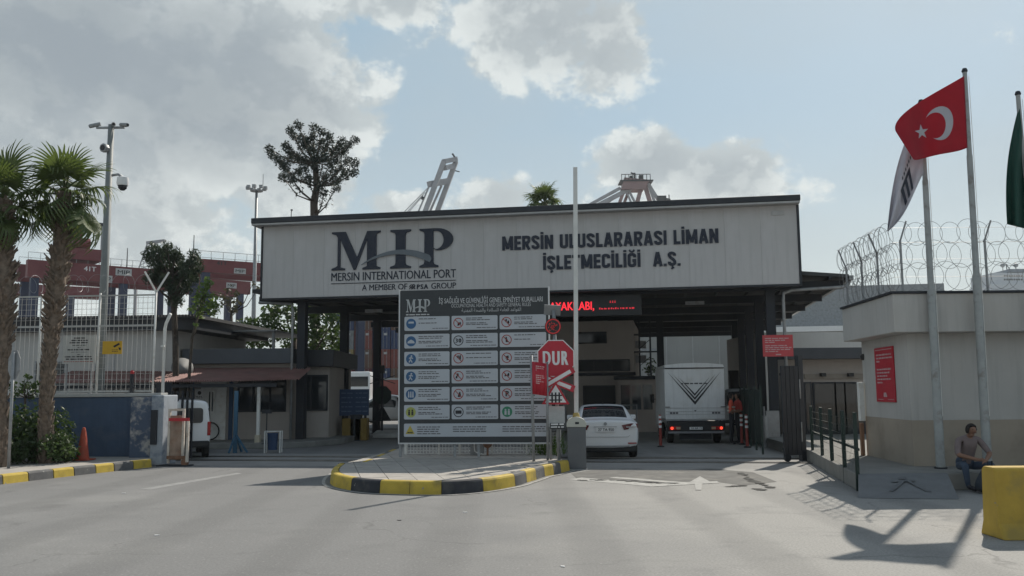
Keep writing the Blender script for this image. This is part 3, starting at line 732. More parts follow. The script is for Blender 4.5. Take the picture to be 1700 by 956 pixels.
d_ = MB().box(2.6, 3.6, -.05, -.003, .02, 2.1).build('door', galv, off); MB().box(2.75, 3.45, -.07, -.052, .2, 1.95).build('pane', glass, d_)
window(off, 4.4, 5.9, .5, 2.1, 0)
bth = MB().box(OW - .7, OW + 1.0, -.9, 1.2, 0, 2.35).build('booth', beige, off)
MB().box(OW - .9, OW + 1.25, -1.1, 1.4, 2.353, 2.5).build('booth_roof', darksteel, off)
for k in range(3): MB().box(OW - .6 + k * .5, OW - .2 + k * .5, -.93, -.903, 1.0, 2.1).build('window', glass, off)
for i, (x, z) in enumerate(((OW + .35, 3.9), (OW + .35, 3.2))): MB().box(OW + .003, OW + .5, 2, 2.6, z, z + .35).build('air_unit', galv, off)
# big pale building beyond the canopy
bb = thing('warehouse', 'large pale grey warehouse seen through the gate behind the truck', 'building', (9.5, 74, 0), GRZ)
MB().box(-8, 9.2, 0, 20, 0, 13).build('wall', mat('warehouse_wall', (.3, .3, .29), .85, .06, .5, streak=.1), bb)
for k in range(8): MB().box(-7.5 + k * 2.1, -7.42 + k * 2.1, -.05, -.003, 0, 13).build('panel_joint', seam, bb)
MB().box(-3.2, 2.2, -.08, -.003, 5.0, 5.25).build('signboard', galv, bb)
b2 = thing('white_shed', 'white shed with pale roof ledge to the right of the warehouse', 'building', (18.6, 70, 0), GRZ)
MB().box(0, 14, 0, 14, 0, 6.2).build('wall', greywall, b2); MB().box(-.3, 14.3, -.5, 14, 6.203, 6.6).build('roof_edge', signwhite, b2)
MB().box(1, 15, 3, 14, 6.603, 10).build('upper_wall', galv, b2)
for k in range(3): window(b2, .6 + k * 2.4, 2.2 + k * 2.4, 1.4, 3.6, 0)
# ---------------------------------------------------------------- left: blue wall with mesh fence
WR = Vector((-9.55, 24.7, 0)); WL = Vector((-17.5, 25.3, 0))
wo, wrz, wlen = frame(WL, WR)
wall = thing('boundary_wall', 'navy blue painted low wall with peeling end pier behind the palms', 'wall', wo, wrz)
MB().box(0, wlen, 0, .3, .0, 1.80).build('wall', bluewall, wall, bevel=.01)
MB().box(0, wlen + .02, -.06, .36, 1.802, 1.90).build('coping', coping, wall, bevel=.015)
MB().box(wlen - .62, wlen + .02, -.45, -.003, .0, 1.78).build('pier', peeling, wall, bevel=.02)
MB().box(wlen + .03, wlen + .36, -.62, .25, .0, 1.84).build('end_pier', mat('end_pier_paint', (.3, .33, .37), .8, .15, 2, .3, 30, stain=(.12, .15, .2), stain_amt=.8, stain_scale=2.4), wall, bevel=.03)
MB().box(wlen + .05, wlen + .22, -.66, -.622, .55, 1.45).build('steel_plate', darksteel, wall)
# fence on top of the wall
fen = thing('mesh_fence', 'white welded mesh fence with forked posts standing on the blue wall', 'fence', (wo.x, wo.y, 1.9), wrz)
FH = 2.72
def mesh_grid(x0, x1, z0, z1, px_, pz, r, y=0):
    mb = MB(); x = x0
    while x <= x1 + 1e-6: mb.box(x - r, x + r, y - r, y + r, z0, z1); x += px_
    z = z0
    while z <= z1 + 1e-6: mb.box(x0, x1, y - r - .0015, y + r + .0015, z - r, z + r); z += pz
    return mb
fw_ = mat('fence_wire', (.42, .42, .41), .6, .1, 4)
stuff(mesh_grid(0, wlen - .3, .08, FH - .05, .135, .15, .004, .15).build('wire_mesh', fw_, fen))
for x in (.1, 2.4, 4.35, 6.05, wlen - .32):
    MB().tube([(x, .15, 0), (x, .15, FH + .05)], .03, 8).build('post', whitepaint, fen, smooth=True)
for z in (.05, 1.85, FH - .02): MB().box(0, wlen - .3, .128, .172, z - .02, z + .02).build('rail', fw_, fen)
for x in (2.4, wlen - .32):
    for s_ in (-1, 1): MB().bar((x, .15, FH + .05), (x + s_ * .30, .15 + s_ * .1, FH + .62), .045).build('fork_arm', whitepaint, fen)
o = thing('bent_post', 'white bent post at the wall end beside the mesh fence', 'post', (wo + Vector((math.cos(wrz), math.sin(wrz), 0)) * (wlen - .02)).to_3d() + Vector((0, 0, 1.9)), wrz)
MB().tube([(0, .12, 0), (0, .12, 1.75), (.04, .1, 1.9), (.2, .0, 2.15)], .045, 8).build('tube', whitepaint, o, smooth=True)
MB().box(-.05, .05, .0, .06, 1.25, 1.29).build('bracket', whitepaint, o)
# coiled razor wire far left over the fence
def coil(mb, p, q, r, turns, wr=.006, seed=0, flat=1.0):
    p = Vector(p); q = Vector(q); d = (q - p); n = d.normalized(); a = n.cross(Vector((0, 0, 1))).normalized(); b = a.cross(n)
    pts = []; rg_ = random.Random(seed); k = turns * 20; ph = rg_.uniform(0, 6)
    for i in range(k + 1):
        t = i / k; th = 2 * math.pi * turns * t + ph; rr = r * (1 + .06 * math.sin(t * 37 + seed))
        pts.append(p + d * t + n * (r * .35 * math.sin(th * .5)) + a * math.cos(th) * rr * flat + b * math.sin(th) * rr)
    mb.tube(pts, wr, 3)
rz_ = thing('razor_wire', 'thin razor wire coil above the white mesh fence at the left', 'razor wire', (wo.x, wo.y, 4.7), wrz)
mb = MB(); coil(mb, (0, .15, .26), (2.5, .15, .26), .27, 9, .005, 3); coil(mb, (2.5, .15, .26), (wlen - .4, .15, .24), .24, 15, .004, 8); mb.build('coil', galv, rz_)
# signs on the fence
def wallpt(u, v, off_=0):
    d = ray(u, v); n = Vector((-math.sin(wrz), math.cos(wrz), 0)); o_ = Vector((0, 0, CZ)); t = (wo + n * off_ - o_).dot(n) / d.dot(n); return o_ + d * t
def dist_label(n): return n
p = wallpt(170, 588, .1); q = wallpt(203, 566, .1)
sg = thing('camera_warning_sign', 'yellow surveillance camera warning plate on the white mesh fence', 'sign', p, wrz)
w_, h_ = (q - p).xy.length, q.z - p.z
MB().box(0, w_, -.012, 0, 0, h_).build('plate', mat('sign_yellow', (.55, .33, .02), .5, .08), sg)
mb = MB(); mb.prism([(w_ * .55, h_ * .62), (w_ * .85, h_ * .86), (w_ * .9, h_ * .74), (w_ * .62, h_ * .5)], -.018, -.0125); mb.prism([(w_ * .82, h_ * .5), (w_ * .95, h_ * .5), (w_ * .95, h_ * .3), (w_ * .88, h_ * .3)], -.018, -.0125)
rg = random.Random(3)
for z in (.18, .3): dashes(mb, w_ * .5, w_ * .8, h_ * z, h_ * .05, -.0135, rg)
mb.build('pictogram', iblack, sg)
p = wallpt(103, 604, .45); q = wallpt(160, 556, .45)
sg = thing('notice_board', 'pale notice board with lines of print behind the white mesh fence', 'sign', p, wrz)
w_, h_ = (q - p).xy.length, q.z - p.z
MB().box(0, w_, 0, .02, 0, h_).build('plate', mat('notice_grey', (.42, .43, .42), .6, .05), sg)
for x in (.1, w_ - .14): MB().box(x, x + .04, .0205, .06, -p.z, h_).build('post', galv, sg)
mb = MB(); mr_ = MB()
for k in range(11):
    zz = h_ * (.93 - k * .082); ww = (.35, .5, .6, .42, .1, .7, .5, .1, .85, .8, .9)[k]; big = k in (0, 1, 2, 5, 8, 9)
    dashes(mr_ if k == 10 else mb, w_ * (.5 - ww / 2), w_ * (.5 + ww / 2), zz - h_ * .05, h_ * (.045 if big else .025), -.004, rg)
stuff(mb.build('print', iblack, sg)); stuff(mr_.build('red_print', ired, sg))
# camera pole
p = at(165, 640, 26.2); 
cp = thing('camera_mast', 'tall grey mast carrying surveillance cameras behind the white fence', 'mast', (p.x, p.y, 0))
TOPZ = at(181, 207, 26.2).z
MB().tube([(0, 0, 0), (.02, 0, TOPZ)], [.15, .085], 10).build('pole', mat('mast_grey', (.2, .215, .215), .6, .1, 3, stain=(.16, .17, .165), stain_amt=.4), cp, smooth=True)
MB().box(-.2, .24, -.2, .2, 0, .03).build('base_plate', galv, cp)
def bullet(parent, p, d, l=.32, r=.065, name='camera'):
    p = Vector(p); d = Vector(d).normalized(); o = MB().tube([p, p + d * l * .8, p + d * l], [r * .9, r, r * .9], 8).build(name, galv, parent, smooth='auto')
    MB().tube([p + d * (l + .001), p + d * (l + .015)], r * .6, 8).build('lens', iblack, o); return o
MB().box(-.42, .42, -.03, .03, TOPZ - .12, TOPZ - .06).build('cross_arm', galv, cp)
bullet(cp, (-.3, 0, TOPZ + .03), (-1, -.3, -.35)); bullet(cp, (.3, 0, TOPZ), (1, -.5, -.2), .3); bullet(cp, (.12, -.05, TOPZ), (.4, -1, -.3), .25)
bullet(cp, (-.05, -.1, TOPZ - .75), (-.4, -1, -.1), .14, .14)
MB().tube([(.05, 0, TOPZ - 1.55), (.3, -.02, TOPZ - 1.52), (.42, -.02, TOPZ - 1.6)], .04, 8).build('bracket', galv, cp, smooth=True)
o = MB().lathe([(.05, .0), (.16, -.04), (.17, -.22), (.15, -.28)], 14, c=(.44, -.02, TOPZ - 1.58)).build('dome_camera', signwhite, cp, smooth='auto')
MB().lathe([(.13, -.283), (.12, -.36), (.06, -.42), (.01, -.43)], 14, c=(.44, -.02, TOPZ - 1.58)).build('dome', iblack, o, smooth=True)
# cone and leaning pole on the pavement
p = gnd(137, 764, PH)
cone = thing('traffic_cone', 'faded red traffic cone on the left pavement before the blue wall', 'cone', p)
crm = mat('cone_red', (.36, .065, .035), .75, .15, 6, stain=(.25, .08, .05), stain_amt=.5, stain_scale=5)
MB().box(-.24, .24, -.24, .24, 0, .035).build('base', crm, cone, bevel=.015)
MB().lathe([(.17, .036), (.15, .1), (.06, .72), (.035, .82), (.02, .83)], 18).build('body', crm, cone, smooth='auto')
p = gnd(14, 777, PH)
sp = thing('sign_post', 'grey sign post seen from its edge at the far left kerb', 'post', p)
q = at(23, 585, p.y); MB().tube([(0, 0, 0), (q.x - p.x, 0, q.z - p.z)], .035, 8).build('pole', galv, sp, smooth=True)
mb = MB(); pts = [(q.x - p.x + .15 * math.cos(k * .7854 + .39), q.z - p.z - .28 + .36 * math.sin(k * .7854 + .39)) for k in range(8)]; mb.prism(pts, .04, .055); mb.build('sign_back', galv, sp)
# rusty sliding gate end and white frame
p = gnd(279, 773)
rgate = thing('rusty_gate', 'rust streaked white steel gate end at the end of the blue wall', 'gate', p, R(-8))
pm_ = mat('peeled_white', (.55, .5, .44), .8, .15, 5, stain=(.3, .17, .1), stain_amt=.7, stain_scale=4)
for x in (0, .40): MB().box(x - .03, x + .03, -.03, .03, .06, 1.42).build('stile', pm_, rgate)
MB().box(-.03, .43, -.03, .03, 1.422, 1.48).build('top_rail', pm_, rgate)
MB().box(.035, .365, -.012, .012, .15, 1.30).build('sheet', mat('rust_sheet', (.3, .22, .17), .9, .3, 4, .3, 50, stain=(.2, .08, .04), stain_amt=.7), rgate)
MB().box(.06, .62, -.16, -.12, 1.16, 1.24).build('red_rail', redpaint, rgate)
MB().box(.56, .62, -.16, -.10, .1, 1.158).build('stile', pm_, rgate)
MB().box(.0, .6, -.1, -.04, .18, .26).build('bottom_rail', rust, rgate)
MB().lathe([(.1, -.03), (.1, .03)], 14, c=(.52, -.1, .1), axis='y').build('wheel', rust, rgate)
MB().box(-.2, .65, -.25, .12, 0.0, .03).build('track', darksteel, rgate)
# ---------------------------------------------------------------- prefab building behind the wall
pb = thing('prefab_building', 'grey prefab hut with dark corrugated roof behind the mesh fence', 'building', (-12.2, 32.6, 0), wrz)
MB().box(-16, 0, 0, 7, 0, 4.15).build('wall', greywall, pb)
for k in range(9): MB().box(-15.6 + k * 1.9, -15.5 + k * 1.9, -.025, -.003, 0, 4.15).build('cover_strip', seam, pb)
mb = MB()
for k in range(150):
    x0 = -16.5 + k * .117; mb.box(x0, x0 + .07, -.5, 7.6, 4.62 + (.0), 4.68)
mb.box(-16.5, 1.05, -.5, 7.6, 4.55, 4.615)
mb.build('roof', mat('roof_dark', (.045, .045, .048), .8, .2, 2), pb)
MB().box(-16.4, .9, -.35, 7.3, 4.153, 4.545).build('eaves', charcoal, pb)
MB().box(.01, 2.6, 3.2, 7.5, 4.3, 4.36).build('lean_to_roof', galv, pb)
MB().box(2.45, 2.55, 3.3, 3.4, 0, 4.29).build('post', galv, pb)
window(pb, -5.2, -4.0, 1.9, 3.1, 0, galv)
dsh = thing('satellite_dish', 'grey satellite dish tilted beside the hut wall', 'dish', (-11.75, 32.2, 2.75))
MB().lathe([(.02, 0), (.2, .03), (.34, .08), (.38, .12)], 18).build('bowl', mat('dish_grey', (.2, .2, .2), .7), dsh, smooth=True).rotation_euler = (R(70), R(20), R(20))
MB().tube([(0, .1, 0), (-.1, .45, -.25)], .03, 6).build('bracket', galv, dsh)
p = at(219, 632, 24.85); bc = thing('beacon_post', 'short black post with red lamp standing on the blue wall', 'post', (p.x, p.y, 1.9))
MB().tube([(0, 0, 0), (0, 0, .52)], .055, 8).build('post', charcoal, bc); MB().lathe([(.05, .521), (.055, .58), (.03, .62)], 10).build('lamp', redpaint, bc)
# ---------------------------------------------------------------- guard house with sheet canopy
gh = thing('guard_house', 'low beige guard house with charcoal parapet and dark windows left of the gate', 'building', (0, 0, 0))
gx0, gx1, gx2, gy, gy2 = at(313, 600, 33.4).x, at(486, 600, 33.4).x, at(547, 600, 34.4).x, 33.4, 34.4
MB().box(gx0, gx1, gy, 39, 0, 2.95).build('wall', beige, gh)
MB().box(gx1 + .003, gx2, gy2, 39, 0, 2.95).build('wall', beige, gh)
MB().box(gx0 - .12, gx1 + .06, gy - .35, 39.2, 2.953, 3.50).build('parapet', mat('parapet_grey', (.075, .085, .10), .7, .1, 1.5), gh, bevel=.02)
MB().box(gx1 + .065, gx2 + .25, gy2 - .5, 39.2, 2.85, 3.47).build('parapet', charcoal, gh, bevel=.02)
MB().slab([(gx0 - 2.5, 31.2), (-8.0, 31.0), (-6.9, 31.9), (-6.2, 33.6), (-6.2, 39.5), (gx0 - 2.5, 39.5)], .0, .2).build('platform', mat('platform_concrete', (.2, .2, .19), .9, .2, 2, .3, 50), gh, bevel=.02)
def gw(name, u0, u1, v0, v1, y, m_, parent=gh, th=.05):
    a = at(u0, v1, y); b = at(u1, v0, y); return MB().box(a.x, b.x, y - th, y - .003, a.z, b.z).build(name, m_, parent)
def gwin(u0, u1, v0, v1, y, fm, mull):
    a = at(u0, v1, y); b = at(u1, v0, y); window(gh, a.x, b.x, a.z, b.z, y, fm, .06, .06, mull=mull)
gwin(394, 476, 622, 684, gy, darksteel, 2)
gwin(488, 545, 622, 682, gy2, darksteel, 1)
gw('door', 332, 377, 626, 730, gy, whitepaint); gwin_ = None
a = at(345, 685, gy); b = at(358, 648, gy); window(gh, a.x, b.x, a.z, b.z, gy - .05, whitepaint, .05, .04, mull=1)
gw('blue_frame', 318, 323, 630, 730, gy, mat('frame_blue', (.03, .07, .14), .6)); gw('blue_frame', 379, 388, 628, 730, gy, MC['frame_blue'])
sg = gw('notice_plate', 324, 338, 646, 664, gy, signwhite, th=.055)
a = at(331, 655, gy - .06)
mb = MB(); disc(mb, a.x, a.z + .06, .07, a.y, 12); rg = random.Random(9); dashes(mb, a.x - .13, a.x + .13, a.z - .08, .025, a.y, rg); dashes(mb, a.x - .1, a.x + .12, a.z - .13, .025, a.y, rg); mb.build('crest', iblack, sg)
# corrugated canopy in red-brown sheet
rc = []
ca_ = at(95, 625, 31.4); xa, xb = -16.0, at(497, 610, 31.6).x
n = 110; mb = MB(); vs = []; fs = []
for i in range(n * 2 + 1):
    t = i / (n * 2); x = xa + (xb - xa) * t; dz = .03 * (1 if i % 2 else -1)
    k_ = max(0, (x - (xb - 2.2)) / 2.2)
    vs += [(x, 30.6 + .9 * k_, 2.30 + dz + .06 * k_), (x, 33.34, 2.80 + dz - .02 * k_), (x, 30.6 + .9 * k_, 2.28 + dz + .06 * k_), (x, 33.34, 2.78 + dz - .02 * k_)]
for i in range(n * 2):
    a = i * 4; fs += [(a, a + 1, a + 5, a + 4), (a + 2, a + 6, a + 7, a + 3), (a, a + 4, a + 6, a + 2)]
mb.add(vs, fs).build('sheet_roof', rooftile, gh)
MB().box(xa, -8.0, 30.75, 30.83, 2.08, 2.2).build('canopy_beam', darksteel, gh)
p = gnd(424, 737, .2)
MB().box(-8.75 - .05, -8.75 + .05, 31.28, 31.38, .2, 2.2).build('column', whitepaint, gh)
MB().box(-8.83, -8.67, 31.2, 31.46, .2, .45).build('column_base', mat('column_base_paint', (.5, .45, .35), .8), gh)
# fence of dark bars beside the wall end
bf = thing('bar_fence', 'dark steel bar fence between the blue wall and the guard house', 'fence', (-10.1, 26.3, 0), R(-14))
MB().box(-.15, .15, -.15, .15, 0, 2.2).build('post', charcoal, bf)
for k in range(5): MB().box(.28 + k * .16, .33 + k * .16, -.025, .025, .05, 1.95).build('bar', charcoal, bf)
MB().box(.15, 1.0, -.02, .02, 1.7, 1.76).build('rail', charcoal, bf)
# small things before the guard house
p = gnd(390, 752); bt = thing('blue_stand', 'blue steel A-frame stand leaning on the road before the guard house', 'stand', p)
bl = mat('stand_blue', (.05, .13, .21), .6, .15)
MB().box(-.06, .06, -.03, .03, .0, 1.95).build('post', bl, bt)
for q in ((.42, -.1), (.12, .3), (-.1, -.3)): MB().bar((0, 0, .6), (q[0], q[1], .02), .05).build('leg', bl, bt)
p = gnd(447, 752); bn = thing('rubbish_bin', 'blue bin hung in a white tube frame by the kerb', 'bin', p)
MB().lathe([(.14, .1), (.17, .6), (.18, .62)], 14, c=(.1, 0, 0)).build('bin', blueboard, bn, smooth='auto')
for x in (-.14, .34): MB().tube([(x, -.05, 0), (x, -.05, .68), (x, .2, .68), (x, .2, 0)], .022, 6).build('frame', whitepaint, bn)
MB().tube([(-.14, .2, .66), (.34, .2, .66)], .02, 6).build('cross_bar', whitepaint, bn)
p = gnd(442, 737, .2); mb = MB(); mb.tube([(0, 0, 0), (0, 0, 1.0)], .02, 6); mb.box(-.16, .16, -.03, .03, 1.0, 1.12); mb.lathe([(.16, 0), (.16, .03)], 12)
tag(mb.build('stand_post', charcoal, loc=p), 'thin black T-topped stand against the guard house wall', 'stand')
p = gnd(365, 730, .2); by = thing('bicycle', 'dark bicycle leaning against the guard house door', 'bicycle', p + Vector((-.85, -.1, 0)), R(8))
for x in (-.45, .5):
    w = MB(); pts = [(x + .31 * math.cos(k * .3927), 0, .32 + .31 * math.sin(k * .3927)) for k in range(17)]; w.tube(pts, .025, 6); wh = w.build('wheel', tyre, by)
    MB().tube([(x, -.03, .32), (x, .03, .32)], .03, 8).build('hub', galv, wh)
fr = MB()
for a, b in (((-.45, .32), (-.12, .75)), ((-.12, .75), (-.02, .3)), ((-.02, .3), (-.45, .32)), ((-.15, .72), (.38, .78)), ((-.02, .3), (.4, .68)), ((.36, .92), (.5, .32))): fr.tube([(a[0], 0, a[1]), (b[0], 0, b[1])], .02, 6)
fr.build('frame', darksteel, by); MB().box(-.25, 0, -.06, .06, .8, .86).build('saddle', plastic, by, bevel=.02); MB().tube([(.34, -.25, .95), (.36, 0, .92), (.34, .25, .95)], .018, 6).build('handlebar', plastic, by)
# ---------------------------------------------------------------- blue boards, crossing sign and cabin under the canopy, left
p = gnd(564, 733); bs = thing('blue_notice_board', 'blue notice board on legs between the left gate pillars', 'sign', Vector((at(563, 700, 36.5).x, 36.5, 0)))
bw = at(612, 700, 36.5).x - bs.location.x
MB().box(0, bw, 0, .06, .95, 2.0).build('board', blueboard, bs)
for x in (.1, bw - .2): MB().box(x, x + .1, .062, .12, 0, 2.0).build('leg', charcoal, bs)
mb = MB(); rg = random.Random(12)
for k in range(5):
    dashes(mb, .08, bw * .45, 1.82 - k * .18, .05, -.004, rg); dashes(mb, bw * .55, bw - .05, 1.82 - k * .18, .05, -.004, rg)
stuff(mb.build('print', mat('print_pale_blue', (.09, .14, .22), .6), bs))
for u, l in ((580, 'ochre painted block left of the dark cabinet under the blue board'), (601, 'ochre painted block right of the dark cabinet under the blue board')):
    p = at(u, 700, 36.0); o = MB().box(-.24, .24, -.3, .3, 0, .86).build('painted_block', ochre, bevel=.03, loc=(p.x, 36, 0)); tag(o, l, 'block', 'ochre blocks under the blue board')
p = at(590.5, 700, 35.8); o = MB().box(-.2, .2, -.2, .2, 0, .95); o.box(-.22, .22, -.22, .22, .95, 1.0); tag(o.build('cabinet', charcoal, loc=(p.x + .01, 35.9, 0)), 'dark electric cabinet between two ochre blocks', 'cabinet')
p = at(634, 722, 40); cs = thing('crossing_sign', 'back of a railway crossing sign on a post beyond the left pillars', 'sign', (p.x, 40, 0))
MB().tube([(0, 0, 0), (0, 0, 3.0)], .05, 8).build('post', darksteel, cs)
mb = MB(); mb.bar((-.55, .06, 2.25), (.55, .06, 2.6), .03, .13, up=(0, 1, 0)); mb.bar((-.55, .10, 2.6), (.55, .10, 2.25), .03, .13, up=(0, 1, 0)); mb.build('crossbuck', darksteel, cs)
mb = MB(); mb.prism([(.42 * math.cos(k * .7854 + .39), 1.75 + .42 * math.sin(k * .7854 + .39)) for k in range(8)], .06, .08); mb.build('octagon_back', greenmetal, cs)
mb = MB(); mb.prism([(-.4, .62), (.4, .62), (0, 1.3)], .06, .08); mb.build('triangle_back', darksteel, cs)
MB().box(-.1, .1, -.1, .1, 2.7, 3.05).build('signal', plastic, cs)
p = gnd(640, 733); o = thing('concrete_kerb_block', 'pale concrete kerb end under the back of the crossing sign', 'kerb', (p.x - .6, 37.5, 0)); MB().slab([(-.3, 0), (.9, 0), (1.2, 3.2), (-.6, 3.2)], 0, .2).build('block', coping, o, bevel=.03)
# ---------------------------------------------------------------- information board on the island
bo, brz, bwid = frame(Vector((-2.86, 23.0, 0)), Vector((.90, 22.55, 0)))
ib = thing('safety_rules_board', 'large charcoal safety rules board with eighteen pale panels on the island', 'sign', (bo.x, bo.y, IH), brz)
BZ0, BZ1 = .60 - IH, 4.44 - IH
BH = BZ1 - BZ0
MB().box(0, bwid, 0, .05, BZ0, BZ1).build('backboard', board_grey, ib)
fm = MB()
for a in ((-.035, -.003, BZ0 - .035, BZ1 + .03), (bwid + .003, bwid + .035, BZ0 - .035, BZ1 + .03)): fm.box(a[0], a[1], -.02, .06, a[2], a[3])
fm.box(-.002, bwid + .002, -.02, .06, BZ0 - .035, BZ0 - .003)
fm.build('frame', mat('alu_frame', (.55, .56, .57), .45, .05, metal=.2), ib)
for x in (-.03, bwid * .36, bwid * .52, bwid - .08): MB().box(x, x + .06, .062, .13, 0, BZ1 - .1).build('leg', galv, ib)
mb = MB(); Z = lambda f: BZ1 - BH * f
for b_ in logo(bwid * .04, Z(.145), bwid * .165, BH * .085, -.008, -.003): b_.build('letter', mat('logo_pale', (.4, .42, .43), .5), ib)
dashes(mb, bwid * .04, bwid * .205, Z(.165), .03, -.004, random.Random(1)); dashes(mb, bwid * .09, bwid * .205, Z(.178), .018, -.004, random.Random(2))
txt(mb, 'İŞ SAĞLIĞI VE GÜVENLİĞİ GENEL EMNİYET KURALLARI', bwid * .265, bwid * .965, Z(.0905), Z(.058), -.004, .012, fit='H')
txt(mb, 'OCCUPATIONAL HEALTH AND SAFETY GENERAL RULES', bwid * .35, bwid * .885, Z(.119), Z(.0955), -.004, 0, fit='H')
txt(mb, arabic('القواعد العامة للسلامة والصحة المهنية'), bwid * .42, bwid * .82, Z(.157), Z(.126), -.004, 0)
stuff(mb.build('heading', mat('heading_pale', (.5, .51, .52), .5), ib))
def rrect(x0, x1, z0, z1, r=.03):
    out = []
    for cx, cz, a in ((x1 - r, z0 + r, -90), (x1 - r, z1 - r, 0), (x0 + r, z1 - r, 90), (x0 + r, z0 + r, 180)):
        for k in range(4): t = R(a + 30 * k); out.append((cx + r * math.cos(t), cz + r * math.sin(t)))
    return out
rg = random.Random(21)
cols = [(.03, .338), (.352, .662), (.676, .985)]
for r_ in range(7):
    f0 = .175 + r_ * .1163; f1 = f0 + .0935
    if r_ == 6: f0, f1 = .877, .962
    for c_ in range(3):
        x0, x1 = cols[c_][0] * bwid, cols[c_][1] * bwid
        if r_ == 6:
            if c_: continue
            x1 = cols[2][1] * bwid
        pn = MB().prism(rrect(x0, x1, Z(f1), Z(f0)), -.010, -.002).build('rule_panel', board_panel, ib)
        h_ = BH * (f1 - f0); cz = Z((f0 + f1) / 2); rr = h_ * .36; cx = x0 + rr * 1.35; y = -.014
        pic = MB()   # slots: 0 ring colour, 1 black, 2 pale
        if r_ == 6:
            pic.prism([(cx - rr, cz - rr * .8), (cx + rr, cz - rr * .8), (cx, cz + rr)], y, y + .002, 0)
            for k in (-1, 0, 1): disc(pic, cx + k * rr * .4, cz - rr * .5, rr * .17, y - .002, 10, 1)
        elif c_ == 0 or (r_ == 5 and c_ == 2):
            disc(pic, cx, cz, rr, y, 24, 0)
            if r_ == 0: pic.quad((cx - rr * .55, y - .002, cz + rr * .05), (cx + rr * .55, y - .002, cz + rr * .05), (cx + rr * .5, y - .002, cz + rr * .42), (cx - rr * .5, y - .002, cz + rr * .42), 2)
            elif r_ == 1: pic.add([(cx - rr * .75, y - .002, cz - rr * .4), (cx + rr * .75, y - .002, cz - rr * .4), (cx + rr * .6, y - .002, cz), (cx, y - .002, cz + rr * .35), (cx - rr * .6, y - .002, cz)], [(0, 1, 2, 3, 4)], 2)
            elif r_ in (2, 3):
                disc(pic, cx + rr * .1, cz + rr * .55, rr * .18, y - .002, 10, 2)
                for a, b in (((0, .35), (-.1, -.15)), ((-.1, -.15), (-.4, -.7)), ((-.1, -.15), (.25, -.7)), ((0, .3), (.4, .05)), ((0, .3), (-.4, .1))): pic.bar((cx + a[0] * rr, y - .002, cz + a[1] * rr), (cx + b[0] * rr, y - .002, cz + b[1] * rr), rr * .2, .001, 2, up=(0, 1, 0))
            elif r_ == 4:
                for k in (-1, 0, 1): pic.quad((cx + (k * .42 - .15) * rr, y - .002, cz - rr * .6), (cx + (k * .42 + .15) * rr, y - .002, cz - rr * .6), (cx + (k * .42 + .1) * rr, y - .002, cz + rr * .55), (cx + (k * .42 - .1) * rr, y - .002, cz + rr * .55), 2)
            else:
                for k in (-1, 1):
                    m2 = 1 if c_ == 0 else 2
                    disc(pic, cx + k * rr * .32, cz + rr * .35, rr * .18, y - .002, 10, m2); pic.quad((cx + (k * .32 - .2) * rr, y - .002, cz - rr * .6), (cx + (k * .32 + .2) * rr, y - .002, cz - rr * .6), (cx + (k * .32 + .2) * rr, y - .002, cz + rr * .15), (cx + (k * .32 - .2) * rr, y - .002, cz + rr * .15), m2)
        else:
            disc(pic, cx, cz, rr, y, 24, 0, rr * .84)
            if r_ == 1 and c_ == 1: txt(pic, '30', cx - rr * .6, cx + rr * .6, cz - rr * .4, cz + rr * .4, y, .08, mi=1)
            elif r_ == 4 and c_ == 2:
                txt(pic, 'P', cx - rr * .3, cx + rr * .35, cz - rr * .5, cz + rr * .5, y, .08, mi=1)
            elif r_ == 5:
                pic.prism(rrect(cx - rr * .6, cx + rr * .6, cz - rr * .35, cz + rr * .3, rr * .1), y, y + .002, 1)
            else:
                for k in range(3):
                    a = rg.uniform(-.4, .4); b = rg.uniform(-.45, .35); pic.quad((cx + (a - .2) * rr, y, cz + (b - .25) * rr), (cx + (a + .2) * rr, y, cz + (b - .2) * rr), (cx + (a + .12) * rr, y, cz + (b + .3) * rr), (cx + (a - .1) * rr, y, cz + (b + .25) * rr), 1)
            if not (r_ == 1 and c_ == 1) and r_ != 5: pic.bar((cx - rr * .62, y - .003, cz + rr * .62), (cx + rr * .62, y - .003, cz - rr * .62), rr * .15, .001, 0, up=(0, 1, 0))
        m0 = iyellow if r_ == 6 else (ilime if (r_, c_) == (5, 0) else igreen if (r_, c_) == (5, 2) else iblack if (r_, c_) in ((1, 1), (5, 1)) else iblue if c_ == 0 else ired)
        pic.build('pictogram', [m0, iblack, board_panel], pn)
        pr = MB()
        if r_ == 6:
            for q, (a, b) in enumerate(((.09, .25), (.33, .56), (.66, .95))):
                for k in range(4 if q == 0 else 3): dashes(pr, bwid * (cols[0][0] + a), bwid * (cols[0][0] + b * rg.uniform(.97, 1.0)), Z(f0) - h_ * (.3 + .17 * k), h_ * .085, y, rg)
        else:
            tx = cx + rr * 1.5
            lines = [(.2, .07), (.33, .07), (.55, .07), (.66, .07)] if (r_ + c_) % 3 or r_ > 2 else [(.2, .07), (.5, .07)]
            for f, hh in lines: dashes(pr, tx, tx + (x1 - tx) * rg.uniform(.5, .85), Z(f0) - h_ * f, h_ * hh, y, rg)
            dashes(pr, tx + (x1 - tx) * rg.uniform(.1, .5), x1 - .04, Z(f0) - h_ * .88, h_ * .06, y, rg, right=True)
        stuff(pr.build('print', print_grey, pn))
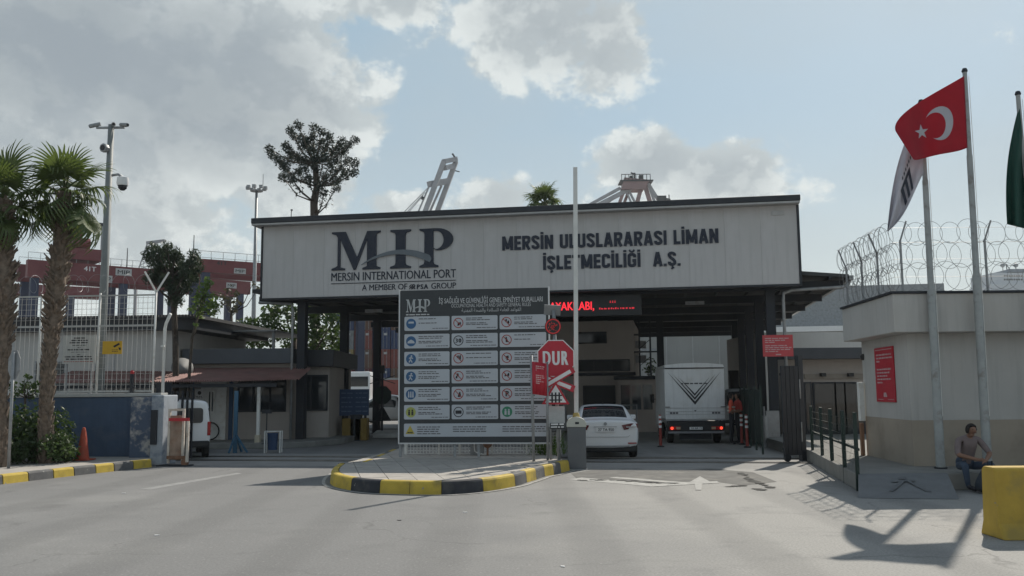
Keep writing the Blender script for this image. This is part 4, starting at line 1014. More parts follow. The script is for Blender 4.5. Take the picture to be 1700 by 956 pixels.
# low mesh fence and cabinets behind the board's foot
lf = thing('low_mesh_fence', 'low white mesh fence seen under the safety board', 'fence', (bo.x, bo.y + 1.0, IH), brz)
stuff(mesh_grid(.0, bwid + .3, .02, .55, .085, .075, .006).build('wire_mesh', whitepaint, lf))
for x in (.02, .9, 1.45, 2.3, 3.2, bwid + .28): MB().box(x, x + .05, -.025, .025, 0, .62).build('post', whitepaint, lf)
sb = thing('junction_box', 'pale steel junction box behind the safety board', 'box', (bo.x + 1.75, bo.y + .55, IH), brz); MB().box(0, .32, 0, .25, 0, .42).build('case', galv, sb, bevel=.01); MB().tube([(.1, -.02, .42), (.12, -.03, .1), (.25, -.08, .03), (.5, -.06, .02)], .018, 6).build('cable', whitepaint, sb)
sb = thing('round_valve', 'brown valve wheel behind the safety board next to a junction box', 'valve', (bo.x + 2.2, bo.y + .4, IH)); MB().tube([(0, 0, 0), (0, 0, .3)], .03, 6).build('stem', rust, sb); MB().lathe([(.12, -.03), (.12, .03)], 14, c=(0, 0, .3), axis='y').build('wheel', rust, sb)
# plant on the island
p = gnd(932, 756, IH)
pl = thing('island_plant', 'grassy green plant behind the sign posts on the island', 'plant', (p.x - .30, p.y + .7, IH)); mb = MB(); rg = random.Random(6)
for k in range(300):
    a = rg.uniform(0, 6.28); l = rg.uniform(.4, .85); b_ = Vector((rg.gauss(0, .2), rg.gauss(0, .3), 0)); d = Vector((math.cos(a) * .5, math.sin(a) * .5, rg.uniform(.5, 1))).normalized()
    m1 = b_ + d * l * .6; m2 = b_ + d * l + Vector((0, 0, -.12)); w = Vector((-d.y, d.x, 0)) * .018
    mb.add([b_ - w, b_ + w, m1 + w, m1 - w, m2], [(0, 1, 2, 3), (3, 2, 4)])
mb.build('leaves', leafmat('grass_leaf', (.05, .09, .02), (.12, .19, .05)), pl, fix=False)
# ---------------------------------------------------------------- signs at the island end
def octagon(cx, cz, r): return [(cx + r * math.cos(k * math.pi / 4 + math.pi / 8), cz + r * math.sin(k * math.pi / 4 + math.pi / 8)) for k in range(8)]
y0 = 21.75; p = Vector((at(928, 740, y0).x, y0, IH))
ds = thing('stop_sign', 'red octagonal DUR stop sign with railway crossbuck and rail triangle on one post', 'sign', p)
def L(u, v): q = at(u, v, y0); return q.x - p.x, q.z - IH
xt, zt = L(919, 515)
MB().tube([(0, 0, 0), (xt, 0, zt)], .045, 8).build('post', galv, ds, smooth=True)
x2, _ = L(915, 757); MB().tube([(x2, .05, 0), (x2, .05, 2.6)], .03, 8).build('post', galv, ds, smooth=True)
cx, cz = L(922.5, 595); rr = (L(953, 595)[0] - cx) / math.cos(math.pi / 8)
oc = MB().prism(octagon(cx, cz, rr), -.07, -.05).build('octagon', [signwhite], ds)
MB().prism(octagon(cx, cz, rr * .95), -.075, -.0705).build('red_face', signred, oc)
mb = MB(); a, b = L(901, 606), L(943, 583); txt(mb, 'DUR', a[0], b[0], a[1], b[1], -.078, .05, fit='H'); mb.build('lettering', signwhite, oc, fix=False)
xb = MB(); xr = MB()
for (ua, va, ub, vb), yy in (((897, 624, 953, 646), -.10), ((897, 645, 952, 613), -.12)):
    a, b = L(ua, va), L(ub, vb); A_, B_ = Vector((a[0], yy, a[1])), Vector((b[0], yy, b[1])); d = (B_ - A_).normalized()
    xr.bar(A_, B_, .16, .012, up=(0, 1, 0)); 
    nrm = Vector((-d.z, 0, d.x))
    for s_ in (-1, 1):
        c0 = A_ + d * .07 + nrm * s_ * .03 + Vector((0, -.009, 0)); c1 = B_ - d * .07 + nrm * s_ * .03 + Vector((0, -.009, 0))
    xb.bar(A_ + d * .06 + Vector((0, -.0085, 0)), B_ - d * .09 + Vector((0, -.0085, 0)), .085, .004, up=(0, 1, 0))
xo = xr.build('crossbuck', signred, ds); xb.build('white_bar', signwhite, xo)
t3 = [L(899, 671), L(945, 671), L(922, 633)]
c_ = (sum(q[0] for q in t3) / 3, sum(q[1] for q in t3) / 3)
tri = MB().prism(t3, -.155, -.14).build('triangle', signred, ds)
MB().prism([(c_[0] + (q[0] - c_[0]) * .76, c_[1] + (q[1] - c_[1]) * .76) for q in t3], -.16, -.1555).build('white_face', signwhite, tri)
mb = MB()
for k in (-1, 0, 1): x, z = c_[0] + k * .085, c_[1] - .02; mb.box(x - .02, x + .02, -.165, -.161, z - .12, z + .12)
for z in (-.06, .05): mb.box(c_[0] - .15, c_[0] + .15, -.1665, -.1655, c_[1] - .02 + z - .015, c_[1] - .02 + z + .015)
mb.build('rail_symbol', iblack, tri)
a, b = L(911, 708), L(937, 674); MB().box(a[0], b[0], -.07, -.055, a[1], b[1]).build('blank_plate', mat('faded_plate', (.42, .43, .43), .6, .1, 9), ds)
a, b = L(913, 711), L(937, 702); pt = MB().box(a[0], b[0], -.10, -.072, a[1] - .01, b[1]).build('black_plate', iblack, ds)
mb = MB(); rg = random.Random(5); dashes(mb, a[0] + .02, b[0] - .02, a[1] + .08, .04, -.104, rg); dashes(mb, a[0] + .02, b[0] - .02, a[1] + .02, .03, -.104, rg); stuff(mb.build('print', signwhite, pt))
a = L(918, 542); MB().lathe([(.20, -.06), (.20, .04)], 20, c=(a[0], 0, a[1]), axis='y').build('flasher', plastic, ds)
mb = MB(); disc(mb, a[0], a[1], .185, -.064, 24, 0, .155)
rg = random.Random(7)
for k in range(46): t = rg.uniform(0, 6.28); q = rg.uniform(0, .13); disc(mb, a[0] + q * math.cos(t), a[1] + q * math.sin(t), .012, -.064, 6)
mb.build('flasher_lamps', mat('flasher_red', (.5, .03, .03), .4, .05, emit=.12), ds)
a = L(917, 516); o = MB().box(-.2, .2, -.13, .13, -.012, .012).build('solar_panel', mat('solar', (.22, .23, .24), .4, .1), ds, loc=(a[0], 0, a[1] + .02)); o.rotation_euler = (R(-62), R(4), 0)
# red notice between two posts
y1 = 21.3; p = Vector((at(886, 740, y1).x, y1, IH))
rn = thing('red_notice', 'small curved red notice sheet on a grey post before the stop sign', 'sign', p)
def L2(u, v, yy=0): q = at(u, v, y1 + yy); return q.x - p.x, q.z - IH
x, z = L2(882, 590); MB().tube([(0, 0, 0), (x, 0, z)], .035, 8).build('post', galv, rn, smooth=True)
x2, _ = L2(910, 757); x3, z3 = L2(906, 594); MB().tube([(x2, .25, 0), (x3 + .03, .0, z3 - .1)], .03, 8).build('post', galv, rn, smooth=True)
a, b = L2(884, 654), L2(907, 600); mb = MB(); pr = MB(); n = 8
def cur(s_, t): return (a[0] + (b[0] - a[0]) * s_, -.05 - .10 * math.sin(s_ * 2.6), a[1] + (b[1] - a[1]) * t - .05 * s_)
for i in range(n): mb.add([cur(i / n, 0), cur((i + 1) / n, 0), cur((i + 1) / n, 1), cur(i / n, 1)], [(0, 1, 2, 3)])
o = mb.build('sheet', signred, rn, smooth=True); md = o.modifiers.new('thickness', 'SOLIDIFY'); md.thickness = .006
rg = random.Random(13)
for k, t in enumerate((.86, .80, .74, .58, .52, .46, .40, .34)):
    e = (.85, .8, .3, .8, .85, .6, .8, .5)[k]; s0 = .12
    for i in range(6):
        a0, a1 = s0 + (e - s0) * i / 6, s0 + (e - s0) * (i + .86) / 6
        q = [Vector(cur(a0, t)), Vector(cur(a1, t)), Vector(cur(a1, t + .03)), Vector(cur(a0, t + .03))]; pr.add([v + Vector((0, -.006, 0)) for v in q], [(0, 1, 2, 3)])
stuff(pr.build('print', mat('print_pink', (.62, .42, .42), .6), rn))
# ---------------------------------------------------------------- barrier
p = gnd(958, 779)
br = thing('boom_barrier', 'grey barrier cabinet with rounded top and raised white boom', 'barrier', p, R(-3))
MB().box(-.22, .22, -.18, .2, .02, 1.0).build('cabinet', mat('barrier_grey', (.12, .125, .135), .55, .08, 2, stain=(.16, .16, .155), stain_amt=.4), br, bevel=.015)
pf = [(-.235, 1.0), (.235, 1.0), (.235, 1.09), (.19, 1.17), (.1, 1.225), (0, 1.245), (-.1, 1.225), (-.19, 1.17), (-.235, 1.09)]
MB().prism(pf, -.195, .215).build('hood', mat('hood_pale', (.48, .48, .43), .6, .06, 4), br, bevel=.012)
MB().box(-.03, .06, -.2, -.196, 1.07, 1.12).build('lock_plate', darksteel, br)
MB().box(-.26, .26, -.22, .24, 0, .02).build('base', galv, br)
q = at(955, 278, p.y); zt = q.z; xt = q.x - p.x
MB().bar((.0, -.02, 1.1), (xt, -.02, zt), .105, .075, up=(0, 1, 0)).build('boom', mat('boom_white', (.62, .62, .6), .55, .08, 3, streak=.1), br, bevel=.01)
for k in range(3): MB().box(-.004, .001, 0, .001, 0, .001)
for z in (1.7, 2.6, 3.5):
    f = (z - 1.1) / (zt - 1.1); MB().box(xt * f - .058, xt * f - .0535, -.055, .015, z, z + .55).build('reflective_strip', mat('strip_red', (.45, .12, .1), .5), br)
MB().lathe([(.09, 1.23), (.07, 1.32), (.05, 1.34)], 10, c=(0, -.02, 0)).build('boom_socket', mat('socket_yellow', (.4, .3, .1), .6), br)
# ---------------------------------------------------------------- vehicles
def wheel(parent, x, y, r, w, side):
    prof = [(r * .55, -w / 2), (r * .9, -w / 2), (r, -w * .32), (r, w * .32), (r * .9, w / 2), (r * .55, w / 2)]
    o = MB().lathe(prof, 22, c=(x, y, r), axis='x').build('wheel', tyre, parent, smooth='auto')
    s = 1 if side > 0 else -1
    b = MB().lathe([(r * .62, s * (w / 2 - .03)), (r * .6, s * (w / 2 + .004)), (r * .2, s * (w / 2 - .02)), (.01, s * (w / 2 - .015))], 18, c=(x, y, r), axis='x')
    b.build('rim', mat('rim_alloy', (.4, .4, .41), .35, .05, metal=.7), o, smooth='auto'); return o
def loft(secs, mats, glassfn, parent, name='body', sub=2):
    """secs: list of (y, half ring points (x,z) bottom centre -> top centre)"""
    mb = MB(); k = len(secs[0][1]); ring = 2 * k - 2
    for y, pts in secs:
        full = list(pts) + [(-x, z) for x, z in pts[-2:0:-1]]
        mb.v += [(x, y, z) for x, z in full]
    for i in range(len(secs) - 1):
        for j in range(ring):
            a = i * ring + j; b = i * ring + (j + 1) % ring
            mb.f.append((a, b, b + ring, a + ring)); jj = j if j < k - 1 else ring - 1 - j
            mb.m.append(glassfn(i, jj))
    n = len(secs)
    mb.f.append(tuple(range(ring - 1, -1, -1))); mb.m.append(0); mb.f.append(tuple((n - 1) * ring + j for j in range(ring))); mb.m.append(0)
    o = mb.build(name, mats, parent, smooth=True)
    s = o.modifiers.new('subdivision', 'SUBSURF'); s.levels = sub; s.render_levels = sub
    return o
def sedan(t, white=carwhite):
    W = .93
    def ring(zb, hw, zw, belt, hg, zr, rr=None):
        return [(0, zb), (hw * .8, zb), (hw * .98, zb + .12), (hw, zw), (hw * .985, belt - .04), (hw * .93, belt), (hg + .06, zr - .07) if zr - belt > .2 else (hg + .05, belt + (zr - belt) * .6), (hg, zr - .025), (hg * .5, zr), (0, zr + .005)]
    secs = [(.0, ring(.36, .78, .62, .92, .55, 1.00)), (.02, ring(.30, .84, .62, .95, .60, 1.03)), (.10, ring(.25, .89, .64, .985, .66, 1.06)), (.34, ring(.24, .92, .66, 1.0, .68, 1.075)), (.50, ring(.24, .925, .68, 1.0, .68, 1.09)), (.95, ring(.22, .93, .68, 1.0, .63, 1.32)), (1.35, ring(.22, .93, .68, .99, .585, 1.435)),
            (2.0, ring(.22, .93, .68, .98, .58, 1.47)), (2.7, ring(.22, .93, .68, .97, .57, 1.44)), (3.3, ring(.22, .925, .68, .95, .62, 1.18)), (3.7, ring(.22, .92, .66, .92, .68, .98)), (4.3, ring(.22, .9, .62, .84, .62, .89)), (4.7, ring(.24, .84, .58, .74, .56, .78)), (4.86, ring(.34, .7, .55, .64, .45, .68))]
    def gl(i, j):
        if i in (4, 5) and j in (7, 8): return 1
        if i in (8, 9) and j in (7, 8): return 1
        if 5 <= i <= 8 and j == 5: return 1
        return 0
    loft(secs, [white, glass], gl, t)
    for x in (-.79, .79):
        for y in (.95, 3.85): wheel(t, x, y, .325, .215, x)
    MB().box(-.82, .82, .02, .5, .19, .36).build('under_bumper', plastic, t, bevel=.04)
    MB().box(-.64, .64, -.025, -.004, .335, .37).build('bumper_trim', galv, t)
    for s in (-1, 1):
        v = [(s * .885, .10, .95), (s * .885, .08, .84), (s * .50, -.03, .79), (s * .44, -.03, .915), (s * .70, -.005, .965)]
        mb = MB(); mb.add(v + [(x, y + .08, z) for x, y, z in v], [(0, 1, 2, 3, 4), (9, 8, 7, 6, 5)] + [(i, (i + 1) % 5, (i + 1) % 5 + 5, i + 5) for i in range(5)])
        o = mb.build('tail_light', mat('tail_smoked', (.12, .02, .025), .2, .1), t); 
        MB().box(min(s * .56, s * .82), max(s * .56, s * .82), -.05, -.031, .85, .885).build('light_bar', mat('tail_clear', (.4, .38, .38), .2), o)
        MB().box(min(s * .6, s * .83), max(s * .6, s * .83), -.03, .0, .42, .45).build('reflector', tail_red, t)
    pl = MB().box(-.26, .26, -.035, -.012, .74, .86).build('number_plate', signwhite, t)
    mb = MB(); txt(mb, '27 TA 950', -.2, .23, .765, .835, -.0365, .03, fit='H'); mb.build('lettering', iblack, pl, fix=False)
    MB().box(-.31, .31, -.03, -.008, .868, .885).build('lid_trim', seam, t)
    MB().lathe([(.045, -.03), (.045, -.01)], 16, c=(0, 0, .955), axis='y').build('badge', galv, t)
    mb = MB(); mb.bar((.02, .58, 1.135), (.42, .62, 1.15), .02, .015); mb.box(-.03, .06, .56, .6, 1.12, 1.14); mb.build('wiper', plastic, t)
    for s in (-1, 1): MB().box(s * .95 - .09, s * .95 + .09, 3.0, 3.12, .98, 1.12).build('mirror', white, t, bevel=.03)
    mb = MB()
    for a, b in (((-.66, .64), (-.60, .60)), ((-.60, .60), (.60, .60)), ((.60, .60), (.66, .64))): mb.bar((a[0], -.004, a[1]), (b[0], -.004, b[1]), .012, .012)
    mb.build('bumper_seam', seam, t)
    MB().lathe([(.03, 1.46), (.01, 1.51)], 8, c=(0, 1.55, 0)).build('antenna', plastic, t)
p = gnd(1003, 763)
car = thing('white_sedan', 'white saloon car seen from behind waiting beside the barrier', 'car', (p.x + .05, p.y, .004), R(-3.5)); sedan(car)

# box truck
p = gnd(1156, 737)
tk = thing('box_truck', 'white box truck with dark chevron on its rear door under the canopy', 'truck', (p.x, p.y, .004), R(-4))
TW = 1.03
tw = mat('truck_white', (.60, .61, .615), .4, .05, 2, streak=.25, stain=(.5, .49, .46), stain_amt=.5, stain_scale=2)
MB().box(-TW, TW, 0, 3.6, .84, 2.62).build('cargo_box', tw, tk, bevel=.03)
MB().prism([(-TW, 2.625), (TW, 2.625), (TW - .03, 2.72), (.5, 2.77), (0, 2.785), (-.5, 2.77), (-TW + .03, 2.72)], -.02, 3.6).build('roof_cap', tw, tk)
MB().box(-TW + .01, TW - .01, -.028, -.003, 2.585, 2.62).build('roof_seam', iblack, tk)
for z in (.84, 1.0, 1.10, 1.22): MB().box(-TW + .02, TW - .02, -.012, -.003, z, z + .015).build('rear_seam', seam, tk)
MB().box(-TW - .01, TW + .01, -.03, .0, .80, .838).build('sill', galv, tk)
mb = MB()
for k, (w0, zt, zb, th) in enumerate(((.92, 2.48, 1.34, .115), (.74, 2.40, 1.505, .09), (.54, 2.30, 1.645, .08))):
    for s in (-1, 1): mb.prism([(s * w0, zt), (0, zb), (0, zb + th)], -.010, -.004)
mb.build('chevron', iblack, tk)
mb = MB(); dashes(mb, -.47, .44, 2.05, .05, -.006, random.Random(31)); stuff(mb.build('print', mat('print_dark_grey', (.07, .07, .075), .6), tk))
mb = MB(); mb.prism([(-.05, 1.17), (0, 1.10), (.05, 1.17), (0, 1.145)], -.012, -.004); mb.build('emblem', iblack, tk)
for s in (-1, 1):
    mb = MB()
    for k in range(3): mb.box(s * .72 - .15 + k * .1, s * .72 - .07 + k * .1, -.013, -.003, 1.025, 1.09)
    mb.build('vent', print_grey, tk)
    MB().box(s * .95 - .08, s * .95 + .08, -.045, -.003, 1.255, 1.275).build('latch', iblack, tk)
    lb = MB().box(s * .72 - .19, s * .72 + .19, -.06, .02, .48, .60).build('tail_light', tail_red, tk, bevel=.01)
    MB().lathe([(.05, -.075), (.048, -.061)], 14, c=(s * (.82 if s < 0 else .86), 0, .54), axis='y').build('brake_lamp', tail_lit, lb)
    MB().box(s * .6 - .07, s * .6 + .07, -.066, -.061, .5, .58).build('clear_lamp', mat('lamp_amber', (.4, .3, .2), .3), lb)
MB().box(-TW + .05, TW - .05, 0, .12, .42, .78).build('chassis_beam', plastic, tk)
MB().box(-TW + .08, TW - .08, -.10, -.03, .36, .43).build('bumper', mat('bumper_dull', (.2, .2, .21), .5), tk, bevel=.01)
MB().box(-.55, .55, .1, .2, .15, .36).build('tow_bar', darksteel, tk)
pl = MB().box(-.22, .22, -.075, -.06, .49, .58).build('number_plate', signwhite, tk); mb = MB(); txt(mb, '33 AR 71', -.17, .19, .51, .565, -.077, .03, fit='H'); mb.build('lettering', iblack, pl, fix=False)
for s in (-1, 1):
    for y in (.75, 3.9): wheel(tk, s * .82, y, .33, .22, s)
MB().box(-.4, .4, .1, 5.2, .38, .62).build('chassis', plastic, tk)
cb = MB().prism([(0, 0)] * 3, 0, 0) if False else None
c_ = MB().add([(-.95, 3.75, .45), (.95, 3.75, .45), (.95, 3.75, 2.05), (-.95, 3.75, 2.05), (-.92, 5.3, .45), (.92, 5.3, .45), (.85, 4.6, 2.0), (-.85, 4.6, 2.0), (.92, 5.35, 1.2), (-.92, 5.35, 1.2)], [(0, 1, 2, 3), (0, 4, 5, 1), (1, 5, 8, 6, 2), (3, 7, 9, 4, 0), (2, 6, 7, 3), (6, 8, 9, 7), (4, 9, 8, 5)]).build('cab', tw, tk, bevel=.04)
for s in (-1, 1): MB().box(s * 1.1 - .08, s * 1.1 + .08, 4.5, 4.56, 1.35, 1.7).build('mirror', plastic, tk); MB().tube([(s * .9, 4.5, 1.5), (s * 1.08, 4.52, 1.5)], .015, 6).build('mirror_arm', plastic, tk)
# small delivery van at the left
p = gnd(327, 765)
vn = thing('delivery_van', 'small white delivery van half hidden by the rusty gate end', 'van', (p.x - .62, p.y + .5, .004), R(23)); vn.scale = (.92, .92, .92)
def vring(zb, hw, belt, hg, zr): return [(0, zb), (hw * .85, zb), (hw, zb + .12), (hw, belt - .15), (hw * .985, belt), (hg + .03, zr - .12), (hg - .06, zr - .01), (hg * .5, zr + .02), (0, zr + .025)]
secs = [(0, vring(.42, .78, 1.05, .68, 1.70)), (.03, vring(.38, .83, 1.08, .73, 1.76)), (.12, vring(.35, .86, 1.08, .77, 1.80)), (.8, vring(.32, .87, 1.08, .78, 1.83)), (2.4, vring(.3, .87, 1.06, .77, 1.81)), (2.7, vring(.3, .87, 1.05, .72, 1.74)), (3.35, vring(.3, .86, 1.03, .72, 1.12)), (4.1, vring(.34, .82, .85, .6, .92)), (4.3, vring(.42, .7, .7, .5, .75))]
loft(secs, [carwhite, glass], lambda i, j: 1 if (1 <= i <= 5 and j == 4 and i != 3) or (i == 5 and j >= 5) else 0, vn)
MB().prism(rrect(-.60, .60, 1.12, 1.58, .08), -.03, -.008).build('rear_window', glass, vn)
MB().box(-.80, .80, -.09, .1, .36, .56).build('bumper', plastic, vn, bevel=.04)
for s in (-1, 1): MB().box(s * .79 - .05, s * .79 + .05, -.01, .06, .72, 1.15).build('tail_light', tail_red, vn, bevel=.02)
pl = MB().box(-.2, .3, -.035, -.005, .72, .92).build('plate_recess', galv, vn); mb = MB(); dashes(mb, -.17, .27, .77, .09, -.037, random.Random(4)); mb.build('print', iblack, pl)
MB().lathe([(.04, -.03), (.04, -.005)], 12, c=(0, 0, 1.03), axis='y').build('badge', galv, vn); mb = MB(); dashes(mb, -.22, .22, .965, .03, -.031, random.Random(6)); mb.build('lettering', galv, vn)
MB().box(-.35, .3, -.034, -.03, 1.14, 1.155).build('wiper', plastic, vn)
for s in (-1, 1):
    for y in (.8, 3.45): wheel(vn, s * .76, y, .31, .2, s)
# pickup and light car beyond the left pillars, van beyond the truck
def simple_car(t, m_, L_=4.2, W_=.86, H_=1.5, pickup=False):
    zr = H_
    if pickup:
        secs = [(0, vring(.45, .8, .95, .72, 1.0)), (.1, vring(.42, W_, 1.0, .8, 1.03)), (1.6, vring(.42, W_, 1.02, .8, 1.06)), (1.72, vring(.42, W_, 1.05, .7, zr - .1)), (2.2, vring(.4, W_, 1.05, .68, zr)), (3.0, vring(.4, W_, 1.05, .68, zr - .02)), (3.6, vring(.4, W_, 1.02, .75, 1.12)), (4.7, vring(.42, .82, .9, .6, .98)), (4.85, vring(.5, .7, .75, .5, .8))]
        fn = lambda i, j: 1 if (3 <= i <= 5 and j in (4,)) or (i in (2, 5) and j in (6, 7)) else 0
    else:
        secs = [(0, vring(.4, .76, .95, .6, 1.1)), (.06, vring(.35, W_, .98, .64, 1.2)), (.35, vring(.3, W_, .98, .62, zr - .06)), (1.2, vring(.3, W_, .98, .62, zr)), (2.4, vring(.3, W_, .97, .6, zr - .05)), (3.1, vring(.3, W_, .95, .66, 1.05)), (3.9, vring(.32, .8, .8, .6, .88)), (L_, vring(.4, .7, .65, .5, .7))]
        fn = lambda i, j: 1 if (1 <= i <= 4 and j == 4) or (i in (1, 4) and j in (6, 7)) else 0
    loft(secs, [m_, glass], fn, t)
    for s in (-1, 1):
        for y in (.8, L_ - .85): wheel(t, s * (W_ - .12), y, .33, .2, s)
        MB().box(s * (W_ - .12) - .06, s * (W_ - .12) + .06, -.02, .06, .7, .95).build('tail_light', tail_red, t)
    MB().box(-W_ * .93, W_ * .93, -.06, .12, .34, .5).build('bumper', plastic, t, bevel=.03)
    MB().box(-.25, .25, -.03, -.0, .62, .72).build('number_plate', signwhite, t)
p = gnd(668, 712); pk = thing('white_pickup', 'white pickup truck seen side on left of the safety board', 'pickup', (p.x + 1.6, p.y, .004), R(82)); simple_car(pk, carwhite, 4.85, .9, 1.75, True)
p = at(608, 700, 56); c2 = thing('parked_car', 'pale car parked beyond the left gate pillars', 'car', (p.x + .7, 56, .004), R(70)); simple_car(c2, carwhite)
p = at(1226, 700, 41); c3 = thing('grey_minibus', 'grey minibus seen from behind to the right of the box truck', 'van', (p.x + .15, 41, .004), R(-8)); simple_car(c3, mat('car_silver', (.3, .31, .32), .35), 4.4, .9, 1.9)
MB().prism(rrect(-.62, .62, 1.15, 1.62, .08), -.05, .13).build('rear_window', glass, c3)
# ---------------------------------------------------------------- right side
LZ = .3
WY = 18.3
wc = Vector((at(1518, 776, WY).x, WY, 0))
# ledge pavement in front of the right guard house
rp = bpy.data.objects.new('right_pavement', None); COL.objects.link(rp); struct(rp)
A_ = gnd(1428, 788, LZ); B_ = gnd(1352, 757, LZ)
lp = [(6.25, 16.75), (30, 16.75), (30, 40), (9.3, 40), (7.55, 23.4)]
MB().slab(lp, 0, LZ).build('paved_surface', mat('ledge_concrete', (.22, .215, .2), .9, .14, 2, .3, 40), rp, bevel=.015)
p = [gnd(1425, 827), gnd(1592, 829)]
rampv = [(p[0].x, p[0].y, .006), (p[1].x, p[1].y, .006), (6.28 + 1.62, 16.745, LZ + .012), (6.28, 16.745, LZ + .012)]
mb = MB(); mb.add(rampv + [(rampv[3][0], rampv[3][1], .006), (rampv[2][0], rampv[2][1], .006)], [(0, 1, 2, 3), (0, 3, 4), (1, 5, 2), (0, 4, 5, 1), (3, 2, 5, 4)])
ramp = mb.build('ramp', mat('ramp_grey', (.16, .165, .17), .8, .12, 4, .6, 90), rp)
# worn accessibility mark on the ramp
mb = MB(); a, b, c, d = [Vector(v) for v in rampv]
def rpnt(s, t): return a.lerp(b, s).lerp(d.lerp(c, s), t) + Vector((0, -.004, .006))
for pts in ([(.32, .28), (.36, .26), (.52, .70), (.47, .72)], [(.36, .62), (.62, .66), (.62, .72), (.36, .68)], [(.52, .66), (.56, .66), (.76, .25), (.70, .25)], [(.44, .74), (.52, .74), (.52, .84), (.44, .84)]):
    mb.add([rpnt(*q) for q in pts], [(0, 1, 2, 3)])
mb.build('worn_symbol', mat('ramp_mark', (.125, .13, .135), .85, .2, 8), ramp)
# guard house
rh = thing('right_guard_house', 'pale grey flat roofed gatehouse with tan base at the right edge', 'building', (0, 0, 0))
ex = Vector((at(1440, 760, 21.4).x, 21.4))
WH = 2.95
foot = [(wc.x, WY), (26, WY), (26, 21.5), (ex.x + .3, 21.5), (ex.x, 21.4)]
DZ = at(1600, 697, WY).z
MB().slab(foot, LZ + .002, DZ).build('dado', dado, rh)
MB().slab(foot, DZ + .001, WH).build('wall', greywall, rh)
def off2(P, d):
    return [(P[0][0] - d * 1.0, P[0][1] - d), (P[1][0], P[1][1] - d), (P[2][0], P[2][1]), (P[3][0] - d, P[3][1]), (P[4][0] - d, P[4][1])]
MB().slab(off2(foot, .42), WH + .002, 3.72).build('parapet', greywall, rh, bevel=.015)
MB().slab(off2(foot, .47), 3.723, 3.765).build('parapet_cap', darksteel, rh)
# red notice on the slanting wall, on its plane
wd = Vector((ex.x - wc.x, ex.y - WY, 0)); wlen2 = wd.length; wd.normalize()
def lwall(u, v):
    n = Vector((wd.y, -wd.x, 0)); o_ = Vector((0, 0, CZ)); d_ = ray(u, v); t = (wc - o_).dot(n) / d_.dot(n); q = o_ + d_ * t
    return (q - wc).dot(wd), q.z
rs = thing('red_wall_notice', 'tall red notice fixed to the slanting gatehouse wall', 'sign', wc, math.atan2(wd.y, wd.x) + math.pi)
s0, za = lwall(1489, 665); s1, zb = lwall(1453, 574)
# the thing's local x runs from the far end towards the near corner, -y faces the road
za, zb = lwall(1471, 667)[1], lwall(1471, 576)[1]
yo = .008
def nb(name, x0, x1, z0, z1, d0, d1, m_, par): return MB().box(x0, x1, d0, d1, z0, z1).build(name, m_, par)
sgn = 1
pt = nb('plate', -s1, -s0, za, zb, -.03, -.006, signred, rs)
W_ = s1 - s0; H_ = zb - za
mb = MB(); rg = random.Random(17)
mb.quad((-s1 + W_ * .06, -.033, zb - H_ * .05), (-s0 - W_ * .06, -.033, zb - H_ * .05), (-s0 - W_ * .06, -.033, zb - H_ * .035), (-s1 + W_ * .06, -.033, zb - H_ * .035))
for f, e in ((.15, .9), (.21, .95), (.27, .28), (.42, .9), (.48, .78), (.54, .66), (.60, .85), (.66, .38)):
    dashes(mb, -s1 + W_ * .1, -s1 + W_ * e, zb - H_ * f, H_ * .032, -.033, rg)
mb.quad((-s1 + W_ * .4, -.033, za + H_ * .09), (-s1 + W_ * .6, -.033, za + H_ * .09), (-s1 + W_ * .55, -.033, za + H_ * .17), (-s1 + W_ * .42, -.033, za + H_ * .17))
for x0, x1 in ((.08, .4), (.62, .94)): mb.quad((-s1 + W_ * x0, -.033, za + H_ * .04), (-s1 + W_ * x1, -.033, za + H_ * .04), (-s1 + W_ * x1, -.033, za + H_ * .05), (-s1 + W_ * x0, -.033, za + H_ * .05))
stuff(mb.build('print', mat('print_rose', (.5, .33, .34), .6), pt))
RS_DIR = rs
q = at(1434, 589, 21.3); wc_ = thing('wall_camera', 'small white dome camera on the far corner of the gatehouse', 'camera', (q.x, 21.3, q.z)); MB().tube([(.14, 0.05, 0), (0, 0, 0)], .03, 8).build('bracket', signwhite, wc_); MB().lathe([(.07, .02), (.09, -.03), (.07, -.11), (.02, -.13)], 12).build('dome', plastic, wc_, smooth=True)
q = at(1436, 690, 22.2); o = thing('letter_box', 'narrow pale cabinet at the far gatehouse corner', 'cabinet', (ex.x - .2, 21.35, LZ)); MB().box(.04, .16, -.08, .06, .8, 1.7).build('case', whitepaint, o, bevel=.01); MB().box(.05, .12, -.05, .05, 0, .75).build('post', rust, o)
# razor wire on the parapet
rw = thing('razor_wire', 'tall razor wire fence of stacked coils along the gatehouse parapet', 'razor wire', (0, 0, 3.766))
pfx = [(at(u, 480, WY - .3).x, WY - .3) for u in (1499, 1640)] + [(at(1499, 480, WY - .3).x + 3.6, WY - .3)]
for x, y in pfx:
    MB().bar((x, y, 0), (x, y, 1.05), .035).build('post', galv, rw); MB().bar((x, y, 1.03), (x + .09, y - .12, 1.42), .025).build('outrigger', galv, rw)
spx = [at(1466, 500, 19.8), at(1438, 508, 21.2), at(1417, 515, 22.2)]
ends = Vector((ex.x - .3, 21.4, 0)); cor = Vector((wc.x - .3, WY - .3, 0))
for f in (.3, .62, .97):
    q = cor.lerp(ends, f); MB().bar((q.x, q.y, 0), (q.x, q.y, .95), .035).build('post', galv, rw); MB().bar((q.x, q.y, .93), (q.x - .18, q.y - .05, 1.35), .025).build('outrigger', galv, rw)
mb = MB()
rgz = random.Random(19)
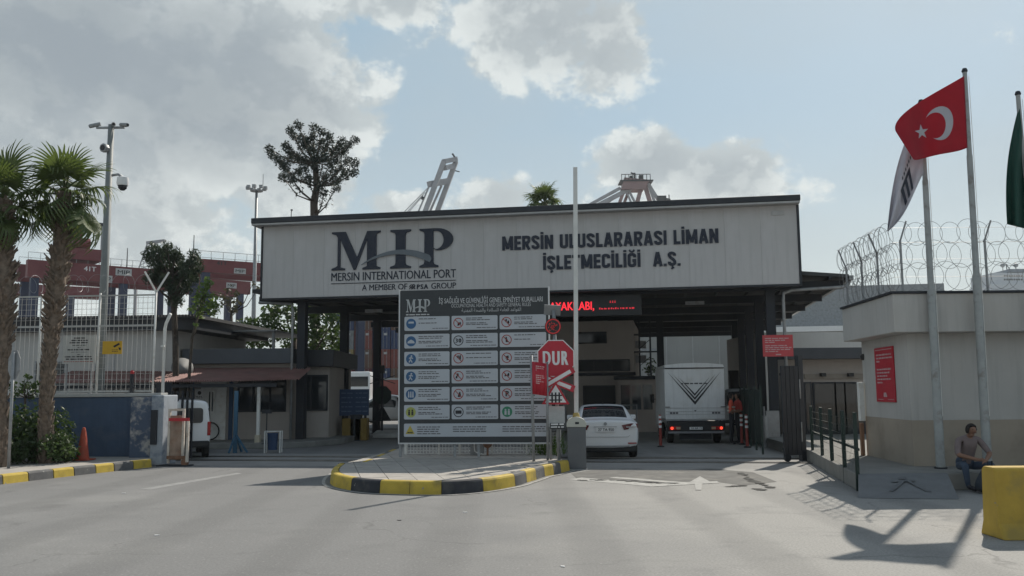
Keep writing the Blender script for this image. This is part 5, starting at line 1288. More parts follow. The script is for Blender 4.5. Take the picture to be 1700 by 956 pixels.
def loops(p, q, r, n, wr, ey=.02):
    p = Vector(p); q = Vector(q); d = (q - p).normalized()
    for i in range(n):
        c = p.lerp(q, (i + .5) / n) + Vector((rgz.gauss(0, .035), rgz.gauss(0, .04), rgz.gauss(0, .02))); rr = r * rgz.uniform(.86, 1.1); tl = rgz.gauss(0, .12); nn = Vector((-d.y, d.x, 0))
        mb.tube([c + d * math.cos(k * .3142) * rr + Vector((0, 0, math.sin(k * .3142) * rr * 1.06)) + nn * (math.cos(k * .3142) * rr * tl) for k in range(21)], wr, 3, cap=False)
for z, r, n in ((.30, .29, 30), (.76, .26, 28), (1.20, .23, 28)): loops((cor.x, cor.y, z), (cor.x + 9, cor.y, z), r, n, .0048)
rzm = mat('razor_steel', (.17, .175, .18), .5, .15, 4, metal=.3); mb.build('front_coil', rzm, rw, fix=False)
mb = MB()
for k, z in enumerate((.3, .7, 1.12)): coil(mb, (cor.x - (.1 if k == 2 else 0), cor.y, z), (ends.x - (.1 if k == 2 else 0), ends.y, z), .28, 20, .0045, k + 5, .5)
mb.build('side_coil', rzm, rw, fix=False)
mb = MB()
for z in (.3, .66, 1.0, 1.3): mb.tube([(cor.x, cor.y, z), (cor.x + 9, cor.y, z)], .004, 3); mb.tube([(cor.x, cor.y, z), (ends.x, ends.y, z)], .004, 3)
mb.build('strand', rzm, rw)
# flag poles
def pole(u0, v0, u1, v1, yy, label, step=(.47, .5)):
    b = gnd(u0, v0, LZ); b = Vector((at(u0, v0, yy).x, yy, LZ)); tq = at(u1, v1, yy)
    t = thing('flag_pole', label, 'flag pole', b, 0, 'flag poles before the gatehouse')
    H = tq.z - LZ; dx = tq.x - b.x
    prof = [(0, .085), (step[0], .078), (step[0] + .012, .06), (.78, .056), (.785, .048), (1, .042)]
    MB().tube([(dx * f, 0, H * f) for f, r in prof], [r for f, r in prof], 12).build('tube', mat('pole_paint', (.3, .315, .315), .5, .15, 3, stain=(.16, .14, .12), stain_amt=.7, stain_scale=4), t, smooth='auto')
    MB().lathe([(.12, 0), (.12, .03)], 14).build('base_ring', darksteel, t)
    MB().lathe([(.05, H), (.06, H + .03), (.04, H + .08)], 10, c=(dx, 0, 0)).build('cap', darksteel, t)
    MB().tube([(.07, -.06, 1.0), (dx * .5 + .065, -.06, H * .5), (dx + .05, -.05, H - .1)], .006, 4).build('halyard', whitepaint, t)
    return t, b, dx, H
PY = 17.75
P1 = pole(1562, 779, 1529, 172, PY, 'rusting grey flag pole with the white flag, left of the seated man')
P2 = pole(1640, 780, 1601.5, 120, PY - .1, 'rusting grey flag pole with the red flag, behind the seated man')
P3 = pole(1738, 780, 1690, 158, PY - .1, 'grey flag pole with the green flag at the right edge', )
# flags: cloth surfaces hung from the hoist
def cloth(fn, nu, nv, m_, name, parent=None, thick=.004):
    mb = MB(); vs = [fn(i / nu, j / nv) for j in range(nv + 1) for i in range(nu + 1)]
    fs = [(j * (nu + 1) + i, j * (nu + 1) + i + 1, (j + 1) * (nu + 1) + i + 1, (j + 1) * (nu + 1) + i) for j in range(nv) for i in range(nu)]
    o = mb.add(vs, fs).build(name, m_, parent, smooth=True, fix=False)
    if thick: md = o.modifiers.new('thickness', 'SOLIDIFY'); md.thickness = thick; md.offset = 0
    return o
def bez(P, t):
    n = len(P) - 1; return sum((Vector(P[i]) * math.comb(n, i) * (1 - t) ** (n - i) * t ** i for i in range(n + 1)), Vector((0,) * len(P[0])))
def image_cloth(top, bot, y0, y1, wav, org):
    def fn(s, t):
        a = bez(top, s); b = bez(bot, s); uv = b.lerp(a, t)
        yy = y0 + (y1 - y0) * s + wav(s, t); return at(uv.x, uv.y, yy) - org
    return fn
redf = flagmat('flag_red', (.42, .012, .03), .4); whitef = flagmat('flag_white', (.55, .55, .6), .3); greenf = flagmat('flag_green', (.012, .07, .052), .3)
y2 = PY - .1
fo = Vector(at(1603, 185, y2))
tf = thing('red_flag', 'red flag with white crescent and star blowing left from its pole', 'flag', fo)
topc = [(1600.5, 126), (1560, 150), (1520, 170), (1478, 196), (1487, 218)]; botc = [(1606, 245), (1580, 258), (1555, 250), (1530, 268), (1517, 265)]
tw_ = lambda s, t: -.16 * s * math.sin(s * 7.0 + t * 2.2) - .05 * math.sin(s * 15 + t * 5) * s
ffn = image_cloth(topc, botc, y2 - .05, y2 - .75, tw_, fo)
cloth(ffn, 40, 24, redf, 'cloth', tf)
def on_cloth(mb, pts, side):   # polygon strip points (s,t) -> proud of the cloth
    return [ffn(s, t) + Vector((0, side * .007, 0)) for s, t in pts]
for side in (-1, 1):
    mb = MB()
    c0, r0, c1, r1 = (.34, .5), .27, (.40, .5), .215
    n = 40; o_ = []; i_ = []
    for k in range(n + 1):
        th = R(42) + (2 * math.pi - R(84)) * k / n
        o_.append((c0[0] + r0 * .66 * math.cos(th), c0[1] + r0 * math.sin(th)))
        th2 = R(60) + (2 * math.pi - R(120)) * k / n
        i_.append((c1[0] + r1 * .66 * math.cos(th2), c1[1] + r1 * math.sin(th2)))
    i_[0] = o_[0]; i_[-1] = o_[-1]
    vs = on_cloth(mb, o_, side) + on_cloth(mb, i_, side)
    mb.add(vs, [(k, k + 1, n + 2 + k, n + 1 + k) for k in range(n)])
    st = []
    for k in range(10):
        rr = .145 if k % 2 == 0 else .056; th = math.pi + k * math.pi / 5; st.append((.585 + rr * .66 * math.cos(th), .5 + rr * math.sin(th)))
    vs = on_cloth(mb, st + [(.585, .5)], side); mb.add(vs, [(k, (k + 1) % 10, 10) for k in range(10)])
    mb.build('crescent_and_star', whitef, tf, fix=False)
fo = Vector(at(1526, 230, PY))
wf = thing('white_flag', 'limp white flag with dark logo letters behind the red flag', 'flag', fo)
topc = [(1531, 180), (1512, 215), (1494, 240), (1480, 300), (1473, 384)]; botc = [(1533, 288), (1525, 300), (1513, 330), (1505, 360), (1474, 384)]
wfn = image_cloth(topc, botc, PY - .05, PY - .35, lambda s, t: -.12 * math.sin(t * 9 + s * 4) * (.3 + .7 * s), fo)
cloth(wfn, 30, 24, whitef, 'cloth', wf)
mb = MB()
def wq(s0, s1, t0, t1):
    n = 5
    for i in range(n):
        a0, a1 = s0 + (s1 - s0) * i / n, s0 + (s1 - s0) * (i + 1) / n
        mb.add([wfn(a0, t0) + Vector((0, -.008, 0)), wfn(a1, t0) + Vector((0, -.008, 0)), wfn(a1, t1) + Vector((0, -.008, 0)), wfn(a0, t1) + Vector((0, -.008, 0))], [(0, 1, 2, 3)])
for s in (.40, .50, .60): wq(s, s + .055, .10, .48)
wq(.40, .66, .44, .52); wq(.16, .30, .78, .95)
for k in range(9): wq(.2 + k * .045, .225 + k * .045, .58, .64)
mb.build('logo_letters', navy, wf, fix=False)
fo = Vector(at(1692, 260, PY - .1))
gf_ = thing('green_flag', 'limp dark green flag cut off by the right picture edge', 'flag', fo)
topc = [(1692, 180), (1684, 215), (1672, 280), (1665, 300), (1668, 300)]; botc = [(1703, 330), (1712, 345), (1716, 365), (1712, 380), (1690, 374)]
gfn = image_cloth([(1692, 175), (1680, 220), (1672, 255), (1667, 300), (1672, 372)], [(1706, 290), (1712, 320), (1712, 350), (1712, 372), (1704, 380)], PY - .15, PY - .4, lambda s, t: -.1 * math.sin(t * 10 + s * 3), fo)
cloth(gfn, 24, 20, greenf, 'cloth', gf_)
# ---------------------------------------------------------------- entrance building behind
eb = thing('entrance_building', 'entrance hall with charcoal fascia and dark glass doors right of the gate', 'building', (0, 0, 0))
EY = 31.5
def ebx(name, u0, u1, v0, v1, y, th, m_, par=None, bev=0):
    a = at(u0, v1, y); b = at(u1, v0, y); return MB().box(a.x, b.x, y, y + th, a.z, b.z).build(name, m_, par or eb, bevel=bev)
a = at(1305, 600, EY); b = at(1470, 600, EY)
ztop = at(1400, 577, EY - .6).z
MB().box(a.x, b.x + 4, EY, EY + 2.2, .0, 3.0).build('wall', beige, eb)
MB().box(a.x - .3, b.x + 4, EY - .7, EY - .004, 2.87, ztop).build('fascia', mat('fascia_slate', (.055, .06, .07), .6, .1), eb)
ebx('lintel', 1336, 1440, 620, 629, EY - .08, .076, mat('lintel_tan', (.25, .22, .19), .7))
for u0, u1 in ((1338, 1346), (1353, 1386), (1389, 1402), (1405, 1433)):
    a1 = at(u0, 752, EY); b1 = at(u1, 634, EY); f = MB()
    f.box(a1.x, b1.x, EY - .06, EY - .003, .25, b1.z); d_ = f.build('door', darksteel, eb); MB().box(a1.x + .06, b1.x - .06, EY - .08, EY - .062, .35, b1.z - .06).build('pane', mat('door_glass', (.03, .035, .04), .03, .05, spec=.6), d_)
for u in (1367, 1413): q = at(u, 622, EY - .25); MB().box(q.x - .08, q.x + .08, EY - .3, EY - .09, q.z - .06, q.z + .06).build('lamp', plastic, eb)
up = thing('upper_white_block', 'plain white wall block above and behind the entrance hall', 'building', (0, 0, 0)); a = at(1310, 548, 42); b = at(1500, 548, 42)
MB().box(a.x - 1.5, b.x, 42, 48, 0, at(1400, 551, 42).z).build('wall', mat('white_block', (.5, .5, .49), .8, .04, streak=.1), up)
# red sign on the pillar
q = at(1267, 592, 29.2); q2 = at(1314, 556, 29.2)
rs2 = thing('red_pillar_sign', 'wide red notice fixed on the right gate pillar', 'sign', q, GRZ)
w_, h_ = q2.x - q.x, q2.z - q.z
pt = MB().box(0, w_, 0, .02, 0, h_).build('plate', mat('sign_red_faded', (.47, .06, .07), .55, .06), rs2)
mb = MB(); rg = random.Random(23)
for f, e in ((.18, .9), (.27, .75), (.36, .4), (.52, .8), (.61, .95), (.70, .9), (.79, .5)): dashes(mb, w_ * .08, w_ * e, h_ * (1 - f), h_ * .05, -.004, rg)
dashes(mb, w_ * .42, w_ * .6, h_ * .06, h_ * .06, -.004, rg); stuff(mb.build('print', MC['print_rose'], pt))
MB().box(w_ * .3, w_ * .7, .0205, 1.1, h_ * .3, h_ * .5).build('bracket', darksteel, rs2)
# folded steel gate leaf
p = gnd(1303, 767)
gl_ = thing('steel_gate_leaf', 'open charcoal steel gate leaf on a wheel by the right lane', 'gate', (p.x, p.y, .004), R(20))
gm = mat('gate_charcoal', (.022, .025, .032), .55, .2, 2)
for k in range(4): MB().box(k * .135, k * .135 + .118, 0, .04, .16, 2.45).build('slat', gm, gl_)
for z in (.3, 2.2): MB().box(0, .55, .042, .08, z, z + .06).build('rail', gm, gl_)
MB().lathe([(.1, -.03), (.1, .03)], 14, c=(.1, .02, .1), axis='y').build('wheel', darksteel, gl_); MB().box(.06, .14, .05, .09, .1, .3).build('wheel_fork', darksteel, gl_)
MB().box(.56, .70, .02, .16, 0, 2.72).build('post', gm, gl_)
for z in (.5, 1.6): MB().box(.54, .57, -.02, -.002, z, z + .5).build('hinge_strip', galv, gl_)
# low green fence along the pavement edge
f0, f1 = gnd(1350, 767), gnd(1425, 815)
lfn = thing('low_green_fence', 'low dark green wire fence on square posts along the right pavement edge', 'fence', f0, math.atan2(f1.y - f0.y, f1.x - f0.x))
FL = (f1 - f0).xy.length
for f in (0, .28, .52, .78, 1.0): MB().box(FL * f - .035, FL * f + .035, -.035, .035, 0, 1.42).build('post', greenmetal, lfn, bevel=.006)
stuff(mesh_grid(0, FL, .32, 1.38, .16, .16, .0022).build('wire_mesh', greenmetal, lfn))
for z in (.72,): MB().box(0, FL, .037, .06, z, z + .045).build('rail', greenmetal, lfn)
# dark green fence with kiosk at the lane's right
ga, gb = gf(17.2, -.5), gf(17.2, -6.2)
dg = thing('green_panel_fence', 'dark green fence panels lining the right lane under the canopy', 'fence', gf(17.15, 4.0), GRZ - math.pi / 2)
for k in range(5): MB().box(k * 1.9 - .03, k * 1.9 + .03, -.03, .03, 0, 1.95).build('post', greenmetal, dg)
for k in range(4): MB().box(k * 1.9 + .035, k * 1.9 + 1.865, -.006, .006, .06 if k < 2 else .25, 1.85).build('panel', mat('net_green', (.018, .035, .03), .8, .2, 5, alpha=.78), dg)
q = gnd(1263, 742); o = thing('steel_bollard', 'grey steel tube bollard before the green fence panels', 'bollard', (q.x + .15, q.y, 0)); MB().tube([(0, 0, 0), (0, 0, 1.0)], .11, 12).build('tube', galv, o, smooth='auto'); MB().tube([(0, 0, 1.0), (0, 0, 1.3)], .03, 8).build('spike', galv, o)
q = gnd(1278, 742); o = thing('control_cabinet', 'grey control cabinet behind the green fence panels', 'cabinet', (q.x + .25, q.y + .5, 0)); MB().box(-.22, .22, -.1, .1, .1, 1.15).build('case', galv, o, bevel=.01); MB().box(-.2, .2, -.09, .09, 0, .1).build('foot', darksteel, o)
# delineator posts
for i, (u, v, l) in enumerate(((1097, 742, 'red flexible lane post with white bands at the truck\'s left'), (1241, 743, 'red flexible lane post with white bands, right lane edge beside the workers'), (1232, 738, 'second flexible lane post close behind the one at the right lane edge'))):
    q = gnd(u, v); o = thing('lane_post', l, 'bollard', (q.x, q.y, .004), 0, 'flexible lane posts')
    MB().lathe([(.12, 0), (.12, .03), (.05, .05)], 12).build('base', plastic, o); MB().tube([(0, 0, .04), (0, 0, 1.05)], [.05, .042], 10).build('tube', mat('post_red', (.27, .045, .035), .6), o, smooth='auto')
    for z in (.62, .78, .93): MB().tube([(0, 0, z), (0, 0, z + .08)], .053, 10).build('band', signwhite, o, smooth='auto')
# yellow concrete block
p = gnd(1640, 898)
yb = thing('concrete_barrier', 'yellow painted concrete barrier block at the lower right corner', 'barrier', (p.x + .20, p.y, 0), R(-1)); yb.scale = (1, 1, .94)
mb = MB(); prof = [(0, 0), (.62, 0), (.62, .18), (.52, .26), (.44, .94), (.18, .94), (.10, .26), (0, .18)]
vs = [(0 + (.02 if z > .5 else 0), y, z) for y, z in prof] + [(2.2, y, z) for y, z in prof]
pr_ = [(0, .0), (.10, .20), (.13, .88), (.16, .92), (.4, .92), (.46, .88), (.5, .2), (.58, 0)]
n = len(pr_); mb = MB().add([(.0 if z < .3 else .0, y, z) for y, z in pr_] + [(2.2, y, z) for y, z in pr_], [tuple(range(n))[::-1], tuple(range(n, 2 * n))] + [(i, (i + 1) % n, n + (i + 1) % n, n + i) for i in range(n)])
mb.build('block', yellowconc, yb, bevel=.02)
# second stop sign and round sign far in the right lane
q = at(1237, 640, 46); o = thing('far_stop_sign', 'small far red stop sign above a blue round sign right of the truck', 'sign', (q.x, 46, 0))
MB().tube([(0, .05, 0), (0, .05, q.z + .4)], .05, 8).build('post', galv, o)
oc = MB().prism(octagon(0, q.z, .5), -.02, 0).build('octagon', signred, o); mb = MB(); txt(mb, 'DUR', -.32, .32, q.z - .14, q.z + .14, -.024, .05, fit='H'); mb.build('lettering', signwhite, oc, fix=False)
z2 = at(1237, 656, 46).z; mb = MB(); mb.lathe([(.36, -.02), (.36, 0)], 20, c=(0, 0, z2), axis='y'); rd = mb.build('round_plate', mat('sign_blue', (.03, .07, .14), .5), o); mb = MB(); mb.prism([(-.05, z2 - .22), (.05, z2 - .22), (.05, z2 + .05), (.16, z2 + .05), (0, z2 + .24), (-.16, z2 + .05), (-.05, z2 + .05)], -.026, -.021); mb.build('arrow', signwhite, rd)
q = at(1218, 632, 44); o = thing('traffic_signal', 'dark signal head on a wall arm beyond the truck', 'signal', (q.x, 44, 0)); MB().box(-.22, .22, -.15, .15, q.z - .45, q.z + .5).build('head', plastic, o); MB().tube([(0, .1, 0), (0, .1, q.z)], .05, 8).build('post', darksteel, o)
q = at(1095, 655, 42.4); o = thing('box_sign', 'grey box with a round prohibition sign left of the truck', 'sign', (q.x, q.y, 0)); MB().box(-.42, .42, 0, .3, q.z - .55, q.z + .45).build('case', galv, o); mb = MB(); disc(mb, 0, q.z - .05, .28, -.004, 20, 0, .22); mb.bar((-.18, -.004, q.z + .13), (.18, -.004, q.z - .23), .05, .002, up=(0, 1, 0)); mb.build('ring', ired, o); MB().box(-.1, .1, .1, .2, 0, q.z - .55).build('post', darksteel, o)
q0, q1 = gnd(985, 712), gnd(1062, 712); o = thing('hand_rail', 'grey tubular hand rail in front of the office behind the white car', 'railing', (at(975, 700, 38).x, 38, 0), GRZ)
rl_ = at(1058, 700, 38).x - o.location.x
MB().tube([(0, 0, 1.25), (rl_, 0, 1.25)], .03, 8).build('top_tube', galv, o)
for x in (0.05, rl_ * .5, rl_ - .03): MB().tube([(x, 0, 0), (x, 0, 1.24)], .025, 8).build('post', galv, o)
# ---------------------------------------------------------------- trees
def crown(name, label, trunk_px, clumps, yy, leaf, m_, cat='tree', n=60, depth=1.2, seed=1, limb=.05, trunk_r=(.16, .07), spread=1.0, asp=.5, base_z=0, group=None, up=0, fill=0):
    """trunk_px: pixels from the foot up; clumps: (u, v, radius px)"""
    rg = random.Random(seed); s = yy / FPX
    pts = [at(u, v, yy) for u, v in trunk_px]; foot = Vector((pts[0].x, yy, base_z)); 
    t = thing(name, label, cat, foot, 0, group)
    tp = [Vector((0, 0, 0))] + [p - foot for p in pts if p.z > base_z + .05]
    tr = MB(); k = len(tp); tr.tube(tp, [trunk_r[0] + (trunk_r[1] - trunk_r[0]) * i / (k - 1) for i in range(k)], 8)
    top = tp[-1]; cr = MB()
    for (u, v, r) in clumps:
        dy = rg.uniform(-1, 1) * depth; c = at(u, v, yy + dy) - foot; rr = r * s
        root = min(tp[1:], key=lambda q: (q - (c + Vector((0, 0, -.6 * (c - top).length)))).length); mid = root.lerp(c, .5) + Vector((rg.gauss(0, .05), rg.gauss(0, .1), -.12 * (c - root).length))
        tr.tube([root, mid, c], [limb, limb * .7, limb * .35], 5)
        for j in range(int(n * .55 * fill)):
            f = rg.uniform(.42, 1); q = mid.lerp(c, (f - .4) / .6); cr.leaf(q + Vector((rg.gauss(0, 1), rg.gauss(0, 1), rg.gauss(0, 1))) * rr * .33, leaf, rg, asp=asp, up=up)
        for j in range(int(n * (r / 10) ** 2)):
            d = Vector((rg.gauss(0, 1), rg.gauss(0, 1.2), rg.gauss(0, 1))).normalized() * rr * spread * rg.uniform(.15, 1) ** .6
            cr.leaf(c + d, leaf, rg, asp=asp, up=up)
    tr.build('trunk', bark, t, smooth=True); cr.build('crown', m_, t, fix=False)
    return t
dk = leafmat('leaf_dark', (.012, .022, .018), (.028, .042, .03), .15); dkg = leafmat('leaf_conifer', (.02, .036, .02), (.045, .068, .034), .2)
md = leafmat('leaf_mid', (.03, .055, .018), (.06, .10, .03), .3)
lt = leafmat('leaf_light', (.07, .12, .03), (.15, .22, .06), .4)
zc = [(385, 110), (330, 145), (355, 180), (490, 130), (540, 155), (410, 200), (420, 235), (190, 270), (210, 310), (250, 345), (300, 250), (330, 290), (320, 345), (400, 330), (360, 320), (480, 190), (480, 260), (450, 220), (600, 220), (590, 180), (540, 230), (680, 220), (720, 250), (765, 215), (650, 260), (620, 290), (690, 290), (715, 350), (765, 365), (760, 430), (560, 330), (560, 280), (500, 340), (500, 400), (420, 400), (440, 360), (300, 395), (280, 460), (340, 470), (380, 430), (620, 420), (600, 370), (680, 400), (700, 450), (640, 480), (640, 530), (560, 460), (560, 570), (530, 520), (450, 470), (650, 350), (270, 370)]
crown('tall_tree', 'tall dark tree with spreading limbs rising above the gate roof at the left', [(525, 640), (522, 360), (521, 335), (526, 310), (523, 270)], [(400 + x / 4.048, 180 + y / 4.048, 8.8) for x, y in zc], 52, .2, dk, n=165, asp=.36, up=-.2, fill=.5, spread=1.12, depth=1.7, seed=4, limb=.05, trunk_r=(.3, .16))
zc = [(840, 240), (800, 270), (760, 290), (730, 250), (690, 300), (720, 340), (790, 330), (850, 300), (880, 330), (930, 330), (910, 290), (760, 380), (820, 380), (880, 390), (1050, 300), (1060, 350), (1020, 370), (980, 380), (940, 400), (1080, 400), (1040, 430), (980, 440), (900, 450), (830, 440), (780, 430), (740, 440), (700, 480), (760, 500), (820, 500), (880, 510), (940, 490), (1000, 490), (1050, 480), (900, 560), (860, 560), (950, 550), (990, 560), (910, 610), (880, 650), (920, 660)]
crown('dark_conifer', 'dense dark conifer before the prefab hut in the left background', [(289, 725), (292, 640), (291, 560), (288, 500), (286, 460)], [(100 + x / 4.722, 360 + y / 4.722, 12) for x, y in zc], 31.6, .17, dkg, n=120, asp=.22, up=.9, depth=.5, seed=9, trunk_r=(.13, .09), limb=.05)
crown('young_tree', 'young bright green tree beside the dark conifer at the hut', [(310, 725), (313, 640), (319, 560), (330, 520)], [(340, 478, 12), (352, 495, 12), (330, 500, 12), (348, 512, 14), (358, 508, 11), (332, 520, 10), (345, 470, 9), (320, 512, 8), (336, 488, 11), (356, 520, 9), (343, 462, 6), (326, 540, 5)], 31.0, .17, lt, n=38, depth=.35, seed=3, trunk_r=(.07, .04), limb=.025)
cl = [(u, v, 20) for u, v in ((430, 540), (450, 520), (470, 510), (490, 520), (515, 525), (540, 515), (555, 530), (440, 560), (465, 545), (500, 550), (530, 550), (550, 555), (420, 565), (480, 570), (520, 575), (555, 575), (410, 545), (545, 590))]
crown('broad_tree', 'broad dark green tree behind the guard house roof and left pillars', [(490, 690), (490, 620), (488, 560)], cl, 46, .3, md, n=38, depth=1.8, seed=14, trunk_r=(.25, .15), limb=.06)
crown('loose_tree', 'thin brownish tree between the young tree and the gate fascia', [(385, 700), (386, 600), (384, 520)], [(375, 500, 12), (390, 490, 10), (380, 480, 8), (395, 505, 9), (385, 515, 10), (368, 490, 6), (428, 480, 8), (420, 470, 6)], 40, .2, leafmat('leaf_brown', (.05, .05, .03), (.09, .085, .05), .2), n=30, depth=.6, seed=15, trunk_r=(.1, .06), limb=.03)
crown('lane_tree', 'small green tree by the office seen left of the truck', [(1073, 690), (1075, 655), (1078, 630)], [(1080, 603, 9), (1074, 615, 8), (1085, 612, 8), (1070, 640, 7), (1080, 630, 8), (1066, 650, 6)], 50, .2, md, n=40, depth=.5, seed=16, trunk_r=(.09, .05), limb=.03)
rg = random.Random(30)
def bush(label, u, v, yy, w, h, d, n, m_, leaf=.13, seed=1):
    p = at(u, v, yy); t = thing('bush', label, 'bush', (p.x, yy, PH)); rg = random.Random(seed); mb = MB()
    lob = [(rg.uniform(-w, w), rg.uniform(-d, d), rg.uniform(.25, .7) * h, rg.uniform(.35, .55)) for _ in range(14)]
    for _ in range(n):
        a = rg.choice(lob); q = Vector((rg.gauss(0, 1), rg.gauss(0, 1), rg.gauss(0, 1))).normalized() * a[3] * h * rg.uniform(.5, 1); z = a[2] + q.z
        if z < .02: continue
        mb.leaf((a[0] + q.x * 1.2, a[1] + q.y, z), leaf, rg, asp=.55)
    mb.build('leaves', m_, t, fix=False); st = MB()
    for a in lob: st.tube([(a[0] * .4, a[1] * .4, 0), (a[0], a[1], a[2])], .012, 4)
    st.build('stems', bark, t)
bush('dense green bush at the foot of the palm with the full crown', 62, 745, 22.6, .62, .72, .4, 4200, md, .11, 2)
bush('darker leafy shrub between the two palms', 35, 680, 23.2, .9, 1.35, .3, 3800, md, .14, 5)
crown('street_sapling', 'leafy sapling rising behind the bushes at the left edge', [(40, 700), (42, 660)], [(45, 640, 12), (55, 655, 12), (30, 650, 12), (60, 640, 8), (48, 625, 7), (20, 640, 10)], 23.6, .12, md, n=40, depth=.3, seed=25, trunk_r=(.04, .03), limb=.02, base_z=PH)
# palms ------------------------------------------------------------------
def frond_mesh(seed, nl=30, L_=.95, spread=140, droop=.5):
    rg = random.Random(seed); mb = MB()
    pl = .5; mb.tube([(0, 0, 0), (pl * .5, 0, .03), (pl, 0, 0)], [.028, .02, .016], 5)
    for k in range(nl):
        a = R(-spread + 2 * spread * k / (nl - 1)) + rg.gauss(0, .02); l = L_ * (.72 + .28 * math.cos(a * .75)) * rg.uniform(.92, 1.06); d = Vector((math.cos(a), math.sin(a), 0)); w0 = Vector((-d.y, d.x, 0))
        pp = Vector((pl, 0, 0)); prev = None; dr = droop * rg.uniform(.6, 1.4)
        for j in range(6):
            t = j / 5; c = pp + d * l * t * (1 - .25 * dr * t * t) + Vector((0, 0, -.30 * l * dr * max(0, t - .35) ** 1.6 * 2.2 + .12 * abs(math.sin(a)) * t * l))
            w = w0 * (.005 + .032 * math.sin(min(1, t * 1.7) * math.pi * .62) * (1 - t) ** .6); cur_ = (c - w, c + Vector((0, 0, -.012 * (1 - t))), c + w)
            if prev:
                mb.add(list(prev) + list(cur_), [(0, 1, 4, 3), (1, 2, 5, 4)])
            prev = cur_
    return mb
fronds = [frond_mesh(s, 26, .84, 125, dr).mesh('frond', leafmat('palm_leaf', (.045, .075, .022), (.10, .135, .045), .35)) for s, dr in ((1, .7), (2, 1.2), (3, 1.7))]
dead = frond_mesh(7, 22, .7, 90, 1.5).mesh('dry_frond', leafmat('palm_dry', (.11, .09, .055), (.17, .14, .085), .2))
def palm(label, trunk, yy, scale, seed, nf=34, r0=.30, r1=.26, bulge=.1, base_z=PH, far=False):
    rg = random.Random(seed); pts = [at(u, v, yy) for u, v in trunk]; foot = Vector((pts[0].x, yy, base_z)); t = thing('palm_tree', label, 'palm tree', foot, 0, 'fan palms')
    P = [Vector((0, 0, 0))] + [p - foot for p in pts[1:]]; n = 14; P = resample(smooth_path(P, 6), 0, 1, n)
    rad = [r0 + (r1 - r0) * i / n + bulge * math.exp(-((i / n - .72) / .16) ** 2) for i in range(n + 1)]
    MB().tube(P, [r * .86 for r in rad], 12).build('trunk', palmbark, t, smooth=True)
    if not far:
        mb = MB()
        for k in range(620):
            f = rg.uniform(0, 1); i = min(n - 1, int(f * n)); c = P[i].lerp(P[i + 1], f * n - i); r = rad[i] + (rad[i + 1] - rad[i]) * (f * n - i); a = k * 2.39996
            d = Vector((math.cos(a), math.sin(a), 0)); s_ = Vector((-d.y, d.x, 0)); b = c + d * r * .78; out = rg.uniform(.03, .09) * (1 + 1.2 * (f > .45)); w = rg.uniform(.035, .06)
            tip = b + d * out + Vector((0, 0, rg.uniform(.08, .2)))
            mb.add([b - s_ * w, b + s_ * w, tip + s_ * w * .5, tip - s_ * w * .5, b + d * .03 - s_ * w * .8 - Vector((0, 0, .03)), b + d * .03 + s_ * w * .8 - Vector((0, 0, .03)), tip + s_ * w * .4 - Vector((0, 0, .04)), tip - s_ * w * .4 - Vector((0, 0, .04))], [(0, 1, 2, 3), (4, 7, 6, 5), (3, 2, 6, 7), (0, 3, 7, 4), (1, 5, 6, 2)])
        stuff(mb.build('leaf_bases', palmbark, t, fix=False))
    top = P[-1]
    for k in range(nf):
        f = k / nf; el = R(74 - 122 * f ** .85 + rg.gauss(0, 8)); a = k * 2.39996 + rg.gauss(0, .2); me = fronds[0 if f < .3 else 1 if f < .65 else 2]
        if f > .93 and k % 2: me = dead
        o = link('frond' if me is not dead else 'dry_frond', me, t)
        M_ = Matrix.Translation(top + Vector((0, 0, .12 - .45 * f))) @ Matrix.Rotation(a, 4, 'Z') @ Matrix.Rotation(-el, 4, 'Y') @ Matrix.Rotation(rg.uniform(-.5, .5), 4, 'X') @ Matrix.Scale(scale * rg.uniform(.85, 1.1), 4)
        o.matrix_local = M_
    return t, top
t1, top1 = palm('fan palm with shaggy trunk and full crown in front of the blue wall', [(76, 745), (78, 640), (88, 540), (97, 450), (109, 318)], 22.6, 1.06, 3, 21, .16, .16, .075)
o = link('frond', fronds[2], t1); o.matrix_local = Matrix.Translation(top1 + Vector((.4, -.2, -.25))) @ Matrix.Rotation(R(-12), 4, 'Z') @ Matrix.Rotation(R(58), 4, 'Y') @ Matrix.Scale(1.3, 4)
palm('fan palm cut off by the left picture edge', [(0, 760), (0, 640), (6, 520), (4, 420), (4, 330)], 21.6, 1.06, 11, 21, .19, .18, .07)
palm('far fan palm whose crown shows above the gate roof', [(905, 640), (905, 400), (904, 336)], 62, 1.35, 5, 26, .3, .25, .0, 0, True)
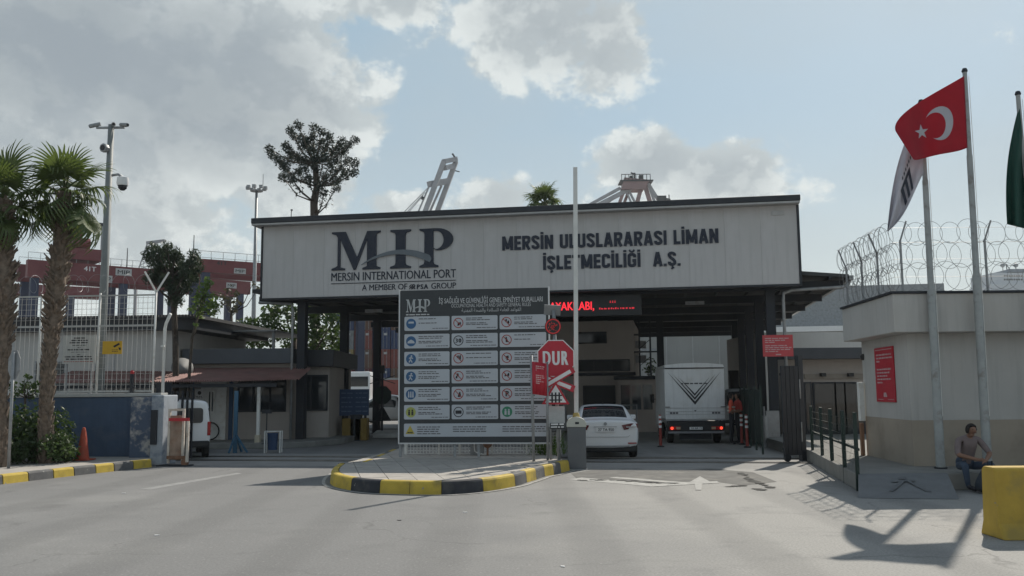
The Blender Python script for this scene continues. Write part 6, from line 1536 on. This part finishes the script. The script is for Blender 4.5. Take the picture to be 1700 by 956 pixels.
# ---------------------------------------------------------------- port cranes
def rtg(label, u0, v0, u1, v1, hpx, yy, y1, legs, trolley=None, tags=(), group='red yard cranes'):
    a = at(u0, v0, yy); y1 = yy * (a.z - CZ) / (at(u1, v1, yy).z - CZ); b = at(u1, v1, y1); s = yy / FPX; h = hpx * s
    t = thing('yard_crane', label, 'crane', (a.x, yy, 0), math.atan2(y1 - yy, b.x - a.x), group); L_ = math.hypot(b.x - a.x, y1 - yy); z0, z1 = a.z, a.z
    for dy in (0, 5.5):
        MB().box(0, L_, dy - .6, dy + .6, z0 - h, z0).build('girder', cranered, t)
        mb = MB()
        for k in range(int(L_ / 1.5)): mb.bar((k * 1.5, dy - .6, z0), (k * 1.5, dy - .6, z0 + 1.0), .05)
        mb.bar((0, dy - .6, z0 + 1.0), (L_, dy - .6, z0 + 1.0), .05); mb.build('hand_rail', galv, t)
    for x in legs:
        for dy in (0, 5.5):
            MB().box(x - .5, x + .5, dy - .45, dy + .45, .9, z0 - h - .003).build('leg', craneblue, t)
            MB().lathe([(.7, -.3), (.7, .3)], 12, c=(x, dy, .7), axis='y').build('wheel', tyre, t)
        MB().box(x - .5, x + .5, -.4, 5.9, 1.4, 2.2).build('sill_beam', cranered, t)
    for x, w, zf, m_ in tags:
        pl = MB().box(x, x + w, -.66, -.61, z0 - h * (zf + .42), z0 - h * zf).build('name_plate', m_, t)
        mb = MB(); txt(mb, 'MIP', x + w * .12, x + w * .88, z0 - h * (zf + .33), z0 - h * (zf + .1), -.68, .02); mb.build('lettering', iblack, pl, fix=False)
    if trolley is not None:
        x = trolley; tr = MB().box(x - 2.6, x + 2.6, -.7, 6, z0 + .5, z0 + 2.1).build('trolley', cranered, t)
        for xx in (x - 2.4, x + 2.4): MB().box(xx - .08, xx + .08, -.5, -.34, z0 + 2.1, z0 + 5.6).build('post', galv, tr)
        MB().box(x - 3, x + 3.0, -1, 6.2, z0 + 5.6, z0 + 5.9).build('shelter_roof', darksteel, tr); MB().lathe([(.8, -1.2), (.8, 1.2)], 14, c=(x, 1, z0 + 3.0), axis='x').build('winch', cranered, tr); MB().box(x - .9, x + .2, .2, 2.2, z0 + 3.9, z0 + 4.9).build('motor', cranered, tr)
    return t, z0, h, L_
pale = mat('plate_pale', (.4, .4, .4), .6)
t_, z0_, h_, L_ = rtg('red yard crane girder with trolley shelter behind the palms', 45, 431, 300, 451, 30, 120, 121, (1.0, 12.5, 19.5), 6.8, ((11.2, 2.2, .12, pale), (9.2, 1.6, .6, pale)))
mb = MB(); txt(mb, '41T', 7.0, 8.6, z0_ - h_ * .42, z0_ - h_ * .15, -.64, .03); mb.build('lettering', signwhite, t_, fix=False)
t_, z0_, h_, L_ = rtg('red yard crane girder running behind the gate fascia at the left', 328, 430, 640, 452, 22, 112, 112, (1.0, 22), None, ((8.2, 1.6, .12, pale), (4.4, 1.5, .55, pale)))
mb = MB(); txt(mb, '41T', 2.2, 3.5, z0_ - h_ * .4, z0_ - h_ * .1, -.64, .03); mb.build('lettering', iblack, t_, fix=False)
rtg('lower red yard crane girder far behind the other two', 330, 462, 414, 468, 22, 150, 150, (1.5, 7.2), None, ((4.5, 1.8, .2, pale),))
rtg('far red yard crane low behind the palm trunk at the left edge', 0, 470, 170, 478, 16, 165, 165, (2, 12), None)
# far lattice jib
lj = thing('lattice_jib', 'distant lattice crane jib behind the left yard crane', 'crane', (at(228, 520, 170).x, 170, 0))
a, b = at(231, 470, 170) - lj.location, at(252, 403, 170) - lj.location; mb = MB(); mb.bar((a.x - .6, 0, 0), (a.x - .6, 0, a.z), .5)
for dx in (-1.0, 1.0): mb.bar((a.x + dx, 0, a.z), (b.x + dx * .8, 0, b.z), .18)
for k in range(9): f, g_ = k / 9, (k + 1) / 9; mb.bar((lerp(a.x, b.x, f) - 1, 0, lerp(a.z, b.z, f)), (lerp(a.x, b.x, g_) + .9, 0, lerp(a.z, b.z, g_)), .1); mb.bar((lerp(a.x, b.x, f) + 1, 0, lerp(a.z, b.z, f)), (lerp(a.x, b.x, g_) - .9, 0, lerp(a.z, b.z, g_)), .1)
mb.bar((b.x - 1, 0, b.z), (b.x + 2.5, 0, b.z + .4), .5); mb.build('jib', cranegrey, lj)
# ship-to-shore crane with raised boom
CY = 300
def c3_(u, v, dy=0): return at(u, v, CY + dy)
st = thing('quay_crane', 'grey quay crane boom raised steeply above the gate roof', 'crane', (c3_(690, 640).x, CY, 0))
O_ = st.location
def B(mb, a, b, w, h=None): mb.bar(Vector(a) - O_, Vector(b) - O_, w, h)
mb = MB(); B(mb, c3_(684, 410), c3_(737, 268), 1.7, 1.6); mb.build('boom_girder', cranegrey, st); mb = MB(); B(mb, c3_(704, 410, 5), c3_(757, 268, 5), 1.7, 1.6); mb.build('boom_girder', cranegrey, st)
mb = MB(); B(mb, c3_(737, 268), c3_(757, 264, 5), 1.6); B(mb, c3_(738, 279), c3_(753, 275, 5), 1.6); B(mb, c3_(712, 306), c3_(742, 301, 5), 2.0); mb.build('cross_tie', cranegrey, st)
mb = MB(); B(mb, c3_(757, 264, 5), c3_(751, 255, 5), .6); mb.build('tip_arm', darksteel, st); mb = MB(); B(mb, c3_(750, 282, 5), c3_(763, 285, 5), .3); mb.build('rod', darksteel, st); mb = MB(); B(mb, c3_(700, 328), c3_(704, 330), 1.0); mb.build('sheave', darksteel, st)
mb = MB()
for d_ in (0, 7, 12): B(mb, c3_(668 + d_ * .5, 355 + d_ * .2), c3_(710 - d_ * .6, 312 + d_), .22)
B(mb, c3_(693, 355), c3_(712, 310), .5); B(mb, c3_(712, 355, 4), c3_(733, 308, 4), .7); mb.build('stay_cable', cranegrey, st)
lg = c3_(690, 410)
for dx, dy in ((-4, 0), (6, 0), (-4, 25), (6, 25)): MB().box(lg.x - O_.x + dx - 1, lg.x - O_.x + dx + 1, dy - 1, dy + 1, 0, lg.z).build('leg', cranegrey, st)
MB().box(lg.x - O_.x - 5, lg.x - O_.x + 7, -3, 30, lg.z - 3, lg.z + 1).build('main_beam', cranegrey, st)
s2 = thing('quay_crane', 'dull red quay crane apex frame showing above the middle of the gate roof', 'crane', (c3_(1055, 640).x, CY, 0)); O_ = s2.location
def rail_top(mb): pass
for a, b, w, d_, m_, nm in ((1020, 360, 1.1, 0, cranepink, 'apex_leg'), (1028, 360, 1.0, 4, cranepink, 'apex_leg')):
    mb = MB(); B(mb, c3_(a, b, d_), c3_(a + 20, 305, d_), w); mb.build(nm, m_, s2)
for (a, b), (c, d), w in (((1050, 365), (1067, 302), 1.3), ((1088, 365), (1069, 302), 1.3), ((1045, 318), (1066, 360), .7), ((1040, 318), (1058, 360), .6)):
    mb = MB(); B(mb, c3_(a, b), c3_(c, d), w); mb.build('apex_leg', cranepink if w > 1.2 else cranegrey, s2)
for (a, b), (c, d), w in (((968, 346), (1030, 312), 1.0), ((975, 350), (1066, 303), 1.4), ((992, 346), (1035, 318), 1.0), ((1076, 305), (1098, 340), 1.0), ((1078, 310), (1090, 345), .8)):
    mb = MB(); B(mb, c3_(a, b), c3_(c, d), w); mb.build('stay_beam', cranegrey, s2)
a, b = c3_(1031, 311) - O_, c3_(1078, 303) - O_; MB().add([(a.x, -2, a.z - 1), (b.x - 2, -2, a.z - 1), (b.x, -2, b.z + .5), (a.x + 1, -2, a.z + 3)] + [(a.x, 4, a.z - 1), (b.x - 2, 4, a.z - 1), (b.x, 4, b.z + .5), (a.x + 1, 4, a.z + 3)], [(0, 1, 2, 3), (7, 6, 5, 4), (0, 4, 5, 1), (1, 5, 6, 2), (2, 6, 7, 3), (3, 7, 4, 0)]).build('apex_head', cranepink, s2)
mb = MB(); z_ = c3_(1050, 303).z
mb.box(a.x - .5, b.x + 1, -2.5, 4.5, z_, z_ + .4)
for k in range(9): x = lerp(a.x, b.x, k / 8); mb.box(x - .1, x + .1, -2.4, -2.2, z_, z_ + 2.4)
mb.box(a.x, b.x, -2.4, -2.2, z_ + 2.2, z_ + 2.4); mb.box(a.x + 3.0, a.x + 4, -1, 1, z_, z_ + 2.2); mb.box(b.x - 3.5, b.x - 2.2, -1, 1, z_, z_ + 2.4); mb.box(a.x + 4.4, a.x + 4.8, -1, 1, z_, z_ + 3.2); mb.bar((a.x + 3.4, 0, z_ + 3.4), (a.x + 5, 0, z_ + 2.9), .4); mb.build('platform', darksteel, s2)
mb = MB(); p_ = c3_(1098, 328) - O_; mb.box(p_.x - 1.5, p_.x + 1.5, -1, 1, p_.z - 2, p_.z + .5); mb.bar((p_.x, 0, p_.z), (p_.x + 3, 0, p_.z - .8), .6); mb.bar((p_.x + 2.6, 0, p_.z - .8), (p_.x + 2.6, 0, p_.z + 1), .3); mb.build('winch_platform', darksteel, s2)
lg = c3_(1055, 360)
for dx, dy in ((-8, 0), (8, 0), (-8, 25), (8, 25)): MB().box(lg.x - O_.x + dx - 1, lg.x - O_.x + dx + 1, dy - 1, dy + 1, 0, lg.z).build('leg', cranepink, s2)
MB().box(lg.x - O_.x - 18, lg.x - O_.x + 9, -3, 30, lg.z - 2, lg.z + .5).build('main_beam', cranepink, s2)
# light mast
q = at(426, 316, 85); lm = thing('light_mast', 'slim floodlight mast with ring of lamps left of the gate fascia', 'mast', (q.x, 85, 0))
MB().tube([(0, 0, 0), (0, 0, q.z)], [.28, .12], 8).build('pole', galv, lm, smooth=True); MB().lathe([(.6, q.z - .1), (.6, q.z)], 16).build('ring', galv, lm)
for k in range(8):
    a = k * .785; mb = MB(); mb.bar((.4 * math.cos(a), .4 * math.sin(a), q.z), (.85 * math.cos(a), .85 * math.sin(a), q.z + .2), .08); mb.box(.85 * math.cos(a) - .16, .85 * math.cos(a) + .16, .85 * math.sin(a) - .16, .85 * math.sin(a) + .16, q.z + .1, q.z + .38); mb.build('floodlight', galv, lm)
MB().tube([(.6, 0, q.z), (.6, 0, q.z + 1.6)], .03, 4).build('aerial', galv, lm)
for i, (u, v, yy, l) in enumerate(((207, 410, 120, 'thin lightning rod on the yard crane with the shelter'), (318, 388, 112, 'taller thin rod beside the dark conifer top'))):
    q = at(u, v, yy); o = thing('lightning_rod', l, 'rod', (q.x, yy + .9, at(u, 434, yy).z - .6)); MB().tube([(0, 0, 0), (0, 0, q.z - o.location.z)], [.09, .05], 5).build('rod', darksteel, o)
q = at(485, 361, 32.5); o = thing('roof_whip', 'tiny sprinkler-like fitting on the gate roof edge', 'fitting', (q.x, 32.4 - .05, 8.203)); MB().tube([(0, 0, 0), (0, 0, .22), (.03, 0, .27)], .015, 5).build('stem', darksteel, o); MB().box(-.02, .05, -.02, .02, .26, .31).build('head', darksteel, o)
# ---------------------------------------------------------------- container stacks
CC = {'rust red': (.19, .05, .04), 'brown': (.13, .07, .05), 'navy blue': (.03, .05, .12), 'ochre': (.27, .2, .07), 'grey': (.2, .21, .22), 'maroon': (.12, .03, .035)}
CMESH = {}
def cont_parts(c):
    if c in CMESH: return CMESH[c]
    m_ = mat('container_' + c.replace(' ', '_'), CC[c], .7, .15, .8, stain=tuple(x * .6 for x in CC[c]), stain_amt=.5, stain_scale=1.2)
    b = MB().box(-1.2, 1.2, 0, 12.1, .02, 2.57)
    for x in (-1.2, 1.08): b.box(x, x + .12, -.05, -.001, .02, 2.57)
    b.box(-1.08, 1.08, -.05, -.001, .02, .16); b.box(-1.08, 1.08, -.05, -.001, 2.43, 2.57)
    for k in range(7): b.box(-1.0 + k * .3, -.86 + k * .3, -.03, -.001, .16, 2.43)
    bars = MB()
    for x in (-.75, -.25, .25, .75): bars.tube([(x, -.07, .1), (x, -.07, 2.5)], .03, 5)
    mk = MB().box(.35, .8, -.055, -.04, 1.9, 2.2)
    CMESH[c] = (b.mesh('body', m_), bars.mesh('lock_bar', galv), mk.mesh('marking', pale)); return CMESH[c]
def container(c, x, y, z, rz, label, group):
    t = thing('shipping_container', label, 'container', (x, y, z), rz, group)
    for n_, me in zip(('body', 'lock_bar', 'marking'), cont_parts(c)): link(n_, me, t)
cp_ = [('ochre', 'maroon', 'ochre', 'grey', 'navy blue'), ('brown', 'maroon', 'brown', 'rust red', 'brown'), ('maroon', 'navy blue', 'rust red', 'navy blue', 'navy blue'), ('ochre', 'brown', 'rust red', 'navy blue', 'brown'), ('rust red', 'brown', 'navy blue', 'rust red', 'maroon'), ('brown', 'grey', 'brown', 'maroon', 'rust red')]
ordn = ('bottom', 'second', 'third', 'fourth', 'top'); ordc = ('leftmost', 'second', 'third', 'fourth', 'fifth', 'sixth')
x0 = at(572, 600, 124).x
for c in range(6):
    for r_ in range(5): container(cp_[c][r_], x0 + c * 2.5, 124 + .1 * c, r_ * 2.6, 0, f'{cp_[c][r_]} shipping container, {ordn[r_]} tier of the {ordc[c]} column behind the left pillars', 'containers stacked behind the left pillars')
x0 = at(560, 640, 98).x
o = thing('red_trailer', 'low red roofed trailer in front of the stacked containers', 'trailer', (at(612, 640, 96).x, 96, 0)); MB().box(-2.2, 4.5, 0, 2.5, 1.6, 3.2).build('body', mat('trailer_red', (.24, .07, .06), .7), o); MB().box(-2.4, 4.7, -.1, 2.6, 3.2, 3.4).build('roof', galv, o)
for x in (-1.4, 3.6): MB().lathe([(.8, -.2), (.8, .2)], 14, c=(x, .2, .8), axis='y').build('wheel', tyre, o)
o = thing('white_lorry_cab', 'white lorry cab between the first two left pillars', 'lorry', (at(588, 640, 92).x, 92, 0)); MB().box(-1.2, 1.6, 0, 2.4, .9, 4.0).build('cab', carwhite, o, bevel=.15); MB().box(-1.0, 1.4, -.03, -.004, 2.5, 3.5).build('windscreen', glass, o)
for x in (-.7, 1.1): MB().lathe([(.5, -.2), (.5, .2)], 14, c=(x, .3, .5), axis='y').build('wheel', tyre, o)
for k, (u, v, c) in enumerate(((128, 497, 'ochre'), (150, 500, 'brown'), (250, 500, 'maroon'))):
    q = at(u, v + 14, 140)
    for r_ in range(int(q.z / 2.6)): container(c, q.x, 141 + k * .2, r_ * 2.6, 0, f'{c} container, {("bottom", "second", "third", "fourth", "fifth", "sixth", "seventh")[r_]} of the {ordc[k]} far pile from the left behind the hut', 'far container piles behind the hut')
for k, (u0, u1, v, c, l) in enumerate(((1356, 1412, 536, 'brown', 'brown containers row topping the yard behind the entrance hall'), (1285, 1330, 546, 'grey', 'grey containers row seen right of the canopy pillars'))):
    yy = 95; a, b = at(u0, v, yy), at(u1, v, yy); nn = max(1, round((b.x - a.x) / 2.5))
    for i in range(nn):
        for r_ in range(int(a.z / 2.6 + .5)): container(c if (i + r_) % 3 else 'navy blue' if k else 'maroon', a.x + 1.2 + i * 2.5, yy, r_ * 2.6, 0, f'{ordn[min(r_, 4)]} tier container, {ordc[i]} in the {l}', l)
# ship superstructure at the far right
sh = thing('ship', 'white ship superstructure with radar masts beyond the razor wire', 'ship', (at(1690, 640, 420).x, 420, 0)); sm = mat('ship_white', (.5, .52, .55), .6, .05)
s = 420 / FPX
def sb_(u0, u1, v0, v1, nm, m_, y=0, d=20): a, b = at(u0, v1, 420) - sh.location, at(u1, v0, 420) - sh.location; MB().box(a.x, b.x, y, y + d, a.z, b.z).build(nm, m_, sh)
sb_(1664, 1760, 452, 700, 'deck_house', sm); sb_(1653, 1760, 471, 640, 'lower_deck', sm, -2); sb_(1676, 1720, 446, 451.5, 'bridge_roof', mat('ship_dark', (.15, .18, .22), .6))
for u in (1674, 1696): q = at(u, 438, 420) - sh.location; MB().lathe([(.2, -1.1), (1.1, -.3), (1.1, .3), (.2, 1.1)], 12, c=(q.x, 5, q.z)).build('radar_dome', galv, sh, smooth=True); MB().tube([(q.x, 5, q.z - 3), (q.x, 5, q.z)], .2, 5).build('mast', galv, sh)
mb = MB(); q = at(1680, 450, 420) - sh.location; mb.bar((q.x, 4, q.z), (q.x - .3, 4, q.z + 4), .3); mb.bar((q.x, 4, q.z + 3.5), (q.x + 2, 4, q.z), .25); mb.build('mast', darksteel, sh)
mb = MB()
for v in (458, 464):
    for u in range(1668, 1700, 4): a = at(u, v, 420) - sh.location; mb.box(a.x - .35, a.x + .35, -.1, -.01, a.z - .4, a.z + .4)
mb.build('port_holes', glass, sh)
MB().box(-20, 60, -4, 26, 0, 28).build('hull', mat('hull_navy', (.05, .07, .1), .6), sh)
# ---------------------------------------------------------------- people
def person(name, label, loc, rz, J, E, mats, group=None, hair=None, face=False):
    """J: joint -> (x,y,z,r[,r2]); E: (a,b,material index). Grown with a skin modifier, one continuous body."""
    t = thing(name, label, 'person', loc, rz, group)
    keys = list(J); me = bpy.data.meshes.new('body'); me.from_pydata([J[k][:3] for k in keys], [(keys.index(a), keys.index(b)) for a, b, _ in E], [])
    ob = bpy.data.objects.new('tmp', me); COL.objects.link(ob)
    sk = ob.modifiers.new('skin', 'SKIN'); sk.use_smooth_shade = True; sk.branch_smoothing = .4
    ss = ob.modifiers.new('sub', 'SUBSURF'); ss.levels = 2; ss.render_levels = 2
    sv = me.skin_vertices[0].data
    for i, k in enumerate(keys):
        r = J[k][3]; r2 = J[k][4] if len(J[k]) > 4 else r; sv[i].radius = (r, r2); sv[i].use_root = (k == 'pelvis')
    ev = ob.evaluated_get(bpy.context.evaluated_depsgraph_get()); m2 = bpy.data.meshes.new_from_object(ev)
    bpy.data.objects.remove(ob)
    segs = [(Vector(J[a][:3]), Vector(J[b][:3]), mi) for a, b, mi in E]
    for m_ in mats: m2.materials.append(m_)
    for p in m2.polygons:
        c = p.center; best = None
        for a, b, mi in segs:
            d = b - a; f = max(0, min(1, (c - a).dot(d) / max(1e-9, d.length_squared))); dist = (a + d * f - c).length
            if best is None or dist < best[0]: best = (dist, mi)
        p.material_index = best[1]; p.use_smooth = True
    m2.name = 'body'; link('body', m2, t)
    hx, hy, hz, hr = J['head'][:4]
    if hair:
        mb = MB(); n = 14; fw = Vector(J['nose'][:3]) - Vector(J['head'][:3]) if 'nose' in J else Vector((0, -1, 0)); fw.z = 0; fw.normalize(); sd = Vector((-fw.y, fw.x, 0)); c = Vector((hx, hy, hz))
        prof = []
        for i in range(7):
            ph = R(90 - i * 20)
            for k in range(n):
                a = 6.283 * k / n; d = fw * math.cos(a) + sd * math.sin(a); front = math.cos(a) > .35
                pp = max(ph, R(38)) if front else ph
                prof.append(c + (d * math.cos(pp) * 1.0 + Vector((0, 0, 1)) * math.sin(pp) * 1.18) * hr * 1.16 - fw * .012)
        mb.add(prof, [(i * n + k, i * n + (k + 1) % n, (i + 1) * n + (k + 1) % n, (i + 1) * n + k) for i in range(6) for k in range(n)]); mb.build('hair', hair, t, smooth=True)
    return t
def standing(arm='front'):
    J = {'pelvis': (0, 0, .92, .14, .11), 'waist': (0, 0, 1.08, .14, .1), 'chest': (0, .0, 1.28, .165, .115), 'neckb': (0, .01, 1.45, .075), 'neck': (0, -.005, 1.51, .055), 'head': (0, -.02, 1.62, .092), 'crown': (0, -.01, 1.70, .08),
         'hl': (.1, 0, .88, .09), 'kl': (.11, -.02, .48, .062), 'al': (.11, .02, .09, .042), 'tl': (.13, -.14, .04, .035), 'hr': (-.1, 0, .88, .09), 'kr': (-.1, .02, .48, .062), 'ar': (-.11, .05, .09, .042), 'tr': (-.13, -.11, .04, .035),
         'sl': (.19, 0, 1.41, .062), 'el': (.25, .03, 1.13, .045), 'sr': (-.19, 0, 1.41, .062), 'er': (-.25, .03, 1.13, .045)}
    if arm == 'front': J.update({'wl': (.14, -.22, 1.12, .03), 'fl': (.08, -.3, 1.14, .028), 'wr': (-.14, -.22, 1.1, .03), 'fr': (-.08, -.3, 1.12, .028)})
    else: J.update({'wl': (.26, -.06, .88, .03), 'fl': (.26, -.08, .78, .028), 'wr': (-.26, -.06, .88, .03), 'fr': (-.26, -.08, .78, .028)})
    E = [('pelvis', 'waist', 1), ('waist', 'chest', 0), ('chest', 'neckb', 0), ('neckb', 'neck', 2), ('neck', 'head', 2), ('head', 'crown', 2), ('pelvis', 'hl', 1), ('hl', 'kl', 1), ('kl', 'al', 1), ('al', 'tl', 3), ('pelvis', 'hr', 1), ('hr', 'kr', 1), ('kr', 'ar', 1), ('ar', 'tr', 3),
         ('neckb', 'sl', 0), ('sl', 'el', 0), ('el', 'wl', 4), ('wl', 'fl', 2), ('neckb', 'sr', 0), ('sr', 'er', 0), ('er', 'wr', 4), ('wr', 'fr', 2)]
    return J, E
def stripes(t, m_):
    mb = MB()
    for z in (1.12, 1.24):
        vs = [(.205 * math.cos(k * .3927), .135 * math.sin(k * .3927), z + d) for d in (0, .04) for k in range(16)]
        mb.add(vs, [(k, (k + 1) % 16, 16 + (k + 1) % 16, 16 + k) for k in range(16)])
    mb.build('reflective_band', m_, t)
for u, v, rz, arm, lab, up in ((1216, 738, 75, 'front', 'worker in orange vest and dark trousers beside the truck', vest), (1227, 737, -80, 'front', 'worker in red shirt facing the vested worker beside the truck', mat('shirt_red', (.42, .06, .05), .85)), (1063, 714, -20, 'front', 'worker in orange vest by the office hand rail', vest), (1055, 711, 60, 'down', 'person in dark clothes beside the vested worker at the office', darkcloth)):
    p = gnd(u, v); J, E = standing(arm); t = person('person', lab, (p.x, p.y, .005), R(rz), J, E, [up, darkcloth, skin, iblack, skin if up is not darkcloth else darkcloth], None, hairm)
    if up is vest: stripes(t, mat('reflective', (.6, .6, .5), .4))
# seated man
sp_ = gnd(1602, 822)
SX = at(1608, 760, 16.8).x
J = {'pelvis': (0, .12, .44, .15, .13), 'waist': (.0, .07, .58, .165, .14), 'chest': (.0, -.06, .80, .19, .14), 'neckb': (.0, -.12, .95, .07), 'neck': (.005, -.165, 1.0, .056), 'head': (.01, -.215, 1.085, .088), 'crown': (.005, -.2, 1.165, .082), 'nose': (.035, -.305, 1.075, .022), 'jaw': (.025, -.25, 1.02, .055),
     'hl': (.12, .06, .42, .09), 'kl': (.30, -.30, .47, .07), 'al': (.26, -.30, .09, .045), 'tl': (.28, -.46, .04, .04),
     'hr': (-.12, .06, .42, .09), 'kr': (-.22, -.34, .47, .07), 'ar': (-.19, -.36, .09, .045), 'tr': (-.12, -.52, .04, .04),
     'sl': (.19, -.08, .90, .065), 'el': (.30, -.24, .66, .052), 'wl': (.12, -.44, .56, .031), 'pl': (.06, -.48, .54, .034, .02),
     'sr': (-.19, -.08, .90, .065), 'er': (-.28, -.22, .64, .052), 'wr': (-.04, -.42, .57, .031), 'pr': (.03, -.47, .56, .034, .02)}
E = [('pelvis', 'waist', 0), ('waist', 'chest', 0), ('chest', 'neckb', 0), ('neckb', 'neck', 2), ('neck', 'head', 2), ('head', 'crown', 2), ('head', 'nose', 2), ('neck', 'jaw', 2), ('pelvis', 'hl', 1), ('hl', 'kl', 1), ('kl', 'al', 1), ('al', 'tl', 3), ('pelvis', 'hr', 1), ('hr', 'kr', 1), ('kr', 'ar', 1), ('ar', 'tr', 3),
     ('neckb', 'sl', 0), ('sl', 'el', 0), ('el', 'wl', 2), ('wl', 'pl', 2), ('neckb', 'sr', 0), ('sr', 'er', 0), ('er', 'wr', 2), ('wr', 'pr', 2)]
for s, w, base in (('l', -1, (.06, -.48, .54)), ('r', 1, (.03, -.47, .56))):
    for k, (dx, dz, l) in enumerate(((.028, .02, .07), (.01, .0, .085), (-.008, -.015, .08), (-.026, -.03, .065))):
        b = Vector(base); a1 = b + Vector((dx * .8 + w * .02, -.035, dz * .6)); a2 = a1 + Vector((w * l * .45, -.03, -.025)); J[f'f{s}{k}a'] = (*a1, .0105); J[f'f{s}{k}b'] = (*a2, .009); E += [('p' + s, f'f{s}{k}a', 2), (f'f{s}{k}a', f'f{s}{k}b', 2)]
    J[f't{s}h'] = (*(Vector(base) + Vector((w * .01, -.02, .045))), .0105); E.append(('p' + s, f't{s}h', 2))
sm_ = person('person', 'man in mauve shirt and jeans sitting on the ledge with hands clasped', (SX, 16.85, .0), R(0), J, E, [shirt, jeans, skin, iblack], None, hairm)
mb = MB()
for dx in (-.022, .045): mb.lathe([(.002, -.005), (.011, 0), (.002, .005)], 8, c=(.012 + dx, -.296, 1.10), axis='y')
mb.build('eyes', iblack, sm_); MB().box(.0, .05, -.302, -.29, 1.035, 1.043).build('mouth', mat('lip', (.16, .07, .06), .6), sm_)
# rucksack on the ground between his feet
bg_ = thing('rucksack', 'dark slumped rucksack on the ground at the seated man\'s feet', 'bag', (SX + .07, 16.2, .004), R(10))
mb = MB(); secs = [(0, .26, .17), (.1, .30, .18), (.22, .25, .15), (.34, .14, .10), (.42, .07, .06), (.46, .02, .02)]; n = 16; vs = []; rg = random.Random(3)
for z, a, b in secs: vs += [(a * math.cos(k * 6.2832 / n) * rg.uniform(.93, 1.07) + z * -.2, b * math.sin(k * 6.2832 / n), z) for k in range(n)]
mb.add(vs, [(i * n + k, i * n + (k + 1) % n, (i + 1) * n + (k + 1) % n, (i + 1) * n + k) for i in range(5) for k in range(n)] + [tuple(range(n))]); o = mb.build('body', bagm, bg_, smooth=True); s_ = o.modifiers.new('sub', 'SUBSURF'); s_.levels = 1; s_.render_levels = 1
MB().tube([(-.12, -.05, .42), (-.10, -.08, .55), (-.02, -.08, .56), (.0, -.05, .42)], .014, 6).build('strap', bagm, bg_)

# ---------------------------------------------------------------- coastal haze
hz = MB().box(-605, 605, -65, 905, -1, 100).build('haze', asphalt)
hm = bpy.data.materials.new('haze'); hm.use_nodes = True; hn = hm.node_tree; hn.nodes.clear()
ho = hn.nodes.new('ShaderNodeOutputMaterial'); hv = hn.nodes.new('ShaderNodeVolumePrincipled')
hv.inputs['Color'].default_value = (.82, .88, .92, 1); hv.inputs['Density'].default_value = .00024; hv.inputs['Anisotropy'].default_value = .2
hn.links.new(hv.outputs[0], ho.inputs['Volume'])
hz.data.materials.clear(); hz.data.materials.append(hm); stuff(hz)
